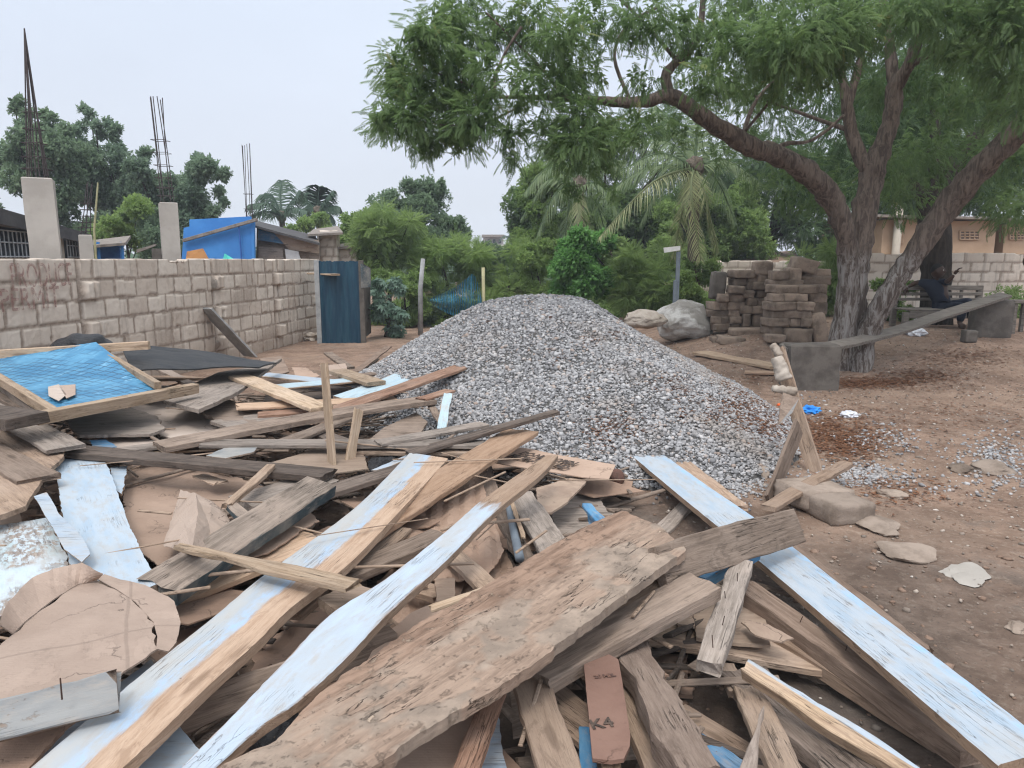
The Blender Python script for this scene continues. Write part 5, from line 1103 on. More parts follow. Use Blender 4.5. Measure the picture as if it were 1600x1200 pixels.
for i, p in enumerate(path):
    p = Vector(p); t_ = (Vector(path[min(i + 1, k - 1)]) - Vector(path[max(i - 1, 0)])).normalized(); y_ = Vector((0, 0, 1)).cross(t_).normalized(); n_ = t_.cross(y_)
    n_ = (n_ - y_ * .25).normalized(); y2 = n_.cross(t_).normalized(); hw = .095 + .01 * nz(i * .4, 3)
    for (a_, b_) in ((-hw, 0), (-hw * .3, 0), (hw * .3, 0), (hw, 0), (hw, -.04), (-hw, -.04)): V.append(p + y2 * a_ + n_ * (b_ + .004 * nz(i * .6, a_ * 9)))
Fc = [tuple(range(5, -1, -1)), tuple(range((k - 1) * 6, k * 6))] + [(i * 6 + j, i * 6 + (j + 1) % 6, i * 6 + 6 + (j + 1) % 6, i * 6 + 6 + j) for i in range(k - 1) for j in range(6)]
bm = bmesh.new(); bm.from_mesh(mesh('t', [v - sp for v in V], Fc)); bmesh.ops.recalc_face_normals(bm, faces=bm.faces); me = bpy.data.meshes.new('sagging_plank'); bm.to_mesh(me); bm.free()
tag(link('sagging_plank', me, MAT['darkwood'], None, Matrix.Translation(sp)), 'long dark sagging plank used as a seat in front of the tree', 'plank')
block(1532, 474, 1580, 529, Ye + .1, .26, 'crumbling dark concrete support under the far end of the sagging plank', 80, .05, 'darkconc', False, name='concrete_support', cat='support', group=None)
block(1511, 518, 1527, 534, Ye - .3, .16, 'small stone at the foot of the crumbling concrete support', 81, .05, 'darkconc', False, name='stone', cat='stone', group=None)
o = plank(Pg(1095, 549, .04), Pg(1216, 572, .05), 7, .04, 'fresh', 'thin pale plank lying on the dirt behind the gravel heap')
plank(Pg(1165, 580, .03), Pg(1226, 582, .04), 4, .03, 'tan', 'short lath lying near the dark concrete block', 'lath', 'thin_lath')
# ------------------------------------------------------------------ bench, stool and people
Yb = Pg(1417, 513).y; gb = gh(PD(1417, 513, Yb).x, Yb)
bx0, bx1 = PD(1417, 480, Yb).x, PD(1553, 480, Yb).x; zs = PD(1480, 484, Yb).z; zt = PD(1480, 446, Yb + .42).z
root = empty('wooden_bench', Vector(((bx0 + bx1) / 2, Yb + .2, gb)), 'dark slatted wooden bench the person in navy sits on', 'bench')
for x in (bx0, bx1):
    mb = MB(); mb.box((x, Yb + .44, (gb + zt) / 2), .09, .07, zt - gb); mb.build('leg', MAT['darkwood'], root)
    mb = MB(); mb.box((x, Yb + .02, (gb + zs) / 2 - .02), .09, .07, zs - gb - .04); mb.build('leg', MAT['darkwood'], root)
hh = zt - zs
mb = MB()
for k in range(4): mb.box(((bx0 + bx1) / 2, Yb + .03 + .115 * k, zs), bx1 - bx0 - .01, .10, .03)
mb.box(((bx0 + bx1) / 2, Yb + .0, zs - .085), bx1 - bx0 - .1, .025, .13); mb.build('seat', MAT['darkwood'], root)
for k, (f0, f1) in enumerate(((.80, 1.0), (.56, .70), (.34, .46))):
    mb = MB(); mb.box(((bx0 + bx1) / 2, Yb + .40, zs + hh * (f0 + f1) / 2), bx1 - bx0 + .02, .03, hh * (f1 - f0)); mb.build('back_slat', MAT['darkwood'], root)
for x in ((bx0 + bx1) / 2 + .42,):
    mb = MB(); mb.box((x, Yb + .425, zs + hh * .6), .05, .03, hh * .75); mb.build('back_brace', MAT['darkwood'], root)
p = Pg(1588, 520); s = px2m(p); root = empty('wooden_stool', p, 'small dark wooden stool at the right edge beside the concrete support', 'stool')
zt2 = 40 * s; mb = MB(); mb.box((p.x, p.y, p.z + zt2), .36, .3, .05); mb.build('seat', MAT['darkwood'], root)
for sx in (-.14, .14):
    for sy in (-.11, .11): mb = MB(); mb.box((p.x + sx, p.y + sy, p.z + zt2 / 2 - .02), .05, .05, zt2 - .02); mb.build('leg', MAT['darkwood'], root)
def skinmesh(name, nodes, edges, sub=2):
    """nodes: list of (Vector, radius); returns the skinned surface as plain mesh data"""
    me = bpy.data.meshes.new(name); me.from_pydata([tuple(n[0]) for n in nodes], edges, []); ob = bpy.data.objects.new(name, me); COL.objects.link(ob)
    md = ob.modifiers.new('Skin', 'SKIN'); md.use_smooth_shade = True
    for i, n in enumerate(nodes): sv = me.skin_vertices[0].data[i]; sv.radius = (n[1], n[1]); sv.use_root = (i == 0)
    m2 = ob.modifiers.new('Sub', 'SUBSURF'); m2.levels = sub; m2.render_levels = sub
    bpy.context.view_layer.update(); out = bpy.data.meshes.new_from_object(ob.evaluated_get(bpy.context.evaluated_depsgraph_get()))
    COL.objects.unlink(ob); bpy.data.objects.remove(ob); return out
def joinmesh(name, ms):
    bm = bmesh.new()
    for m in ms: bm.from_mesh(m)
    me = bpy.data.meshes.new(name); bm.to_mesh(me); bm.free(); me.polygons.foreach_set('use_smooth', [True] * len(me.polygons)); return me
def headmesh(c, face, up, r):
    bm = bmesh.new(); bmesh.ops.create_icosphere(bm, subdivisions=4, radius=1); f = face.normalized(); u = (up - f * up.dot(f)).normalized(); s_ = u.cross(f)
    for v in bm.verts:
        q = v.co.copy(); x, y, z = q.x, q.y, q.z               # x side, y forward, z up
        w = .76 - .14 * max(0, -z); k = Vector((x * w, y * .92, z * 1.12))
        if y > 0:
            k.y += .26 * math.exp(-((x / .16) ** 2 + ((z + .1) / .2) ** 2)) * y        # nose
            k.y += .07 * math.exp(-((x / .3) ** 2 + ((z + .5) / .1) ** 2)) * y          # lips
            k.y -= .08 * (math.exp(-(((x - .32) / .15) ** 2 + ((z - .08) / .12) ** 2)) + math.exp(-(((x + .32) / .15) ** 2 + ((z - .08) / .12) ** 2)))
            k.y += .06 * math.exp(-((z - .28) / .12) ** 2) * y
        k.x += math.copysign(.12, x) * math.exp(-(((abs(x) - 1) / .2) ** 2 + (y / .16) ** 2 + ((z + .02) / .22) ** 2))   # ears
        v.co = c + (s_ * k.x + f * k.y + u * k.z) * r
    me = bpy.data.meshes.new('head'); bm.to_mesh(me); bm.free(); return me
def hand(wrist, d, palm_n, L_=.18, curl=.5, side=1):
    d = d.normalized(); n = (palm_n - d * palm_n.dot(d)).normalized(); s_ = d.cross(n) * side; out = []
    pc = wrist + d * L_ * .28
    out.append(skinmesh('palm', [(wrist, .026), (wrist + d * L_ * .2, .032), (wrist + d * L_ * .45, .034)], [(0, 1), (1, 2)], 1))
    for k, (off, ln) in enumerate(((-.030, .40), (-.010, .46), (.010, .43), (.028, .34))):
        b = wrist + d * L_ * .44 + s_ * off; c1 = b + (d + n * curl * .3).normalized() * L_ * ln * .45; c2 = c1 + (d + n * curl * (1 + .2 * k)).normalized() * L_ * ln * .33; c3 = c2 + (d * .6 + n * curl * 1.6).normalized() * L_ * ln * .25
        out.append(skinmesh('finger', [(b - d * .02, .0095), (b, .0095), (c1, .009), (c2, .008), (c3, .0065)], [(0, 1), (1, 2), (2, 3), (3, 4)], 1))
    b = wrist + d * L_ * .18 - s_ * .025; c1 = b - s_ * .028 + d * .03 + n * .01; c2 = c1 - s_ * .008 + d * .03 + n * .01
    out.append(skinmesh('thumb', [(b, .012), (c1, .011), (c2, .008)], [(0, 1), (1, 2)], 1)); return out
def figure(J, label, shirt, trousers, face, hands, hr=.115, dress=False):
    base = Vector((J['hip'].x, J['hip'].y, min(J['anL'].z, J['anR'].z) - .07)); o = J['hip']
    root = empty('person', base, label, 'person'); mw = Matrix.Translation(base)
    def put(name, me, mat):
        me.transform(Matrix.Translation(-base)); return link(name, me, mat, root, mw)
    nodes = [(J['hip'], .13), (J['chest'] * .5 + J['hip'] * .5, .12), (J['chest'], .14), (J['neck'], .06), (J['head'] * .6 + J['neck'] * .4, .055),
             (J['shL'], .062), (J['elL'], .044), (J['wrL'], .030), (J['shR'], .062), (J['elR'], .044), (J['wrR'], .030),
             (J['hipL'], .09), (J['knL'], .062), (J['anL'], .042), (J['toL'], .035), (J['hipR'], .09), (J['knR'], .062), (J['anR'], .042), (J['toR'], .035)]
    ed = [(0, 1), (1, 2), (2, 3), (3, 4), (2, 5), (5, 6), (6, 7), (2, 8), (8, 9), (9, 10), (0, 11), (11, 12), (12, 13), (13, 14), (0, 15), (15, 16), (16, 17), (17, 18)]
    ms = [skinmesh('body', nodes, ed), headmesh(J['head'], face, Vector((0, 0, 1)), hr)]
    for h in hands: ms += hand(*h)
    put('body', joinmesh('body', ms), MAT['skin'])
    l = lambda a, b, f: J[a].lerp(J[b], f)
    sh = [(J['hip'] + Vector((0, 0, .02)), .16), (l('hip', 'chest', .5), .145), (J['chest'], .165), (l('chest', 'neck', .72), .085), (J['shL'], .085), (l('shL', 'elL', .85), .064), (J['shR'], .085), (l('shR', 'elR', .85), .064)]
    put('shirt', joinmesh('shirt', [skinmesh('shirt', sh, [(0, 1), (1, 2), (2, 3), (2, 4), (4, 5), (2, 6), (6, 7)])]), MAT[shirt])
    if dress:
        m_ = J['hip'].copy(); zb = J['knL'].z - .12
        put('skirt', joinmesh('skirt', [skinmesh('skirt', [(m_, .17), (Vector((m_.x, m_.y, (m_.z + zb) / 2)), .20), (Vector((m_.x, m_.y, zb)), .23)], [(0, 1), (1, 2)])]), MAT[trousers])
    else:
        tr = [(J['hip'], .15), (J['hipL'], .108), (J['knL'], .08), (l('knL', 'anL', .92), .06), (J['hipR'], .108), (J['knR'], .08), (l('knR', 'anR', .92), .06)]
        put('trousers', joinmesh('trousers', [skinmesh('trousers', tr, [(0, 1), (1, 2), (2, 3), (0, 4), (4, 5), (5, 6)])]), MAT[trousers])
    for s_ in 'LR': put('shoe', joinmesh('shoe', [skinmesh('shoe', [(J['an' + s_] - Vector((0, 0, .035)), .046), (J['to' + s_] - Vector((0, 0, .01)), .044)], [(0, 1)], 2)]), MAT['shoe'])
    bm = bmesh.new(); bm.from_mesh(headmesh(J['head'], face, Vector((0, 0, 1)), hr * 1.06)); f = face.normalized()
    bmesh.ops.delete(bm, geom=[v for v in bm.verts if (v.co - J['head']).z < hr * (.25 + .75 * max(-.7, (v.co - J['head']).dot(f) / hr))], context='VERTS')
    me = bpy.data.meshes.new('hair'); bm.to_mesh(me); bm.free(); put('hair', me, MAT['hair'])
    s_ = Vector((0, 0, 1)).cross(f).normalized()
    for k in (-1, 1):
        bm = bmesh.new(); bmesh.ops.create_icosphere(bm, subdivisions=2, radius=hr * .12); me = bpy.data.meshes.new('eye'); bm.to_mesh(me); bm.free()
        me.transform(Matrix.Translation(J['head'] + s_ * k * hr * .30 + f * hr * .78 + Vector((0, 0, hr * .10)))); put('eye', me, MAT['eye'])
    return root
D = lambda px, py, dy: PD(px, py, Yb + dy)
J = dict(hip=D(1476, 480, .16), chest=D(1463, 455, .22), neck=D(1462, 438, .22), head=D(1465, 424, .17), shL=D(1447, 441, .26), elL=D(1430, 442, .38), wrL=D(1418, 449, .40),
         shR=D(1475, 442, .16), elR=D(1482, 439, .0), wrR=D(1491, 429, -.04), hipL=D(1472, 482, .10), hipR=D(1484, 481, .10), knL=D(1506, 477, -.22), knR=D(1516, 469, -.16), anL=D(1499, 506, -.22), anR=D(1518, 504, -.2), toL=D(1508, 510, -.36), toR=D(1528, 508, -.34))
figure(J, 'person in dark navy reclining on the bench, one hand raised', 'navy', 'navy', Vector((.75, -.6, .1)),
       [(J['wrR'], (J['wrR'] - J['elR']) + Vector((0, 0, .04)), Vector((.7, -.3, .2)), .19, .8, 1), (J['wrL'], Vector((-.6, -.3, -.8)), Vector((0, -1, -.2)), .18, .3, 1)])
Yp = Yb + .2; D = lambda px, py, dy=0: PD(px, py, Yp + dy); gp = gh(D(1622, 520).x, Yp)
def Z(px, z, dy=0): q = PD(px, 450, Yp + dy); return Vector((q.x, q.y, gp + z))
J = dict(hip=Z(1622, .93), chest=Z(1622, 1.25), neck=Z(1622, 1.43), head=Z(1622, 1.57), shL=Z(1607, 1.37), elL=Z(1596, 1.12, -.02), wrL=Z(1607, .95, -.12), shR=Z(1638, 1.37), elR=Z(1649, 1.10), wrR=Z(1643, .90, -.1),
         hipL=Z(1615, .86), hipR=Z(1629, .86), knL=Z(1615, .48, -.02), knR=Z(1630, .48, -.02), anL=Z(1615, .08), anR=Z(1630, .08), toL=Z(1614, .05, -.15), toR=Z(1631, .05, -.15))
figure(J, 'person in faded purple clothes standing cut off at the right edge', 'purple', 'purple', Vector((-.3, -1, 0)), [(J['wrL'], Vector((.3, -.2, -.9)), Vector((.5, .5, 0)), .18, .4, 1), (J['wrR'], Vector((-.1, -.2, -1)), Vector((-.5, .5, 0)), .18, .4, -1)], dress=True)
# ------------------------------------------------------------------ buildings and things behind the left wall
def quadbox(name, qs, th, mat, parent=None, label=None, cat=None, group=None, back=None):
    """a flat four-cornered sheet with thickness"""
    n = (qs[1] - qs[0]).cross(qs[3] - qs[0]).normalized()
    if (CAM - qs[0]).dot(n) < 0: n = -n
    mb = MB(); k = len(qs); V = list(qs) + [q - n * th for q in qs]
    mb.add(V, [tuple(range(k)), tuple(range(2 * k - 1, k - 1, -1))] + [(i, i + k, (i + 1) % k + k, (i + 1) % k) for i in range(k)])
    return mb.build(name, mat, parent, label=label, cat=cat, group=group)
# half built columns with rebar
def column(px, pyt, Y, w, rebars, top, label, mat='concrete', tilt=0.0, ztop=None, cover=True):
    c = PD(px, 409, Y); z1 = PD(px, pyt, Y).z; root = empty('concrete_column', Vector((c.x, c.y, 0)), label, 'column', 'half built concrete columns')
    if cover:
        bm = bmesh.new(); mb = MB(); mb.box((c.x, c.y, z1 / 2), w, w, z1, Matrix.Rotation(R(28), 3, 'Z'), .012); bm.from_mesh(mesh('t', mb.V, mb.F)); bmesh.ops.subdivide_edges(bm, edges=bm.edges[:], cuts=6, use_grid_fill=True)
        for v in bm.verts: v.co += Vector((nz(v.co.x, v.co.y, v.co.z, 3), nz(v.co.y, v.co.z, v.co.x, 3), 0)) * .012 - root.location
        me = bpy.data.meshes.new('shaft'); bm.to_mesh(me); bm.free(); link('shaft', me, MAT[mat], root, PW[root.name])
    for k in range(rebars):
        a = 2 * math.pi * k / rebars + .4; b0 = Vector((c.x + math.cos(a) * w * .36, c.y + math.sin(a) * w * .36, z1 - .05 if cover else 1.2)); tp = PD(top[0] + (top[2] * math.cos(a) + random.uniform(-1, 1) * top[2] * .4 if top[2] else 0), top[1] + random.uniform(-3, 3), Y + math.sin(a) * w * .36 * (1 if top[2] else .1))
        m_ = b0.lerp(tp, .5) + Vector((random.uniform(-.02, .02), 0, 0)); mb = MB(); mb.tube([b0, m_, tp], [.007] * 3, 6); mb.build('rebar', MAT['rebar'], root)
    for f in (.08, .18, .3, .45, .6, .75) if top[2] else (.08, .18, .3, .42, .56):
        zz = (z1 if cover else 1.4) + f * (PD(top[0], top[1], Y).z - z1) * .8; ctr = Vector((c.x, c.y, zz)); sc = w * .4 * (1 - f * (.0 if top[2] else .85))
        tpx = PD(top[0], top[1], Y); ctr.x += (tpx.x - c.x) * f * .8
        pts = [ctr + Vector((sc * x, sc * y, 0)) for x, y in ((-1, -1), (1, -1), (1, 1), (-1, 1), (-1, -1))]; mb = MB(); mb.tube(pts, [.005] * 5, 5); mb.build('stirrup', MAT['rebar'], root)
    return root
column(73, 279, 8.6, .30, 8, (38, 46, 0), 'thick leaning concrete column nearest the viewer, its rebars tied to a point')
column(269, 317, 12.2, .27, 6, (243, 153, 9), 'second concrete column with straight parallel rebars')
column(137, 367, 13.0, .21, 4, (140, 285, 5), 'short concrete column with a thin rusty rebar cage behind the thick column')
column(392, 420, 17.5, .22, 6, (385, 226, 6), 'far column seen only as bare rebars above the blue shed', cover=False)
# low house with barred windows at far left
h = empty('low_house', Vector((PD(40, 409, 12).x, 12, 0)), 'low dark roofed house with barred windows behind the thick column', 'house')
A0, A1 = PD(-60, 409, 10.2), PD(136, 409, 15.5)
def along(f, z): p = A0.lerp(A1, f); return Vector((p.x, p.y, z))
n_ = (A1 - A0).cross(Vector((0, 0, 1))).normalized(); n_ = n_ if (CAM - A0).dot(n_) > 0 else -n_
quadbox('wall', [along(0, 0), along(1, 0), along(1, 1.62), along(0, 1.62)], .2, MAT['cream'], h)
quadbox('wall', [along(.64, 1.62), along(.76, 1.62), along(.76, 2.05), along(.64, 2.1)], .2, MAT['cream'], h)
for f0, f1 in ((.02, .62), (.78, .99)):
    o = quadbox('window', [along(f0, 1.62) - n_ * .05, along(f1, 1.62) - n_ * .05, along(f1, 2.08) - n_ * .05, along(f0, 2.12) - n_ * .05], .02, MAT['darkin'], h)
    mb = MB(); k = int((f1 - f0) * 34)
    for i in range(k + 1): f = f0 + (f1 - f0) * i / k; mb.bar(along(f, 1.62) + n_ * .02, along(f, 2.05) + n_ * .02, .02, .02, up=(1, 0, 0))
    for z in (1.64, 1.86, 2.04): mb.bar(along(f0, z) + n_ * .035, along(f1, z) + n_ * .035, .022, .022)
    mb.build('window_bars', MAT['whitebar'], o)
e0, e1 = PD(-70, 312, 9.6), PD(142, 371, 15.3)
quadbox('roof', [e0, e1, e1 - n_ * 2.5 + Vector((0, 0, .25)), e0 - n_ * 2.5 + Vector((0, 0, .25))], .06, MAT['darkroof'], h)
quadbox('fascia', [e0 - Vector((0, 0, .17)), e1 - Vector((0, 0, .15)), e1, e0], .04, MAT['darkroof'], h)
# awning stall with blue cloth
st = empty('market_stall', Vector((PD(172, 409, 15).x, 15, 0)), 'small stall with grey awning and blue cloth behind the wall', 'stall')
quadbox('awning', [PD(122, 385, 14.4), PD(196, 379, 14.4), PD(204, 368, 16), PD(130, 377, 16)], .05, MAT['roofsheet'], st)
quadbox('cloth', [PD(152, 383, 15), PD(186, 384, 15), PD(190, 415, 15), PD(150, 415, 15)], .03, MAT['blued'], st)
for px in (153, 190): mb = MB(); mb.tube([Vector((PD(px, 400, 14.6).x, 14.6, 0)), PD(px, 378, 14.6)], [.035, .03], 8); mb.build('pole', MAT['bluep'], st)
mb = MB(); mb.tube([Vector((PD(146, 400, 14).x, 14, 0)), PD(147, 360, 14), PD(152, 300, 14), PD(153, 285, 14)], [.022, .02, .016, .012], 6); mb.build('thin_pole', MAT['postyel'], label='thin pale bamboo pole rising behind the short concrete column', cat='pole')
quadbox('leaning_board', [PD(213, 390, 15), PD(243, 381, 15), PD(243, 384, 15), PD(214, 395, 15)], .05, MAT['roofsheet'], None, 'small slanting board beside the second concrete column', 'board')
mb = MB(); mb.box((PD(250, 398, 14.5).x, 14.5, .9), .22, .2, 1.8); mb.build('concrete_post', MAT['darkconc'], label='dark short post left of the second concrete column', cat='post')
# blue shed
sh = empty('blue_shed', Vector((PD(340, 409, 17).x, 17.3, 0)), 'bright blue painted board shed behind the block wall', 'shed')
quadbox('front_wall', [PD(283, 416, 16.8), PD(398, 416, 16.8), PD(397, 345, 16.8), PD(286, 377, 16.8)], .08, MAT['bluep'], sh)
quadbox('upper_panel', [PD(286, 376, 17.2), PD(393, 347, 17.2), PD(391, 338, 17.2), PD(296, 343, 17.2), PD(296, 354, 17.2), PD(287, 356, 17.2)], .08, MAT['bluep'], sh)
mb = MB(); mb.bar(PD(286, 376, 16.7), PD(402, 343, 16.7), .08, .07); mb.build('roof_trim', MAT['roofsheet'], sh)
mb = MB(); mb.bar(PD(373, 353, 16.71), PD(378, 412, 16.71), .03, .03, up=(1, 0, 0)); mb.build('joint_strip', MAT['blued'], sh)
quadbox('side_wall', [PD(398, 416, 16.8), PD(399, 414, 19), PD(399, 352, 19), PD(397, 345, 16.8)], .06, MAT['bluep'], sh)
quadbox('orange_board', [PD(290, 407, 13.9), PD(328, 408, 13.9), PD(317, 388, 14), PD(292, 393, 14)], .04, MAT['orangeb'], None, 'orange brown board leaning against the blue shed', 'board')
quadbox('green_sheet', [PD(347, 409, 14.2), PD(376, 409, 14.2), PD(366, 405, 14.4), PD(351, 396, 14.4)], .03, MAT['green'], None, 'green plastic sheet behind the wall before the blue shed', 'plastic sheet')
# plank shack and block hut
sk = empty('plank_shack', Vector((PD(450, 409, 17.5).x, 17.8, 0)), 'patched grey plank shack with peeling blue boards', 'shack')
quadbox('back_wall', [PD(400, 416, 18), PD(500, 416, 18), PD(499, 378, 18), PD(401, 352, 18)], .06, W['grey'], sk)
quadbox('blue_board', [PD(403, 375, 17.8), PD(456, 383, 17.8), PD(458, 374, 17.8), PD(428, 365, 17.8), PD(404, 358, 17.8)], .04, W['bluew'], sk)
quadbox('grey_sheet', [PD(404, 408, 17.8), PD(444, 408, 17.8), PD(441, 388, 17.8), PD(404, 385, 17.8)], .04, W['peel'], sk)
quadbox('plank_panel', [PD(452, 390, 17.75), PD(498, 396, 17.75), PD(498, 376, 17.75), PD(455, 371, 17.75), PD(425, 361, 17.75)], .04, W['board'], sk)
quadbox('white_sheet', [PD(447, 405, 17.7), PD(470, 407, 17.7), PD(466, 393, 17.7), PD(445, 389, 17.7)], .03, MAT['signw'], sk)
quadbox('roof', [PD(398, 352, 17.4), PD(500, 380, 17.4), PD(492, 368, 19.5), PD(398, 344, 19.5)], .05, MAT['darkroof'], sk)
hu = empty('block_hut', Vector((PD(525, 409, 18.4).x, 18.8, 0)), 'unfinished block hut with ragged sheet roof beside the teal sheet', 'hut')
def wallpart(px0, px1, pyt, Y, nm='wall'):
    o, *_ = blockwall(nm, PD(px0, 409, Y), PD(px1, 409, Y), 0, PD((px0 + px1) / 2, pyt, Y).z, .21, (.22, .3, .26), None, (), sd=int(px0), ds=.045, thick=.3, smear=.2)
    o.parent = hu; o.matrix_parent_inverse = PW[hu.name].inverted(); del o['category']
    if 'label' in o: del o['label']
_lab = tag
wallpart(500, 528, 360, 18.6); wallpart(527, 558, 388, 18.8)
quadbox('roof', [PD(480, 366, 18.2), PD(536, 363, 18.2), PD(528, 353, 20), PD(490, 358, 20)], .05, MAT['roofsheet'], hu)
quadbox('roof', [PD(528, 386, 18.6), PD(562, 384, 18.6), PD(556, 379, 20), PD(532, 381, 20)], .05, MAT['roofsheet'], hu)
# teal metal sheet enclosure at the end of the wall
tp = Pg(540, 536); Yt = tp.y
ts = empty('metal_sheet_screen', Vector((PD(538, 536, Yt).x, Yt, 0)), 'dark teal metal sheet screen standing at the end of the block wall', 'screen')
bm = bmesh.new(); k = 40; a_, b_ = PD(503, 538, Yt), PD(566, 531, Yt); zt_ = PD(535, 408, Yt).z; V = []
for i in range(k + 1):
    for z in (-.02, zt_ * .25, zt_ * .5, zt_ * .75, zt_): p = a_.lerp(b_, i / k); V.append(Vector((p.x, p.y + .012 * math.sin(i / k * 40) + .02 * nz(i * .2, z, 3), z + (.03 * nz(i * .4, 3) if z == zt_ else 0))))
Fc = [(i * 5 + j, i * 5 + 5 + j, i * 5 + 6 + j, i * 5 + 1 + j) for i in range(k) for j in range(4)]
o_ = PW[ts.name].translation; link('sheet', mesh('sheet', [v - o_ for v in V], Fc), MAT['tealsheet'], ts, PW[ts.name])
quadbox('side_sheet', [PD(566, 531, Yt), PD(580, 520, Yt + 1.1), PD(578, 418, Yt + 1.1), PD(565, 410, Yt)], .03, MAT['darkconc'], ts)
for px, w_, m in ((500, .09, 'postgrey'), (568, .09, 'darkconc')):
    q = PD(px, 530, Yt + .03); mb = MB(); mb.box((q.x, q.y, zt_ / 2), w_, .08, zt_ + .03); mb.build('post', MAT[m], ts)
quadbox('hanging_cloth', [PD(566, 450, Yt - .05), PD(580, 448, Yt + .1), PD(579, 420, Yt + .1), PD(565, 412, Yt - .05)], .04, W['teal'], None, 'grey green cloth hung over the corner of the teal sheet', 'cloth')
plank(PD(487, 426, 14.6), PD(524, 428, Yt - .2), 4, .03, 'fresh', 'short pale stick poking over the wall end toward the teal sheet', 'stick', 'wooden_stick')
p = on_wall(352, 552); p2 = on_wall(315, 481)
plank(p + wn * .42 + Vector((0, 0, -.02)), p2 + wn * .08, 13, .03, MAT['postgrey'], 'grey plank leaning against the long block wall')
# posts, net, sign
q = PD(657, 516, 15.6); mb = MB(); mb.tube([q - Vector((0, 0, .1)), PD(657, 450, q.y), PD(661, 404, q.y)], [.055, .05, .045], 10, .1); mb.build('fence_post', MAT['postgrey'], smooth=True, label='pale grey post standing behind the left shoulder of the gravel', cat='post')
q = PD(756, 500, 15.8); mb = MB(); mb.tube([q - Vector((0, 0, .6)), PD(755, 418, q.y)], [.04, .035], 8); mb.build('bamboo_post', MAT['postyel'], smooth=True, label='pale yellow bamboo post beside the blue net', cat='post')
Yn = q.y - .1; top = [(672, 466), (690, 458), (710, 449), (728, 436), (738, 428), (746, 440), (753, 466)]; bot = [(672, 472), (692, 486), (712, 494), (728, 498), (738, 500), (747, 500), (754, 498)]
V = []; tp_ = smooth_path([(*a, 0) for a in top], 5); bt_ = smooth_path([(*a, 0) for a in bot], 5)
for i, (a, b) in enumerate(zip(tp_, bt_)):
    for j in range(9): f = j / 8; V.append(PD(a[0] + (b[0] - a[0]) * f, a[1] + (b[1] - a[1]) * f, Yn + .18 * math.sin(i * .55) + .06 * math.sin(j * 1.1)))
m_ = len(tp_); o_ = V[0].copy(); tag(link('torn_net', mesh('torn_net', [v - o_ for v in V], [(i * 9 + j, i * 9 + 9 + j, i * 9 + 10 + j, i * 9 + 1 + j) for i in range(m_ - 1) for j in range(8)], True), MAT['net'], None, Matrix.Translation(o_)), 'torn blue net draped over bushes behind the gravel', 'net')
q = Pg(1058, 500); ys_ = q.y; sg = empty('sign_post', q, 'blue grey post with a small blank white board on top', 'sign post')
mb = MB(); mb.box(((PD(1058, 450, ys_)).x, ys_, (q.z + PD(1058, 393, ys_).z) / 2), .075, .06, PD(1058, 393, ys_).z - q.z); mb.build('post', MAT['postblue'], sg)
mb = MB(); mb.box(((PD(1054, 450, ys_)).x, ys_ - .02, (q.z + PD(1054, 438, ys_).z) / 2), .06, .06, PD(1054, 438, ys_).z - q.z); mb.build('brace', MAT['postblue'], sg)
quadbox('board', [PD(1038, 395, ys_ - .05), PD(1063, 391, ys_ - .05), PD(1063, 384, ys_ - .05), PD(1037, 387, ys_ - .05)], .03, MAT['signw'], sg)
# beige houses beyond the right wall
def beige(px0, px1, pyt, Y, label, vents, roof=True):
    c = PD((px0 + px1) / 2, 400, Y); a, b = PD(px0, 400, Y), PD(px1, 400, Y); zt = PD(px0, pyt, Y).z; root = empty('beige_house', Vector((c.x, Y, 0)), label, 'house')
    mb = MB(); mb.box((c.x, Y + 2.5, zt / 2), b.x - a.x, 5, zt); mb.build('wall', MAT['beige'], root)
    if roof: mb = MB(); mb.box((c.x - .1, Y + 2.4, zt + .06), b.x - a.x + .7, 5.8, .08, Matrix.Rotation(.03, 3, 'Y')); mb.build('roof', MAT['roofsheet'], root)
    for (vx0, vy0, vx1, vy1) in vents:
        o = quadbox('vent', [PD(vx0, vy1, Y - .03), PD(vx1, vy1, Y - .03), PD(vx1, vy0, Y - .03), PD(vx0, vy0, Y - .03)], .05, MAT['vent'], root)
        mb = MB(); n = 3
        for i in range(n + 1): yy = vy0 + (vy1 - vy0) * i / n; mb.bar(PD(vx0, yy, Y - .05), PD(vx1, yy, Y - .05), .04, .04)
        for i in range(5): xx = vx0 + (vx1 - vx0) * i / 4; mb.bar(PD(xx, vy0, Y - .05), PD(xx, vy1, Y - .05), .04, .04, up=(1, 0, 0))
        mb.build('vent_blocks', MAT['beige'], o)
    return root
b1 = beige(1376, 1447, 343, 24, 'beige house with grey roof and yellow drain pipe behind the right wall', [(1401, 367, 1411, 379)])
q = PD(1399, 400, 23.8); mb = MB(); mb.tube([Vector((q.x, 23.8, 0)), Vector((q.x, 23.8, PD(1399, 320, 23.8).z))], [.12, .12], 12); mb.build('drain_pipe', MAT['cream'], b1, True)
mb = MB(); mb.tube([PD(1399, 322, 23.8), PD(1399, 317, 23.8)], [.15, .15], 12); mb.build('pipe_cap', MAT['signw'], b1)
beige(1482, 1552, 345, 24.5, 'beige house with wide vent window behind the leaning tree limb', [(1500, 361, 1530, 374)])
beige(1566, 1680, 350, 25, 'beige house at the far right edge behind the wall', [(1578, 362, 1600, 374)])
quadbox('earth_bank', [PD(1150, 410, 24), PD(1250, 410, 24), PD(1242, 391, 30), PD(1185, 396, 30)], .3, MAT['clod'], None, 'sandy earth bank seen above the low block wall', 'earth bank')
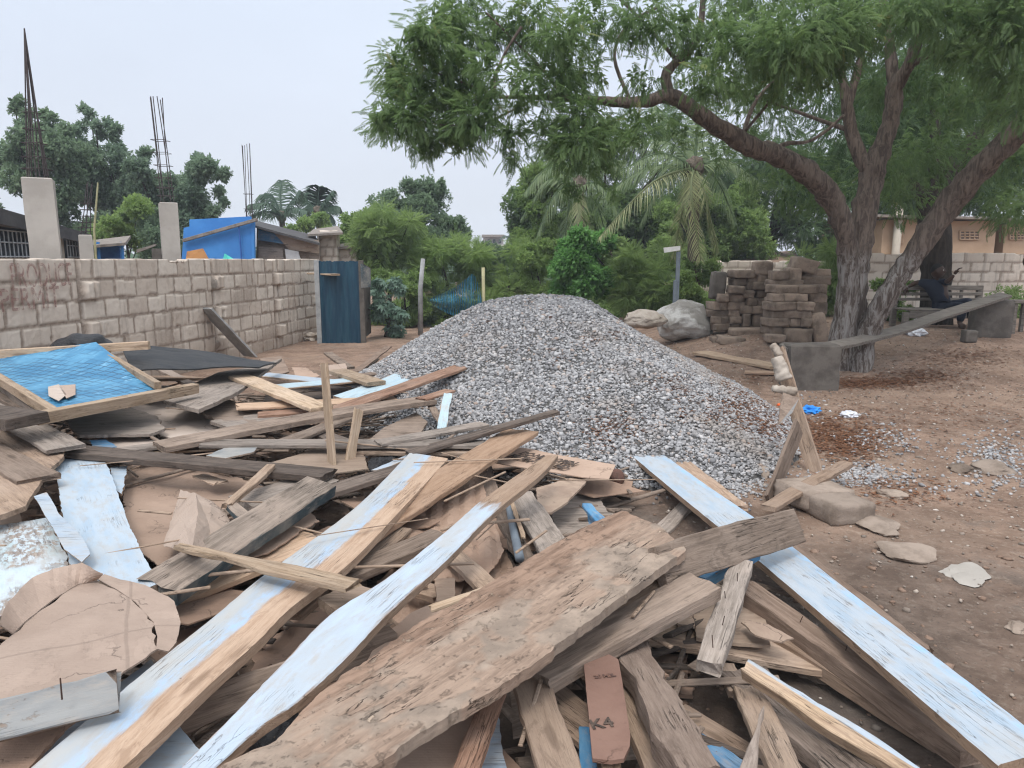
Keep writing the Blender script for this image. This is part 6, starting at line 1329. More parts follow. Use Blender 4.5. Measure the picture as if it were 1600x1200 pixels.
# pale house far away
fb = empty('far_house', PD(765, 400, 90) * 1.0, 'pale two storey house far away between the trees', 'house')
for (px0, px1, y0, y1, Y, nm) in ((742, 790, 382, 410, 92, 'wall'), (755, 786, 370, 384, 93, 'upper_wall')):
    a, b = PD(px0, y1, Y), PD(px1, y0, Y); mb = MB(); mb.box(((a.x + b.x) / 2, Y + 3, (max(a.z, 0) + b.z) / 2), b.x - a.x, 6, b.z - max(a.z, 0)); mb.build(nm, MAT['wall_far'], fb)
mb = MB(); a, b = PD(753, 370, 92), PD(788, 370, 92); mb.box(((a.x + b.x) / 2, 95, a.z + .1), b.x - a.x, 7, .3); mb.build('roof', MAT['roofsheet'], fb)
for px in (762, 770, 779): quadbox('window', [PD(px, 380, 92.7), PD(px + 4, 380, 92.7), PD(px + 4, 374, 92.7), PD(px, 374, 92.7)], .1, MAT['darkin'], fb)
for px in (750, 760, 772): quadbox('window', [PD(px, 393, 91.7), PD(px + 5, 393, 91.7), PD(px + 5, 387, 91.7), PD(px, 387, 91.7)], .1, MAT['darkin'], fb)
# ------------------------------------------------------------------ foliage: every leaf is a small real face
def tmpl(leaves):
    V = []; Fq = []
    for (b, d, n, ln, wd) in leaves:
        b = np.array(b, float); d = np.array(d, float); d /= np.linalg.norm(d); n = np.array(n, float); s = np.cross(n, d); s /= np.linalg.norm(s); i = len(V); nn = np.cross(d, s)
        V += [b, b + d * ln * .45 - s * wd / 2 + nn * ln * .05, b + d * ln - nn * ln * .12, b + d * ln * .45 + s * wd / 2 + nn * ln * .05]; Fq.append((i, i + 1, i + 2, i + 3))
    return np.array(V), np.array(Fq)
_r = random.Random(11)
NEEM = [((x, 0, -.22 * x * x), (.62, sg * .8, -.28 - .3 * x), (0, 0, 1), .34 * (1 - .35 * abs(x - .45)), .10) for x in (.12, .26, .40, .54, .68, .82, .94) for sg in (-1, 1)] + [((1, 0, -.22), (1, 0, -.6), (0, 0, 1), .3, .09)]
T_NEEM = tmpl(NEEM)
T_BUSH = tmpl([((_r.uniform(-.25, .25), _r.uniform(-.25, .25), _r.uniform(-.2, .2)), (_r.uniform(-1, 1), _r.uniform(-1, 1), _r.uniform(-.6, .6)), (_r.uniform(-.5, .5), _r.uniform(-.5, .5), 1), _r.uniform(.4, .65), _r.uniform(.2, .32)) for _ in range(11)])
T_FEATH = tmpl([((x, 0, -.12 * x * x), (.45, sg, -.1), (0, 0, 1), .26, .07) for x in (.1, .22, .34, .46, .58, .70, .82, .94) for sg in (-1, 1)])
T_BROAD = tmpl([((0, 0, 0), (math.cos(a), math.sin(a), -.25), (0, 0, 1), 1 - .25 * abs(a) / 2.4, .34) for a in (-2.3, -1.5, -.75, 0, .75, 1.5, 2.3)])
T_GRASS = tmpl([((_r.uniform(-.3, .3), _r.uniform(-.3, .3), 0), (_r.uniform(-.6, .6), _r.uniform(-.6, .6), 1), (1, .3, 0), _r.uniform(.5, 1), .10) for _ in range(8)])
def spray(name, C, Dr, sc, tone, T, mat, parent=None, label=None, cat=None, group=None, kind=None, origin=None, droop=.35):
    C = np.asarray(C, float); n = len(C); f = np.asarray(Dr, float) + RNG.normal(0, .35, (n, 3)); f[:, 2] -= droop; f /= np.linalg.norm(f, axis=1)[:, None]
    up = np.stack([RNG.normal(0, .35, n), RNG.normal(0, .35, n), np.ones(n)], -1); r = np.cross(up, f); r /= np.maximum(np.linalg.norm(r, axis=1), 1e-6)[:, None]; u = np.cross(f, r)
    Bm = np.stack([f, r, u], 2); sc = np.asarray(sc, float) * np.ones(n)
    tv = T[0][None] * sc[:, None, None]; v = np.einsum('nij,nkj->nki', Bm, tv) + C[:, None]
    q = T[1][None] + (np.arange(n) * len(T[0]))[:, None, None]
    o_ = Vector(origin) if origin is not None else (PW[parent.name].translation if parent is not None else Vector(C.mean(0)))
    t = np.repeat(np.clip(tone, 0, 1), len(T[0])) + np.tile(RNG.uniform(-.06, .06, len(T[0])), n)
    me = npmesh(name, v.reshape(-1, 3) - np.array(o_), q.reshape(-1, 4), np.clip(t, 0, 1)); o = link(name, me, mat, parent, Matrix.Translation(o_)); return tag(o, label, cat, group, kind)
def clumps(cl, dens=1.0):
    """cl: (centre, (rx,ry,rz), count[, tone shift]) -> points, outward directions, tone"""
    C = []; Dn = []; T = []
    for c in cl:
        ctr, rad, n = c[0], c[1], int(c[2] * dens); sh = c[3] if len(c) > 3 else 0
        d = RNG.normal(size=(n, 3)); d /= np.linalg.norm(d, axis=1)[:, None]; k = RNG.uniform(0, 1, n) ** .45
        C.append(np.array(ctr) + d * k[:, None] * np.array(rad)); Dn.append(d); T.append(np.clip(RNG.normal(.42 + sh, .2, n) + d[:, 2] * .10, 0, 1))
    return np.concatenate(C), np.concatenate(Dn), np.concatenate(T)
def limb(mb, pts, Yoff=0.0, n=12, jit=.16, sd=0, sub=5):
    """pts: (px, py, Y, width in pixels)"""
    sp_ = smooth_path([(*PD(p[0], p[1], p[2] + Yoff), p[3] / 2 * (PD(p[0], p[1], p[2] + Yoff) - CAM).length / F) for p in pts], sub)
    mb.tube([s[:3] for s in sp_], [max(.004, s[3]) for s in sp_], n, jit, sd)
    return [Vector(s[:3]) for s in sp_]
# --- the big tree over the yard
tb = Pg(1333, 572); YT = tb.y
tree = empty('neem_tree', tb, 'large spreading tree with three whitewashed stems over the plank seat', 'tree')
def stem(nm, lists, mat=MAT['bark'], par=None, n=14):
    mb = MB(); P_ = []
    for i, l in enumerate(lists): P_ += limb(mb, [(a, b, YT + c, w * .88) for (a, b, c, w) in l], 0, n, .30, i * 3.3)
    mb.build(nm, mat, par or tree, True); return P_
tw = []
tw += stem('trunk', [[(1310, 590, -.05, 52), (1312, 552, -.05, 40), (1319, 500, -.08, 36), (1324, 450, -.1, 32), (1324, 400, -.15, 31), (1318, 355, -.25, 32), (1303, 318, -.3, 34), (1282, 288, -.4, 34), (1250, 262, -.5, 34), (1212, 242, -.6, 33), (1170, 228, -.8, 30), (1120, 196, -1.0, 27), (1078, 168, -1.1, 25), (1046, 150, -1.2, 24), (1010, 158, -1.3, 20), (975, 160, -1.4, 17), (930, 156, -1.5, 14), (880, 153, -1.6, 11), (830, 152, -1.7, 8), (780, 152, -1.8, 5)],
     [(1047, 152, -1.2, 20), (1040, 120, -1.2, 16), (1058, 95, -1.1, 14), (1085, 68, -1.0, 12), (1096, 30, -1.0, 10), (1098, -30, -1, 8)], [(1205, 236, -.6, 12), (1230, 224, -.5, 7), (1260, 222, -.5, 5), (1290, 205, -.4, 5), (1318, 180, -.3, 4)]])
tw += stem('trunk', [[(1332, 600, .1, 56), (1334, 560, .1, 40), (1335, 500, .05, 34), (1336, 440, 0, 36), (1342, 388, 0, 38), (1349, 340, 0, 38), (1360, 290, 0, 35), (1366, 262, 0, 34), (1378, 230, 0, 28), (1389, 200, 0, 26), (1396, 165, 0, 24), (1399, 138, 0, 23), (1418, 105, -.1, 17), (1436, 60, -.2, 16), (1458, 20, -.3, 14), (1480, -40, -.5, 12)],
     [(1362, 275, 0, 26), (1344, 245, .05, 22), (1330, 205, .1, 19), (1324, 165, .1, 16), (1316, 120, .1, 11), (1308, 75, .1, 8)], [(1324, 168, .1, 13), (1340, 110, .15, 11), (1350, 70, .2, 9), (1366, 20, .2, 7)], [(1399, 145, 0, 18), (1394, 110, .1, 17), (1390, 70, .2, 14), (1380, 0, .3, 10)]])
tw += stem('trunk', [[(1338, 595, -.15, 46), (1348, 545, -.15, 34), (1364, 500, -.2, 33), (1388, 458, -.3, 32), (1412, 420, -.3, 32), (1440, 380, -.4, 34), (1472, 335, -.5, 36), (1510, 287, -.7, 36), (1545, 250, -.9, 34), (1585, 214, -1.1, 33), (1640, 165, -1.4, 30), (1720, 90, -1.8, 24)], [(1490, 318, -.4, 24), (1530, 262, -.3, 22), (1570, 215, -.2, 20), (1620, 160, 0, 16)]])
tmb = MB()
for l in ([(782, 152, -1.8, 4), (772, 130, -1.8, 4), (788, 85, -1.8, 4), (815, 42, -1.8, 5)], [(775, 150, -1.8, 3), (700, 120, -1.9, 3), (640, 100, -1.95, 2)], [(1058, 95, -1.1, 6), (1010, 40, -1.2, 5), (960, -10, -1.3, 4)], [(985, 158, -1.4, 6), (960, 90, -1.2, 5), (980, 40, -1.1, 4), (1030, 10, -1.0, 4)], [(880, 150, -1.6, 5), (840, 100, -1.5, 4), (800, 60, -1.6, 3), (760, 20, -1.7, 3)], [(840, 152, -1.7, 4), (760, 190, -1.8, 3), (690, 195, -1.9, 2), (620, 180, -2, 2)], [(1160, 215, -.8, 7), (1180, 160, -.5, 6), (1230, 100, -.4, 5), (1250, 40, -.3, 4)], [(1330, 205, .1, 7), (1260, 180, .3, 5), (1180, 150, .3, 4)], [(1160, 210, -.8, 5), (1210, 150, -1.2, 4), (1260, 90, -1.4, 4), (1330, 60, -1.6, 3)], [(930, 156, -1.5, 5), (905, 215, -1.4, 3), (890, 260, -1.3, 2)], [(1420, 105, -.1, 8), (1500, 60, -.6, 6), (1580, 40, -1, 5)]):
    tw += limb(tmb, [(a, b, YT + c, w) for (a, b, c, w) in l], 0, 6, .1, l[0][0])
tmb.build('twigs', MAT['bark'], tree, True, kind='stuff')
cl = []
def addc(px, py, dy, rpx, n, sh=0, flat=.75):
    c = PD(px, py, YT + dy); s = px2m(c); cl.append((c, (rpx * s, rpx * s * .9, rpx * s * flat), n, sh))
# left lobe, measured on the photograph
for (px, py, r, n) in ((630, 95, 34, 50), (660, 60, 34, 60), (700, 30, 40, 70), (735, 60, 45, 90), (690, 95, 40, 80), (640, 135, 44, 90), (610, 120, 26, 36), (690, 150, 46, 110), (740, 130, 44, 90), (600, 185, 26, 44), (640, 185, 38, 80), (690, 200, 44, 100), (740, 185, 42, 90), (660, 222, 26, 44), (725, 222, 24, 40), (770, 100, 30, 50), (780, 40, 44, 80), (830, 30, 50, 90), (600, 200, 16, 20),
    (840, 95, 36, 55), (880, 60, 46, 80), (870, 125, 38, 65), (820, 130, 28, 30), (910, 110, 40, 65), (930, 30, 46, 70), (960, 70, 30, 30), (1000, 30, 46, 65), (900, 175, 40, 65), (860, 205, 40, 60), (800, 205, 26, 34), (806, 240, 15, 14), (900, 225, 48, 80), (945, 205, 40, 60), (930, 255, 36, 34), (985, 220, 34, 22), (1010, 120, 26, 22), (1060, 40, 40, 55), (1100, 60, 44, 60), (1010, 190, 34, 24), (1070, 205, 34, 22), (1120, 120, 44, 60), (1150, 60, 48, 70), (890, 300, 26, 12), (960, 300, 24, 8), (730, -10, 40, 60), (680, 60, 20, 24), (760, 160, 20, 24), (812, 172, 18, 16)):
    addc(px, py, -1.7 + random.uniform(-.7, .9), r * .92, n * 1.5, random.uniform(-.12, .12))
# canopy over the trunk: in front above, behind lower down
for _ in range(46):
    px, py = random.uniform(1100, 1660), random.uniform(-60, 80); addc(px, py, random.uniform(-2.6, 1.6), random.uniform(34, 54), 85, random.uniform(-.12, .12))
for _ in range(44):
    px, py = random.uniform(1040, 1640), random.uniform(80, 330)
    if py > 235 and px < 1190: continue
    addc(px, py, random.uniform(.6, 3.0), random.uniform(34, 52), 80, random.uniform(-.2, .02))
for (px, py, r, n, dy) in ((1580, 40, 46, 90, -2.4), (1600, 100, 44, 90, -2.2), (1540, 90, 36, 50, -2.0), (1600, 160, 40, 70, -2.0), (1480, 20, 40, 60, -2.2), (1420, 20, 40, 60, -2.0), (1300, 40, 44, 70, -1.8), (1250, 90, 44, 70, -1.6), (1210, 130, 40, 60, -1.4), (1290, 110, 36, 50, -1.2), (1360, 40, 44, 70, -1.5), (1600, 320, 30, 40, -.6), (1570, 330, 34, 50, .8), (1590, 240, 30, 30, .8), (1180, 270, 36, 28, .6), (1230, 300, 40, 60, 1.2), (1120, 250, 26, 14, .2), (1490, 190, 44, 60, 1.4), (1530, 150, 44, 60, 1), (1150, 170, 40, 46, .4), (1480, 110, 40, 50, .8)):
    addc(px, py, dy, r, n * 1.3, random.uniform(-.05, .1))
# the part of the crown above the picture, which shades the ground
for _ in range(70):
    c = Vector((random.uniform(.2, 10), YT + random.uniform(-3.2, 4), random.uniform(6.5, 8.6))); cl.append((c, (.7, .7, .5), 44, random.uniform(-.1, .1)))
def gap(C):
    """open windows in the leaves where the sky shows"""
    u = C - np.array(CAM); f = u[:, 1] * CP - u[:, 2] * SP; X = 800 + u[:, 0] / f * F; Yp_ = 600 - (u[:, 1] * SP + u[:, 2] * CP) / f * F
    m = np.ones(len(C), bool)
    for (px, py, rx, ry, k) in ((955, 78, 30, 14, .9), (785, 100, 20, 34, .85), (1030, 95, 22, 20, .85), (1075, 122, 16, 14, .8), (1155, 95, 14, 22, .8), (1150, 180, 16, 16, .8), (1080, 190, 22, 14, .7), (985, 175, 30, 10, .7), (760, 28, 20, 12, .8), (1240, 35, 20, 14, .7), (1535, 165, 12, 14, .8), (800, 190, 16, 14, .85), (1090, 10, 14, 16, .7), (835, 160, 20, 10, .6), (1000, 245, 30, 10, .8), (1290, 262, 10, 6, .6), (715, 245, 40, 8, .8), (1400, 60, 30, 30, 0)):
        d = ((X - px) / rx) ** 2 + ((Yp_ - py) / ry) ** 2; m &= ~((d < 1) & (RNG.random(len(C)) < k))
    lim = np.interp(X, [560, 600, 640, 700, 760, 800, 830, 1000, 1100], [225, 228, 246, 246, 232, 268, 330, 340, 345]); m &= (Yp_ < lim) | (X > 1100)
    # keep the trunk in view
    return m
C, Dn, T = clumps(cl); m = gap(C); C, Dn, T = C[m], Dn[m], T[m]
k_ = RNG.random(len(C)) < .72
spray('crown', np.repeat(C[k_], 2, 0) + RNG.normal(0, .06, (2 * k_.sum(), 3)), np.repeat(Dn[k_], 2, 0), RNG.uniform(.08, .165, 2 * k_.sum()), np.repeat(T[k_], 2), T_NEEM, L['neem'], tree, droop=.34)
spray('crown', C[~k_], Dn[~k_], RNG.uniform(.09, .15, (~k_).sum()), T[~k_], T_BUSH, L['neem'], tree, droop=.3)
# --- dark tree directly behind the bench
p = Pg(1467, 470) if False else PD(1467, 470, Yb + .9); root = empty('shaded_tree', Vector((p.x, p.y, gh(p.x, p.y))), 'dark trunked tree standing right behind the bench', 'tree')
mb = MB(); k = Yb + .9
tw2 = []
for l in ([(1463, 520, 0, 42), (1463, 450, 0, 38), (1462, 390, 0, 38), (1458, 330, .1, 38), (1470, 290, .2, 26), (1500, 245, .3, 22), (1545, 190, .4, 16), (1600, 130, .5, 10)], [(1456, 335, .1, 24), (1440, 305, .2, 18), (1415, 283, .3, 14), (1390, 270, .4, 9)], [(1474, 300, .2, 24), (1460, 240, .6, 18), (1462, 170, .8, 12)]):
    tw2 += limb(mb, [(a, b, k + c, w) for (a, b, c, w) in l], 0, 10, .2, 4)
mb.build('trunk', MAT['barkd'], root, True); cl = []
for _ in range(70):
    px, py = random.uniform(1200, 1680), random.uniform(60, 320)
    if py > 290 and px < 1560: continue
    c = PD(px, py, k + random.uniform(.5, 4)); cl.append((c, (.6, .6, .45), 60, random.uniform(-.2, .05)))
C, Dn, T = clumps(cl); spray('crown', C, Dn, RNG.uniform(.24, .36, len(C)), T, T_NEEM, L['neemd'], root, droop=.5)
# --- background trees and bushes
def tree_at(name, px, Y, lumps, T_, mat, label, cat='tree', group=None, sc=(.3, .5), trunk=None, droop=.2, dens=1.0, twigs=0):
    b = PD(px, 409, Y); base = Vector((b.x, Y, gh(b.x, Y))); root = empty(name, base, label, cat, group); cl = []
    for l in lumps:
        (x, y, r, n) = l[:4]; dy = l[4] if len(l) > 4 else random.uniform(-.12, .12) * Y * .3; c = PD(x, y, Y + dy); s = px2m(c); cl.append((c, (r * s, r * s, r * s * .85), n, random.uniform(-.14, .14)))
    C, Dn, T = clumps(cl, dens * 2.3); spray('crown', C, Dn, RNG.uniform(sc[0] * .55, sc[1] * .62, len(C)), T, T_, mat, root, droop=droop)
    mb = MB(); tw_ = trunk or .12
    top = sum((c[0] for c in cl), Vector()) / len(cl); mb.tube([base - Vector((0, 0, .2)), base.lerp(top, .5) + Vector((.1, 0, 0)), top], [tw_, tw_ * .8, tw_ * .4], 8, .1)
    for c in cl:
        if c[2] >= 10 and random.random() < .3: q = c[0]; mb.tube([base.lerp(top, .55), base.lerp(top, .6).lerp(q, .5) + Vector((0, 0, -.1)), q], [tw_ * .4, tw_ * .25, tw_ * .08], 5, .1, cap=False)
    mb.build('trunk' if cat == 'tree' else 'stem', MAT['barkd'], root, True); return root
def fill(x0, x1, y0, y1, r, n, k, f=None):
    out = []
    while len(out) < k:
        x, y = random.uniform(x0, x1), random.uniform(y0, y1)
        if f is None or f(x, y): out.append((x, y, random.uniform(*r), n))
    return out
lt = lambda x, y: y > np.interp(x, [-40, 20, 60, 110, 150, 200, 230, 260, 300, 330, 350], [250, 200, 215, 235, 220, 240, 262, 255, 250, 262, 290])
tree_at('broadleaf_tree', 70, 23, fill(-60, 175, 200, 400, (20, 30), 70, 34, lt) + [(30, 160, 9, 16), (24, 172, 7, 10), (45, 180, 8, 14), (70, 180, 8, 12), (40, 200, 12, 30), (70, 205, 14, 36), (30, 215, 14, 30), (82, 186, 7, 10), (100, 205, 12, 24), (20, 240, 14, 30)], T_BUSH, L['far'], 'tall dark tree behind the thick leaning column at far left', sc=(.26, .5), trunk=.2)
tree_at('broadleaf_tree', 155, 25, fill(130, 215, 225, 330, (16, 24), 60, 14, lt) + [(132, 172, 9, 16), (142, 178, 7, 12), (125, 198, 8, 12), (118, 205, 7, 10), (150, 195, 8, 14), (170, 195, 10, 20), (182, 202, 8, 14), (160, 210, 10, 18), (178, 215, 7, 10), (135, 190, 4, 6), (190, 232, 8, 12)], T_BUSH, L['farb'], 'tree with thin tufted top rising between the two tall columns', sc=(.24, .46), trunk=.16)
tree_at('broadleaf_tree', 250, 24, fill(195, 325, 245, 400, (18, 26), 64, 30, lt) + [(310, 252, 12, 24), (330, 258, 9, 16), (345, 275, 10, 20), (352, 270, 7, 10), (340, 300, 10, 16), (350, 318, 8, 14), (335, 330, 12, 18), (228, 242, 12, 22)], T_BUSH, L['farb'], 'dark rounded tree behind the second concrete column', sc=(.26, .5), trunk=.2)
tree_at('leafy_shrub', 195, 19, fill(150, 225, 320, 380, (14, 20), 50, 9), T_BUSH, L['mid'], 'light green shrub behind the stall awning', 'shrub', sc=(.16, .3), trunk=.05)
tree_at('leafy_shrub', 245, 19, fill(215, 262, 315, 400, (12, 18), 50, 9), T_BUSH, L['far'], 'darker shrub just left of the second concrete column', 'shrub', sc=(.16, .3), trunk=.05)
tree_at('round_tree', 640, 24, fill(575, 720, 300, 410, (20, 30), 80, 24, lambda x, y: y > np.interp(x, [570, 600, 640, 690, 725], [335, 300, 290, 300, 345])) + [(640, 292, 16, 40), (665, 290, 16, 40), (610, 310, 16, 36), (688, 296, 10, 20), (690, 285, 6, 8), (715, 350, 16, 40), (728, 365, 10, 20)], T_BUSH, L['far'], 'round dark green tree in the middle distance under open sky', sc=(.24, .42), trunk=.2)
tree_at('feathery_shrub', 605, 18.8, fill(565, 650, 330, 440, (16, 24), 80, 22, lambda x, y: y > np.interp(x, [560, 600, 650], [350, 328, 345])) + [(600, 330, 12, 34), (575, 345, 12, 30), (640, 345, 10, 24)], T_FEATH, L['light'], 'light green feathery shrub right of the teal metal sheet', 'shrub', sc=(.28, .5), trunk=.06)
tree_at('leafy_shrub', 560, 21, fill(515, 590, 335, 400, (14, 20), 60, 12), T_BUSH, L['mid'], 'shrub behind the unfinished block hut', 'shrub', sc=(.2, .36), trunk=.08)
tree_at('leafy_shrub', 700, 19, fill(660, 740, 380, 470, (14, 22), 70, 16), T_FEATH, L['mid'], 'green shrub behind the blue net', 'shrub', sc=(.26, .46), trunk=.05)
tree_at('leafy_shrub', 620, 17.6, fill(590, 660, 430, 510, (12, 20), 60, 16), T_BUSH, L['mid'], 'low dark shrub at the foot of the pale grey post', 'shrub', sc=(.12, .24), trunk=.04)
tree_at('broadleaf_plant', 593, 15.2, fill(582, 630, 440, 520, (8, 14), 12, 14), T_BROAD, L['castor'], 'pale broad leaved plant beside the teal metal sheet', 'plant', sc=(.16, .28), trunk=.03, droop=.6)
tree_at('leafy_shrub', 700, 18.2, fill(665, 745, 455, 505, (10, 16), 60, 12), T_BUSH, L['far'], 'dark low shrub between the grey post and the bamboo post', 'shrub', sc=(.12, .24), trunk=.04)
tree_at('leafy_shrub', 790, 18.5, fill(745, 850, 395, 475, (14, 22), 70, 20), T_FEATH, L['mid'], 'feathery shrub right of the bamboo post', 'shrub', sc=(.26, .46), trunk=.05)
tree_at('leafy_shrub', 780, 25, fill(735, 860, 385, 420, (12, 18), 60, 14), T_BUSH, L['far'], 'dark hedge shrub below the far away house', 'shrub', sc=(.2, .4), trunk=.06)
tree_at('bright_shrub', 905, 16.5, fill(868, 950, 372, 455, (14, 22), 80, 18) + [(905, 370, 16, 60), (885, 385, 14, 40), (930, 385, 14, 40)], T_BUSH, L['bright'], 'bright fresh green shrub behind the top of the gravel', 'shrub', sc=(.24, .42), trunk=.05)
tree_at('leafy_shrub', 850, 17.5, fill(820, 875, 385, 460, (12, 18), 60, 12), T_BUSH, L['mid'], 'mid green shrub left of the bright fresh shrub', 'shrub', sc=(.14, .26), trunk=.04)
tree_at('leafy_shrub', 990, 17, fill(945, 1050, 395, 470, (14, 22), 70, 20), T_FEATH, L['mid'], 'green shrub left of the sign post', 'shrub', sc=(.24, .42), trunk=.05)
tree_at('leafy_shrub', 1085, 16.5, fill(1055, 1112, 415, 500, (12, 20), 70, 14), T_BUSH, L['mid'], 'shrub between the sign post and the stacked blocks', 'shrub', sc=(.12, .24), trunk=.04)
tree_at('leafy_shrub', 1265, 15.5, fill(1225, 1310, 385, 480, (12, 20), 70, 18, lambda x, y: y > 395 or x > 1240), T_FEATH, L['light'], 'light green shrub behind the right block stack', 'shrub', sc=(.2, .36), trunk=.04)
tree_at('leafy_shrub', 1395, 14, fill(1370, 1420, 440, 505, (8, 14), 50, 10), T_BUSH, L['mid'], 'small shrub between the tree and the bench', 'shrub', sc=(.1, .2), trunk=.03)
tree_at('leafy_shrub', 1565, 15, fill(1545, 1605, 455, 490, (12, 18), 16, 7), T_BUSH, L['light'], 'small weed clump right of the bench', 'shrub', sc=(.1, .2), trunk=.02)
tree_at('leafy_tree', 1010, 26, fill(800, 1130, 300, 410, (22, 34), 70, 44), T_BUSH, L['neem'], 'dark mass of tree behind the coconut palms', 'tree', sc=(.3, .5), trunk=.2)
tree_at('leafy_tree', 1190, 27, fill(1110, 1320, 245, 400, (22, 34), 80, 36), T_NEEM, L['neemd'], 'dark green tree between coconut palm and the big tree', 'tree', sc=(.4, .6), trunk=.2)
tree_at('leafy_tree', 1420, 30, fill(1330, 1700, 150, 335, (30, 44), 90, 42), T_BUSH, L['far'], 'dark tree rising behind the beige houses', 'tree', sc=(.4, .7), trunk=.25)
tree_at('slim_tree', 835, 21, fill(806, 880, 255, 400, (14, 24), 60, 22, lambda x, y: x > np.interp(y, [255, 300, 400], [830, 812, 806])), T_BUSH, L['mid'], 'slim green tree at the left side of the coconut palms', 'tree', sc=(.2, .36), trunk=.1)
tree_at('leafy_tree', 1100, 25, fill(1040, 1190, 300, 405, (18, 28), 60, 24), T_BUSH, L['mid'], 'mid green tree filling the gap right of the coconut palm', 'tree', sc=(.26, .44), trunk=.14)
tree_at('leafy_shrub', 960, 22, fill(860, 1050, 345, 425, (16, 24), 60, 24), T_BUSH, L['light'], 'wide light green thicket beneath the two coconut palms', 'shrub', sc=(.22, .4), trunk=.06)
tree_at('leafy_tree', 930, 27, fill(822, 1090, 175, 400, (24, 36), 60, 46, lambda x, y: x > np.interp(y, [175, 250, 400], [880, 845, 830])), T_NEEM, L['neemd'], 'tall dark tree rising behind the two coconut palms into the canopy', 'tree', sc=(.4, .6), trunk=.2)
# small thicket on the ground and fresh weeds behind the gravel
C = []
for _ in range(1500):
    p = Pg(random.uniform(935, 1060), random.uniform(468, 496)); C.append((p.x, p.y, p.z))
spray('fresh_weeds', C, np.zeros((len(C), 3)) + np.array((0, .0, .4)), RNG.uniform(.10, .26, len(C)), RNG.random(len(C)), T_BUSH, L['grass'], label='low fresh green weeds behind the gravel and boulder', cat='weeds', kind='stuff', droop=-.2)
C = []
for _ in range(5200):
    x, y = random.uniform(-4, 9), random.uniform(17.6, 26); p = Vector((x, y, gh(x, y))); q = proj(p)
    if q.x < 570 or q.x > 1120: continue
    C.append((p.x, p.y, p.z + random.uniform(0, .25)))
spray('undergrowth', C, np.zeros((len(C), 3)) + np.array((0, 0, .3)), RNG.uniform(.14, .3, len(C)), RNG.random(len(C)) * .8, T_BUSH, L['mid'], label='tangled green undergrowth covering the far end of the yard', cat='undergrowth', kind='stuff', droop=-.1)
C = []
for _ in range(2400):
    a_ = random.uniform(-.75, .75); d_ = random.uniform(38, 60); C.append((math.sin(a_) * d_ * 1.3, math.cos(a_) * d_, random.uniform(0, 1.6)))
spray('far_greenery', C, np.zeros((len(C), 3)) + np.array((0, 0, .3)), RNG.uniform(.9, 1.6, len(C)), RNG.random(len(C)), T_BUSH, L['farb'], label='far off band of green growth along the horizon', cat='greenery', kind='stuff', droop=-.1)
# --- palms
def frond(path, ln, n, mat, parent, droop=.9, wd=.035, name='frond', plane=None):
    """path: world points from crown outwards; leaflets hang from both sides"""
    pts = [Vector(p) for p in smooth_path([tuple(p) for p in path], 8)]; V = []; Q = []; T = []
    tot = len(pts)
    for k in range(n):
        f = .06 + .94 * k / n; x = f * (tot - 1); i = min(int(x), tot - 2); p = pts[i].lerp(pts[i + 1], x - i); t = (pts[i + 1] - pts[i]).normalized()
        s = t.cross(Vector((0, 0, 1)))
        if s.length < .2: s = t.cross(Vector((0, 1, 0)))
        s.normalize(); l = ln * (math.sin(math.pi * min(1, f * .86 + .12)) ** .6) * random.uniform(.85, 1.1)
        for sg in (-1, 1):
            d = (s * sg * random.uniform(.7, 1) + t * .75 + Vector((0, 0, -droop * random.uniform(.3, .8)))).normalized(); d2 = (d + Vector((0, 0, -droop * .9))).normalized(); w_ = t * wd / 2
            b = len(V); m_ = p + d * l * .5; e = m_ + d2 * l * .5
            V += [p - w_, p + w_, m_ + w_ * .9, m_ - w_ * .9, e + w_ * .15, e - w_ * .15]; Q += [(b, b + 1, b + 2, b + 3), (b + 3, b + 2, b + 4, b + 5)]; T += [random.random()] * 6
    o_ = PW[parent.name].translation; o = link(name, npmesh(name, [tuple(v - o_) for v in V], Q, T), mat, parent, PW[parent.name])
    mb = MB(); mb.tube(pts, [.035 * (1 - i / tot) + .006 for i in range(tot)], 5); mb.build('midrib', mat, o, True, origin=o_)
    return o
def palm(px, py, Y, fr, label, trunk_w, ln, mat='palm', n=46, ground=True, group=None):
    c = PD(px, py, Y); root = empty('palm_tree', Vector((c.x, Y, 0)), label, 'palm tree', group)
    mb = MB(); mb.tube([Vector((c.x + .15, Y, -.1)), Vector((c.x + .05, Y, c.z * .5)), c], [trunk_w, trunk_w * .8, trunk_w * .75], 10, .08); mb.build('trunk', MAT['barkp'], root, True)
    bm = bmesh.new(); bmesh.ops.create_icosphere(bm, subdivisions=3, radius=trunk_w * 1.5)
    for v in bm.verts: v.co = v.co * (1 + .3 * nz(v.co.x, v.co.y, v.co.z, 7)) + c - root.location
    me = bpy.data.meshes.new('crown_shaft'); bm.to_mesh(me); bm.free(); link('crown_shaft', me, MAT['barkp'], root, PW[root.name])
    for q in fr:
        m = L[q[3]] if len(q) > 3 else L[mat]; (mx, my, dm), (ex, ey, de) = q[0], q[1]
        frond([c, PD(mx, my, Y + dm), PD(ex, ey, Y + de)], ln * q[2], n, m, root, wd=.035 if Y < 25 else .055)
    return root
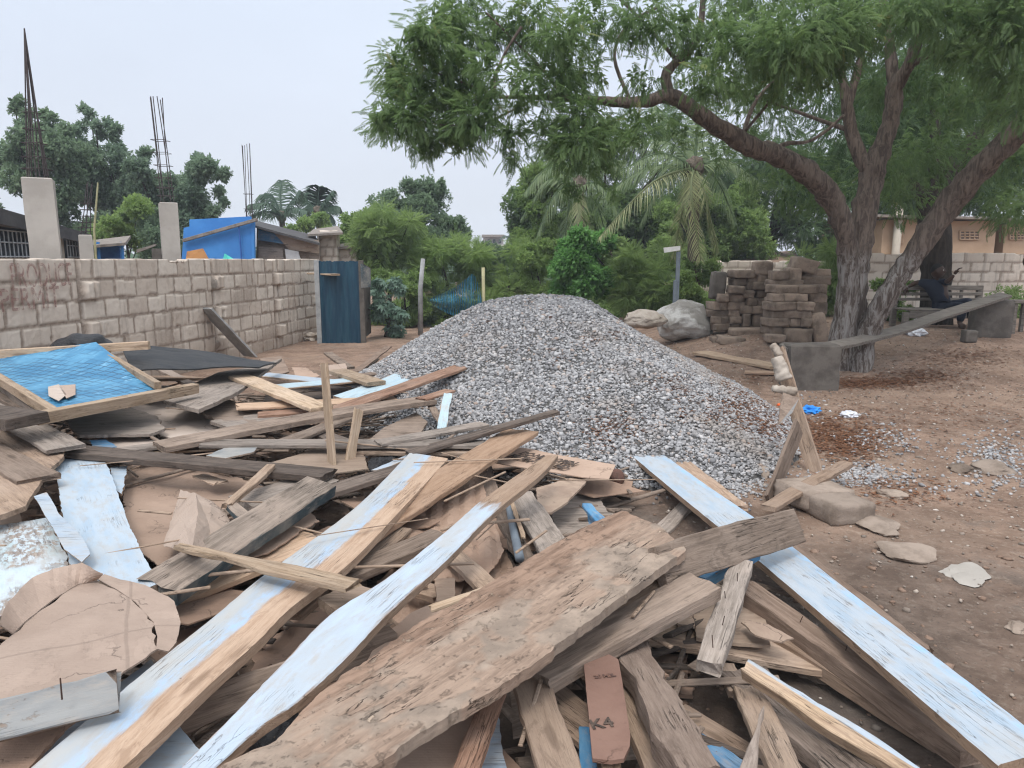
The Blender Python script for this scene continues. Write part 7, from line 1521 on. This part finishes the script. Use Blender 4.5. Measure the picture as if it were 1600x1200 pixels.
palm(1085, 262, 17, [((1020, 285, -1.2), (935, 372, -1.6), 1.0, 'palmy'), ((1080, 300, -1), (1095, 408, -1.2), 1, 'palmy'), ((1070, 310, -.6), (1052, 405, -.4), 1, 'palmy'), ((1100, 300, -.8), (1122, 395, -.8), 1, 'palmy'), ((1030, 240, -.6), (965, 270, -1.2), 1), ((1040, 220, .3), (960, 220, .6), 1), ((1060, 205, .6), (1010, 150, 1), .9), ((1090, 205, .2), (1100, 140, .4), .9), ((1120, 225, .6), (1170, 210, 1), .9), ((1135, 250, 0), (1195, 290, -.6), 1), ((1040, 275, .5), (1000, 350, .6), 1), ((1120, 280, .8), (1150, 350, 1), 1), ((1010, 262, .2), (940, 310, .3), 1)], 'coconut palm with yellowing hanging fronds in the centre right', .16, .62)
palm(905, 290, 20, [((860, 262, -.6), (820, 300, -.9), 1), ((880, 250, .4), (850, 225, .8), 1), ((870, 300, -.8), (838, 370, -1), 1), ((930, 255, .2), (975, 250, .2), 1), ((940, 290, -.6), (975, 350, -.9), 1), ((905, 330, -.8), (920, 395, -1), 1, 'palmy'), ((890, 320, -.5), (880, 390, -.6), 1), ((860, 280, .3), (815, 340, .5), 1), ((920, 260, .9), (935, 215, 1.2), 1), ((930, 310, .6), (950, 380, .8), 1)], 'coconut palm with grey green fronds above the bright shrub', .17, .66)
palm(440, 338, 29, [((420, 318, -1), (388, 320, -1.5), 1), ((425, 305, 0), (408, 305, 0), 1), ((438, 305, .5), (441, 282, .8), 1), ((455, 315, 0), (468, 300, 0), .8), ((415, 330, -1), (395, 335, -1.2), .9), ((460, 325, -.5), (480, 330, -.8), .9)], 'left one of two distant palms behind the plank shack', .14, .85, 'palmd', 40, group='distant palms')
palm(497, 330, 30, [((480, 312, 0), (470, 298, 0), .7), ((497, 308, 0), (499, 292, 0), 1), ((508, 312, 0), (520, 298, 0), .8), ((512, 322, 0), (528, 322, 0), .9), ((482, 322, 0), (472, 335, 0), .9), ((508, 330, 0), (520, 342, 0), .9), ((488, 310, .4), (484, 300, .8), .8)], 'right one of two distant palms behind the plank shack', .14, .85, 'palmd', 40, group='distant palms')
tree_at('leafy_shrub', 465, 26, fill(435, 520, 335, 365, (8, 12), 46, 10), T_BUSH, L['mid'], 'light green shrub under the two distant palms', 'shrub', sc=(.2, .36), trunk=.06)
p = PD(797, 372, 80); root = empty('palm_tree', Vector((p.x, 80, 0)), 'tiny palm beside the far away pale house', 'palm tree')
mb = MB(); mb.tube([Vector((p.x, 80, 0)), p], [.2, .15], 6); mb.build('trunk', MAT['barkp'], root)
for k in range(7):
    a_ = k * .9; frond([p, p + Vector((math.cos(a_) * .7, math.sin(a_) * .7, .25)), p + Vector((math.cos(a_) * 1.3, math.sin(a_) * 1.3, -.35))], .4, 14, L['palmd'], root, wd=.09)
# ------------------------------------------------------------------ sky, sun, camera
HAZE = .0018
SUN_EL, SUN_AZ = R(60), R(190)         # azimuth clockwise from +Y
w = bpy.data.worlds.new('World'); S.world = w; w.use_nodes = True; nt = w.node_tree; nt.nodes.clear()
out = nt.nodes.new('ShaderNodeOutputWorld'); bg = nt.nodes.new('ShaderNodeBackground'); nt.links.new(bg.outputs[0], out.inputs[0]); bg.inputs[1].default_value = .12
sky = nt.nodes.new('ShaderNodeTexSky'); sky.sky_type = 'NISHITA'; sky.sun_disc = False; sky.sun_elevation = SUN_EL; sky.sun_rotation = SUN_AZ; sky.air_density = 1.0; sky.dust_density = 3.0; sky.ozone_density = 1.5
tc = nt.nodes.new('ShaderNodeTexCoord'); sx = nt.nodes.new('ShaderNodeSeparateXYZ'); nt.links.new(tc.outputs['Generated'], sx.inputs[0])
# overcast cloud deck, about three times brighter overhead than at the horizon
ramp = nt.nodes.new('ShaderNodeValToRGB'); nt.links.new(sx.outputs[2], ramp.inputs[0]); e = ramp.color_ramp.elements
e[0].position, e[0].color = 0.0, (.63, .66, .72, 1); e[1].position, e[1].color = 1.0, (1, 1, 1, 1)
x = e.new(.12); x.color = (.64, .675, .755, 1); x = e.new(.42); x.color = (.63, .71, .83, 1); x = e.new(.62); x.color = (.78, .85, .95, 1)
no = nt.nodes.new('ShaderNodeTexNoise'); no.inputs['Scale'].default_value = 1.6; no.inputs['Detail'].default_value = 5; mp = nt.nodes.new('ShaderNodeMapping'); mp.inputs['Scale'].default_value = (1, 1, 2.5)
nt.links.new(tc.outputs['Generated'], mp.inputs[0]); nt.links.new(mp.outputs[0], no.inputs['Vector'])
cl_ = nt.nodes.new('ShaderNodeMix'); cl_.data_type = 'RGBA'; cl_.blend_type = 'MULTIPLY'; cl_.inputs[0].default_value = .26
nt.links.new(ramp.outputs[0], cl_.inputs[6]); nt.links.new(no.outputs['Fac'], cl_.inputs[7])
gain = nt.nodes.new('ShaderNodeMapRange'); nt.links.new(sx.outputs[2], gain.inputs[0]); gain.inputs[1].default_value = .45; gain.inputs[2].default_value = 1.0; gain.inputs[3].default_value = 11.4; gain.inputs[4].default_value = 15.5
sc_ = nt.nodes.new('ShaderNodeVectorMath'); sc_.operation = 'SCALE'; nt.links.new(cl_.outputs[2], sc_.inputs[0]); # unseen sky glow added behind the viewer as fill, set below the sun
dp = nt.nodes.new('ShaderNodeVectorMath'); dp.operation = 'DOT_PRODUCT'; nt.links.new(tc.outputs['Generated'], dp.inputs[0]); dp.inputs[1].default_value = (math.sin(SUN_AZ) * math.cos(R(40)), math.cos(SUN_AZ) * math.cos(R(40)), math.sin(R(40)))
lob = nt.nodes.new('ShaderNodeMapRange'); nt.links.new(dp.outputs['Value'], lob.inputs[0]); lob.interpolation_type = 'SMOOTHSTEP'; lob.inputs[1].default_value = .0; lob.inputs[2].default_value = 1.0; lob.inputs[3].default_value = 1.0; lob.inputs[4].default_value = 1.8
gm = nt.nodes.new('ShaderNodeMath'); gm.operation = 'MULTIPLY'; nt.links.new(gain.outputs[0], gm.inputs[0]); nt.links.new(lob.outputs[0], gm.inputs[1]); nt.links.new(gm.outputs[0], sc_.inputs['Scale'])
mx = nt.nodes.new('ShaderNodeMix'); mx.data_type = 'RGBA'; mx.inputs[0].default_value = .86; nt.links.new(sky.outputs[0], mx.inputs[6]); nt.links.new(sc_.outputs[0], mx.inputs[7]); nt.links.new(mx.outputs[2], bg.inputs[0])
hz = NT('haze_air'); hz.t.nodes.remove(hz.p); pv = hz.n('ShaderNodeVolumePrincipled'); pv.inputs['Density'].default_value = HAZE; pv.inputs['Color'].default_value = (.86, .92, 1, 1); hz.l(pv.outputs[0], hz.out.inputs['Volume'])
me = mesh('haze', [(x, y, z) for z in (-2.2, 16) for x, y in ((-262, -262), (262, -262), (262, 262), (-262, 262))], [(3, 2, 1, 0), (4, 5, 6, 7), (0, 1, 5, 4), (1, 2, 6, 5), (2, 3, 7, 6), (3, 0, 4, 7)]); tag(link('haze', me, hz.m), kind='stuff')
sl = bpy.data.lights.new('sun', 'SUN'); sl.energy = 1.35; sl.angle = R(14); sl.color = (1, .965, .92); so = bpy.data.objects.new('sun', sl); COL.objects.link(so)
d = Vector((math.sin(SUN_AZ) * math.cos(SUN_EL), math.cos(SUN_AZ) * math.cos(SUN_EL), math.sin(SUN_EL))); so.rotation_euler = d.to_track_quat('Z', 'Y').to_euler()
cam = bpy.data.cameras.new('camera'); co = bpy.data.objects.new('camera', cam); COL.objects.link(co); co.location = CAM; co.rotation_euler = (R(90) - PITCH, 0, 0)
cam.sensor_width = 36; cam.lens = F / 1600 * 36; cam.clip_start = .05; cam.clip_end = 3000; S.camera = co
S.view_settings.view_transform = 'Standard'; S.view_settings.look = 'None'; S.view_settings.gamma = 1; S.view_settings.exposure = .14
S.render.engine = 'CYCLES'; S.cycles.max_bounces = 6; S.cycles.diffuse_bounces = 3; S.cycles.transparent_max_bounces = 12; S.cycles.use_denoising = True; S.cycles.filter_width = 1.2
S.cycles.caustics_reflective = False; S.cycles.caustics_refractive = False
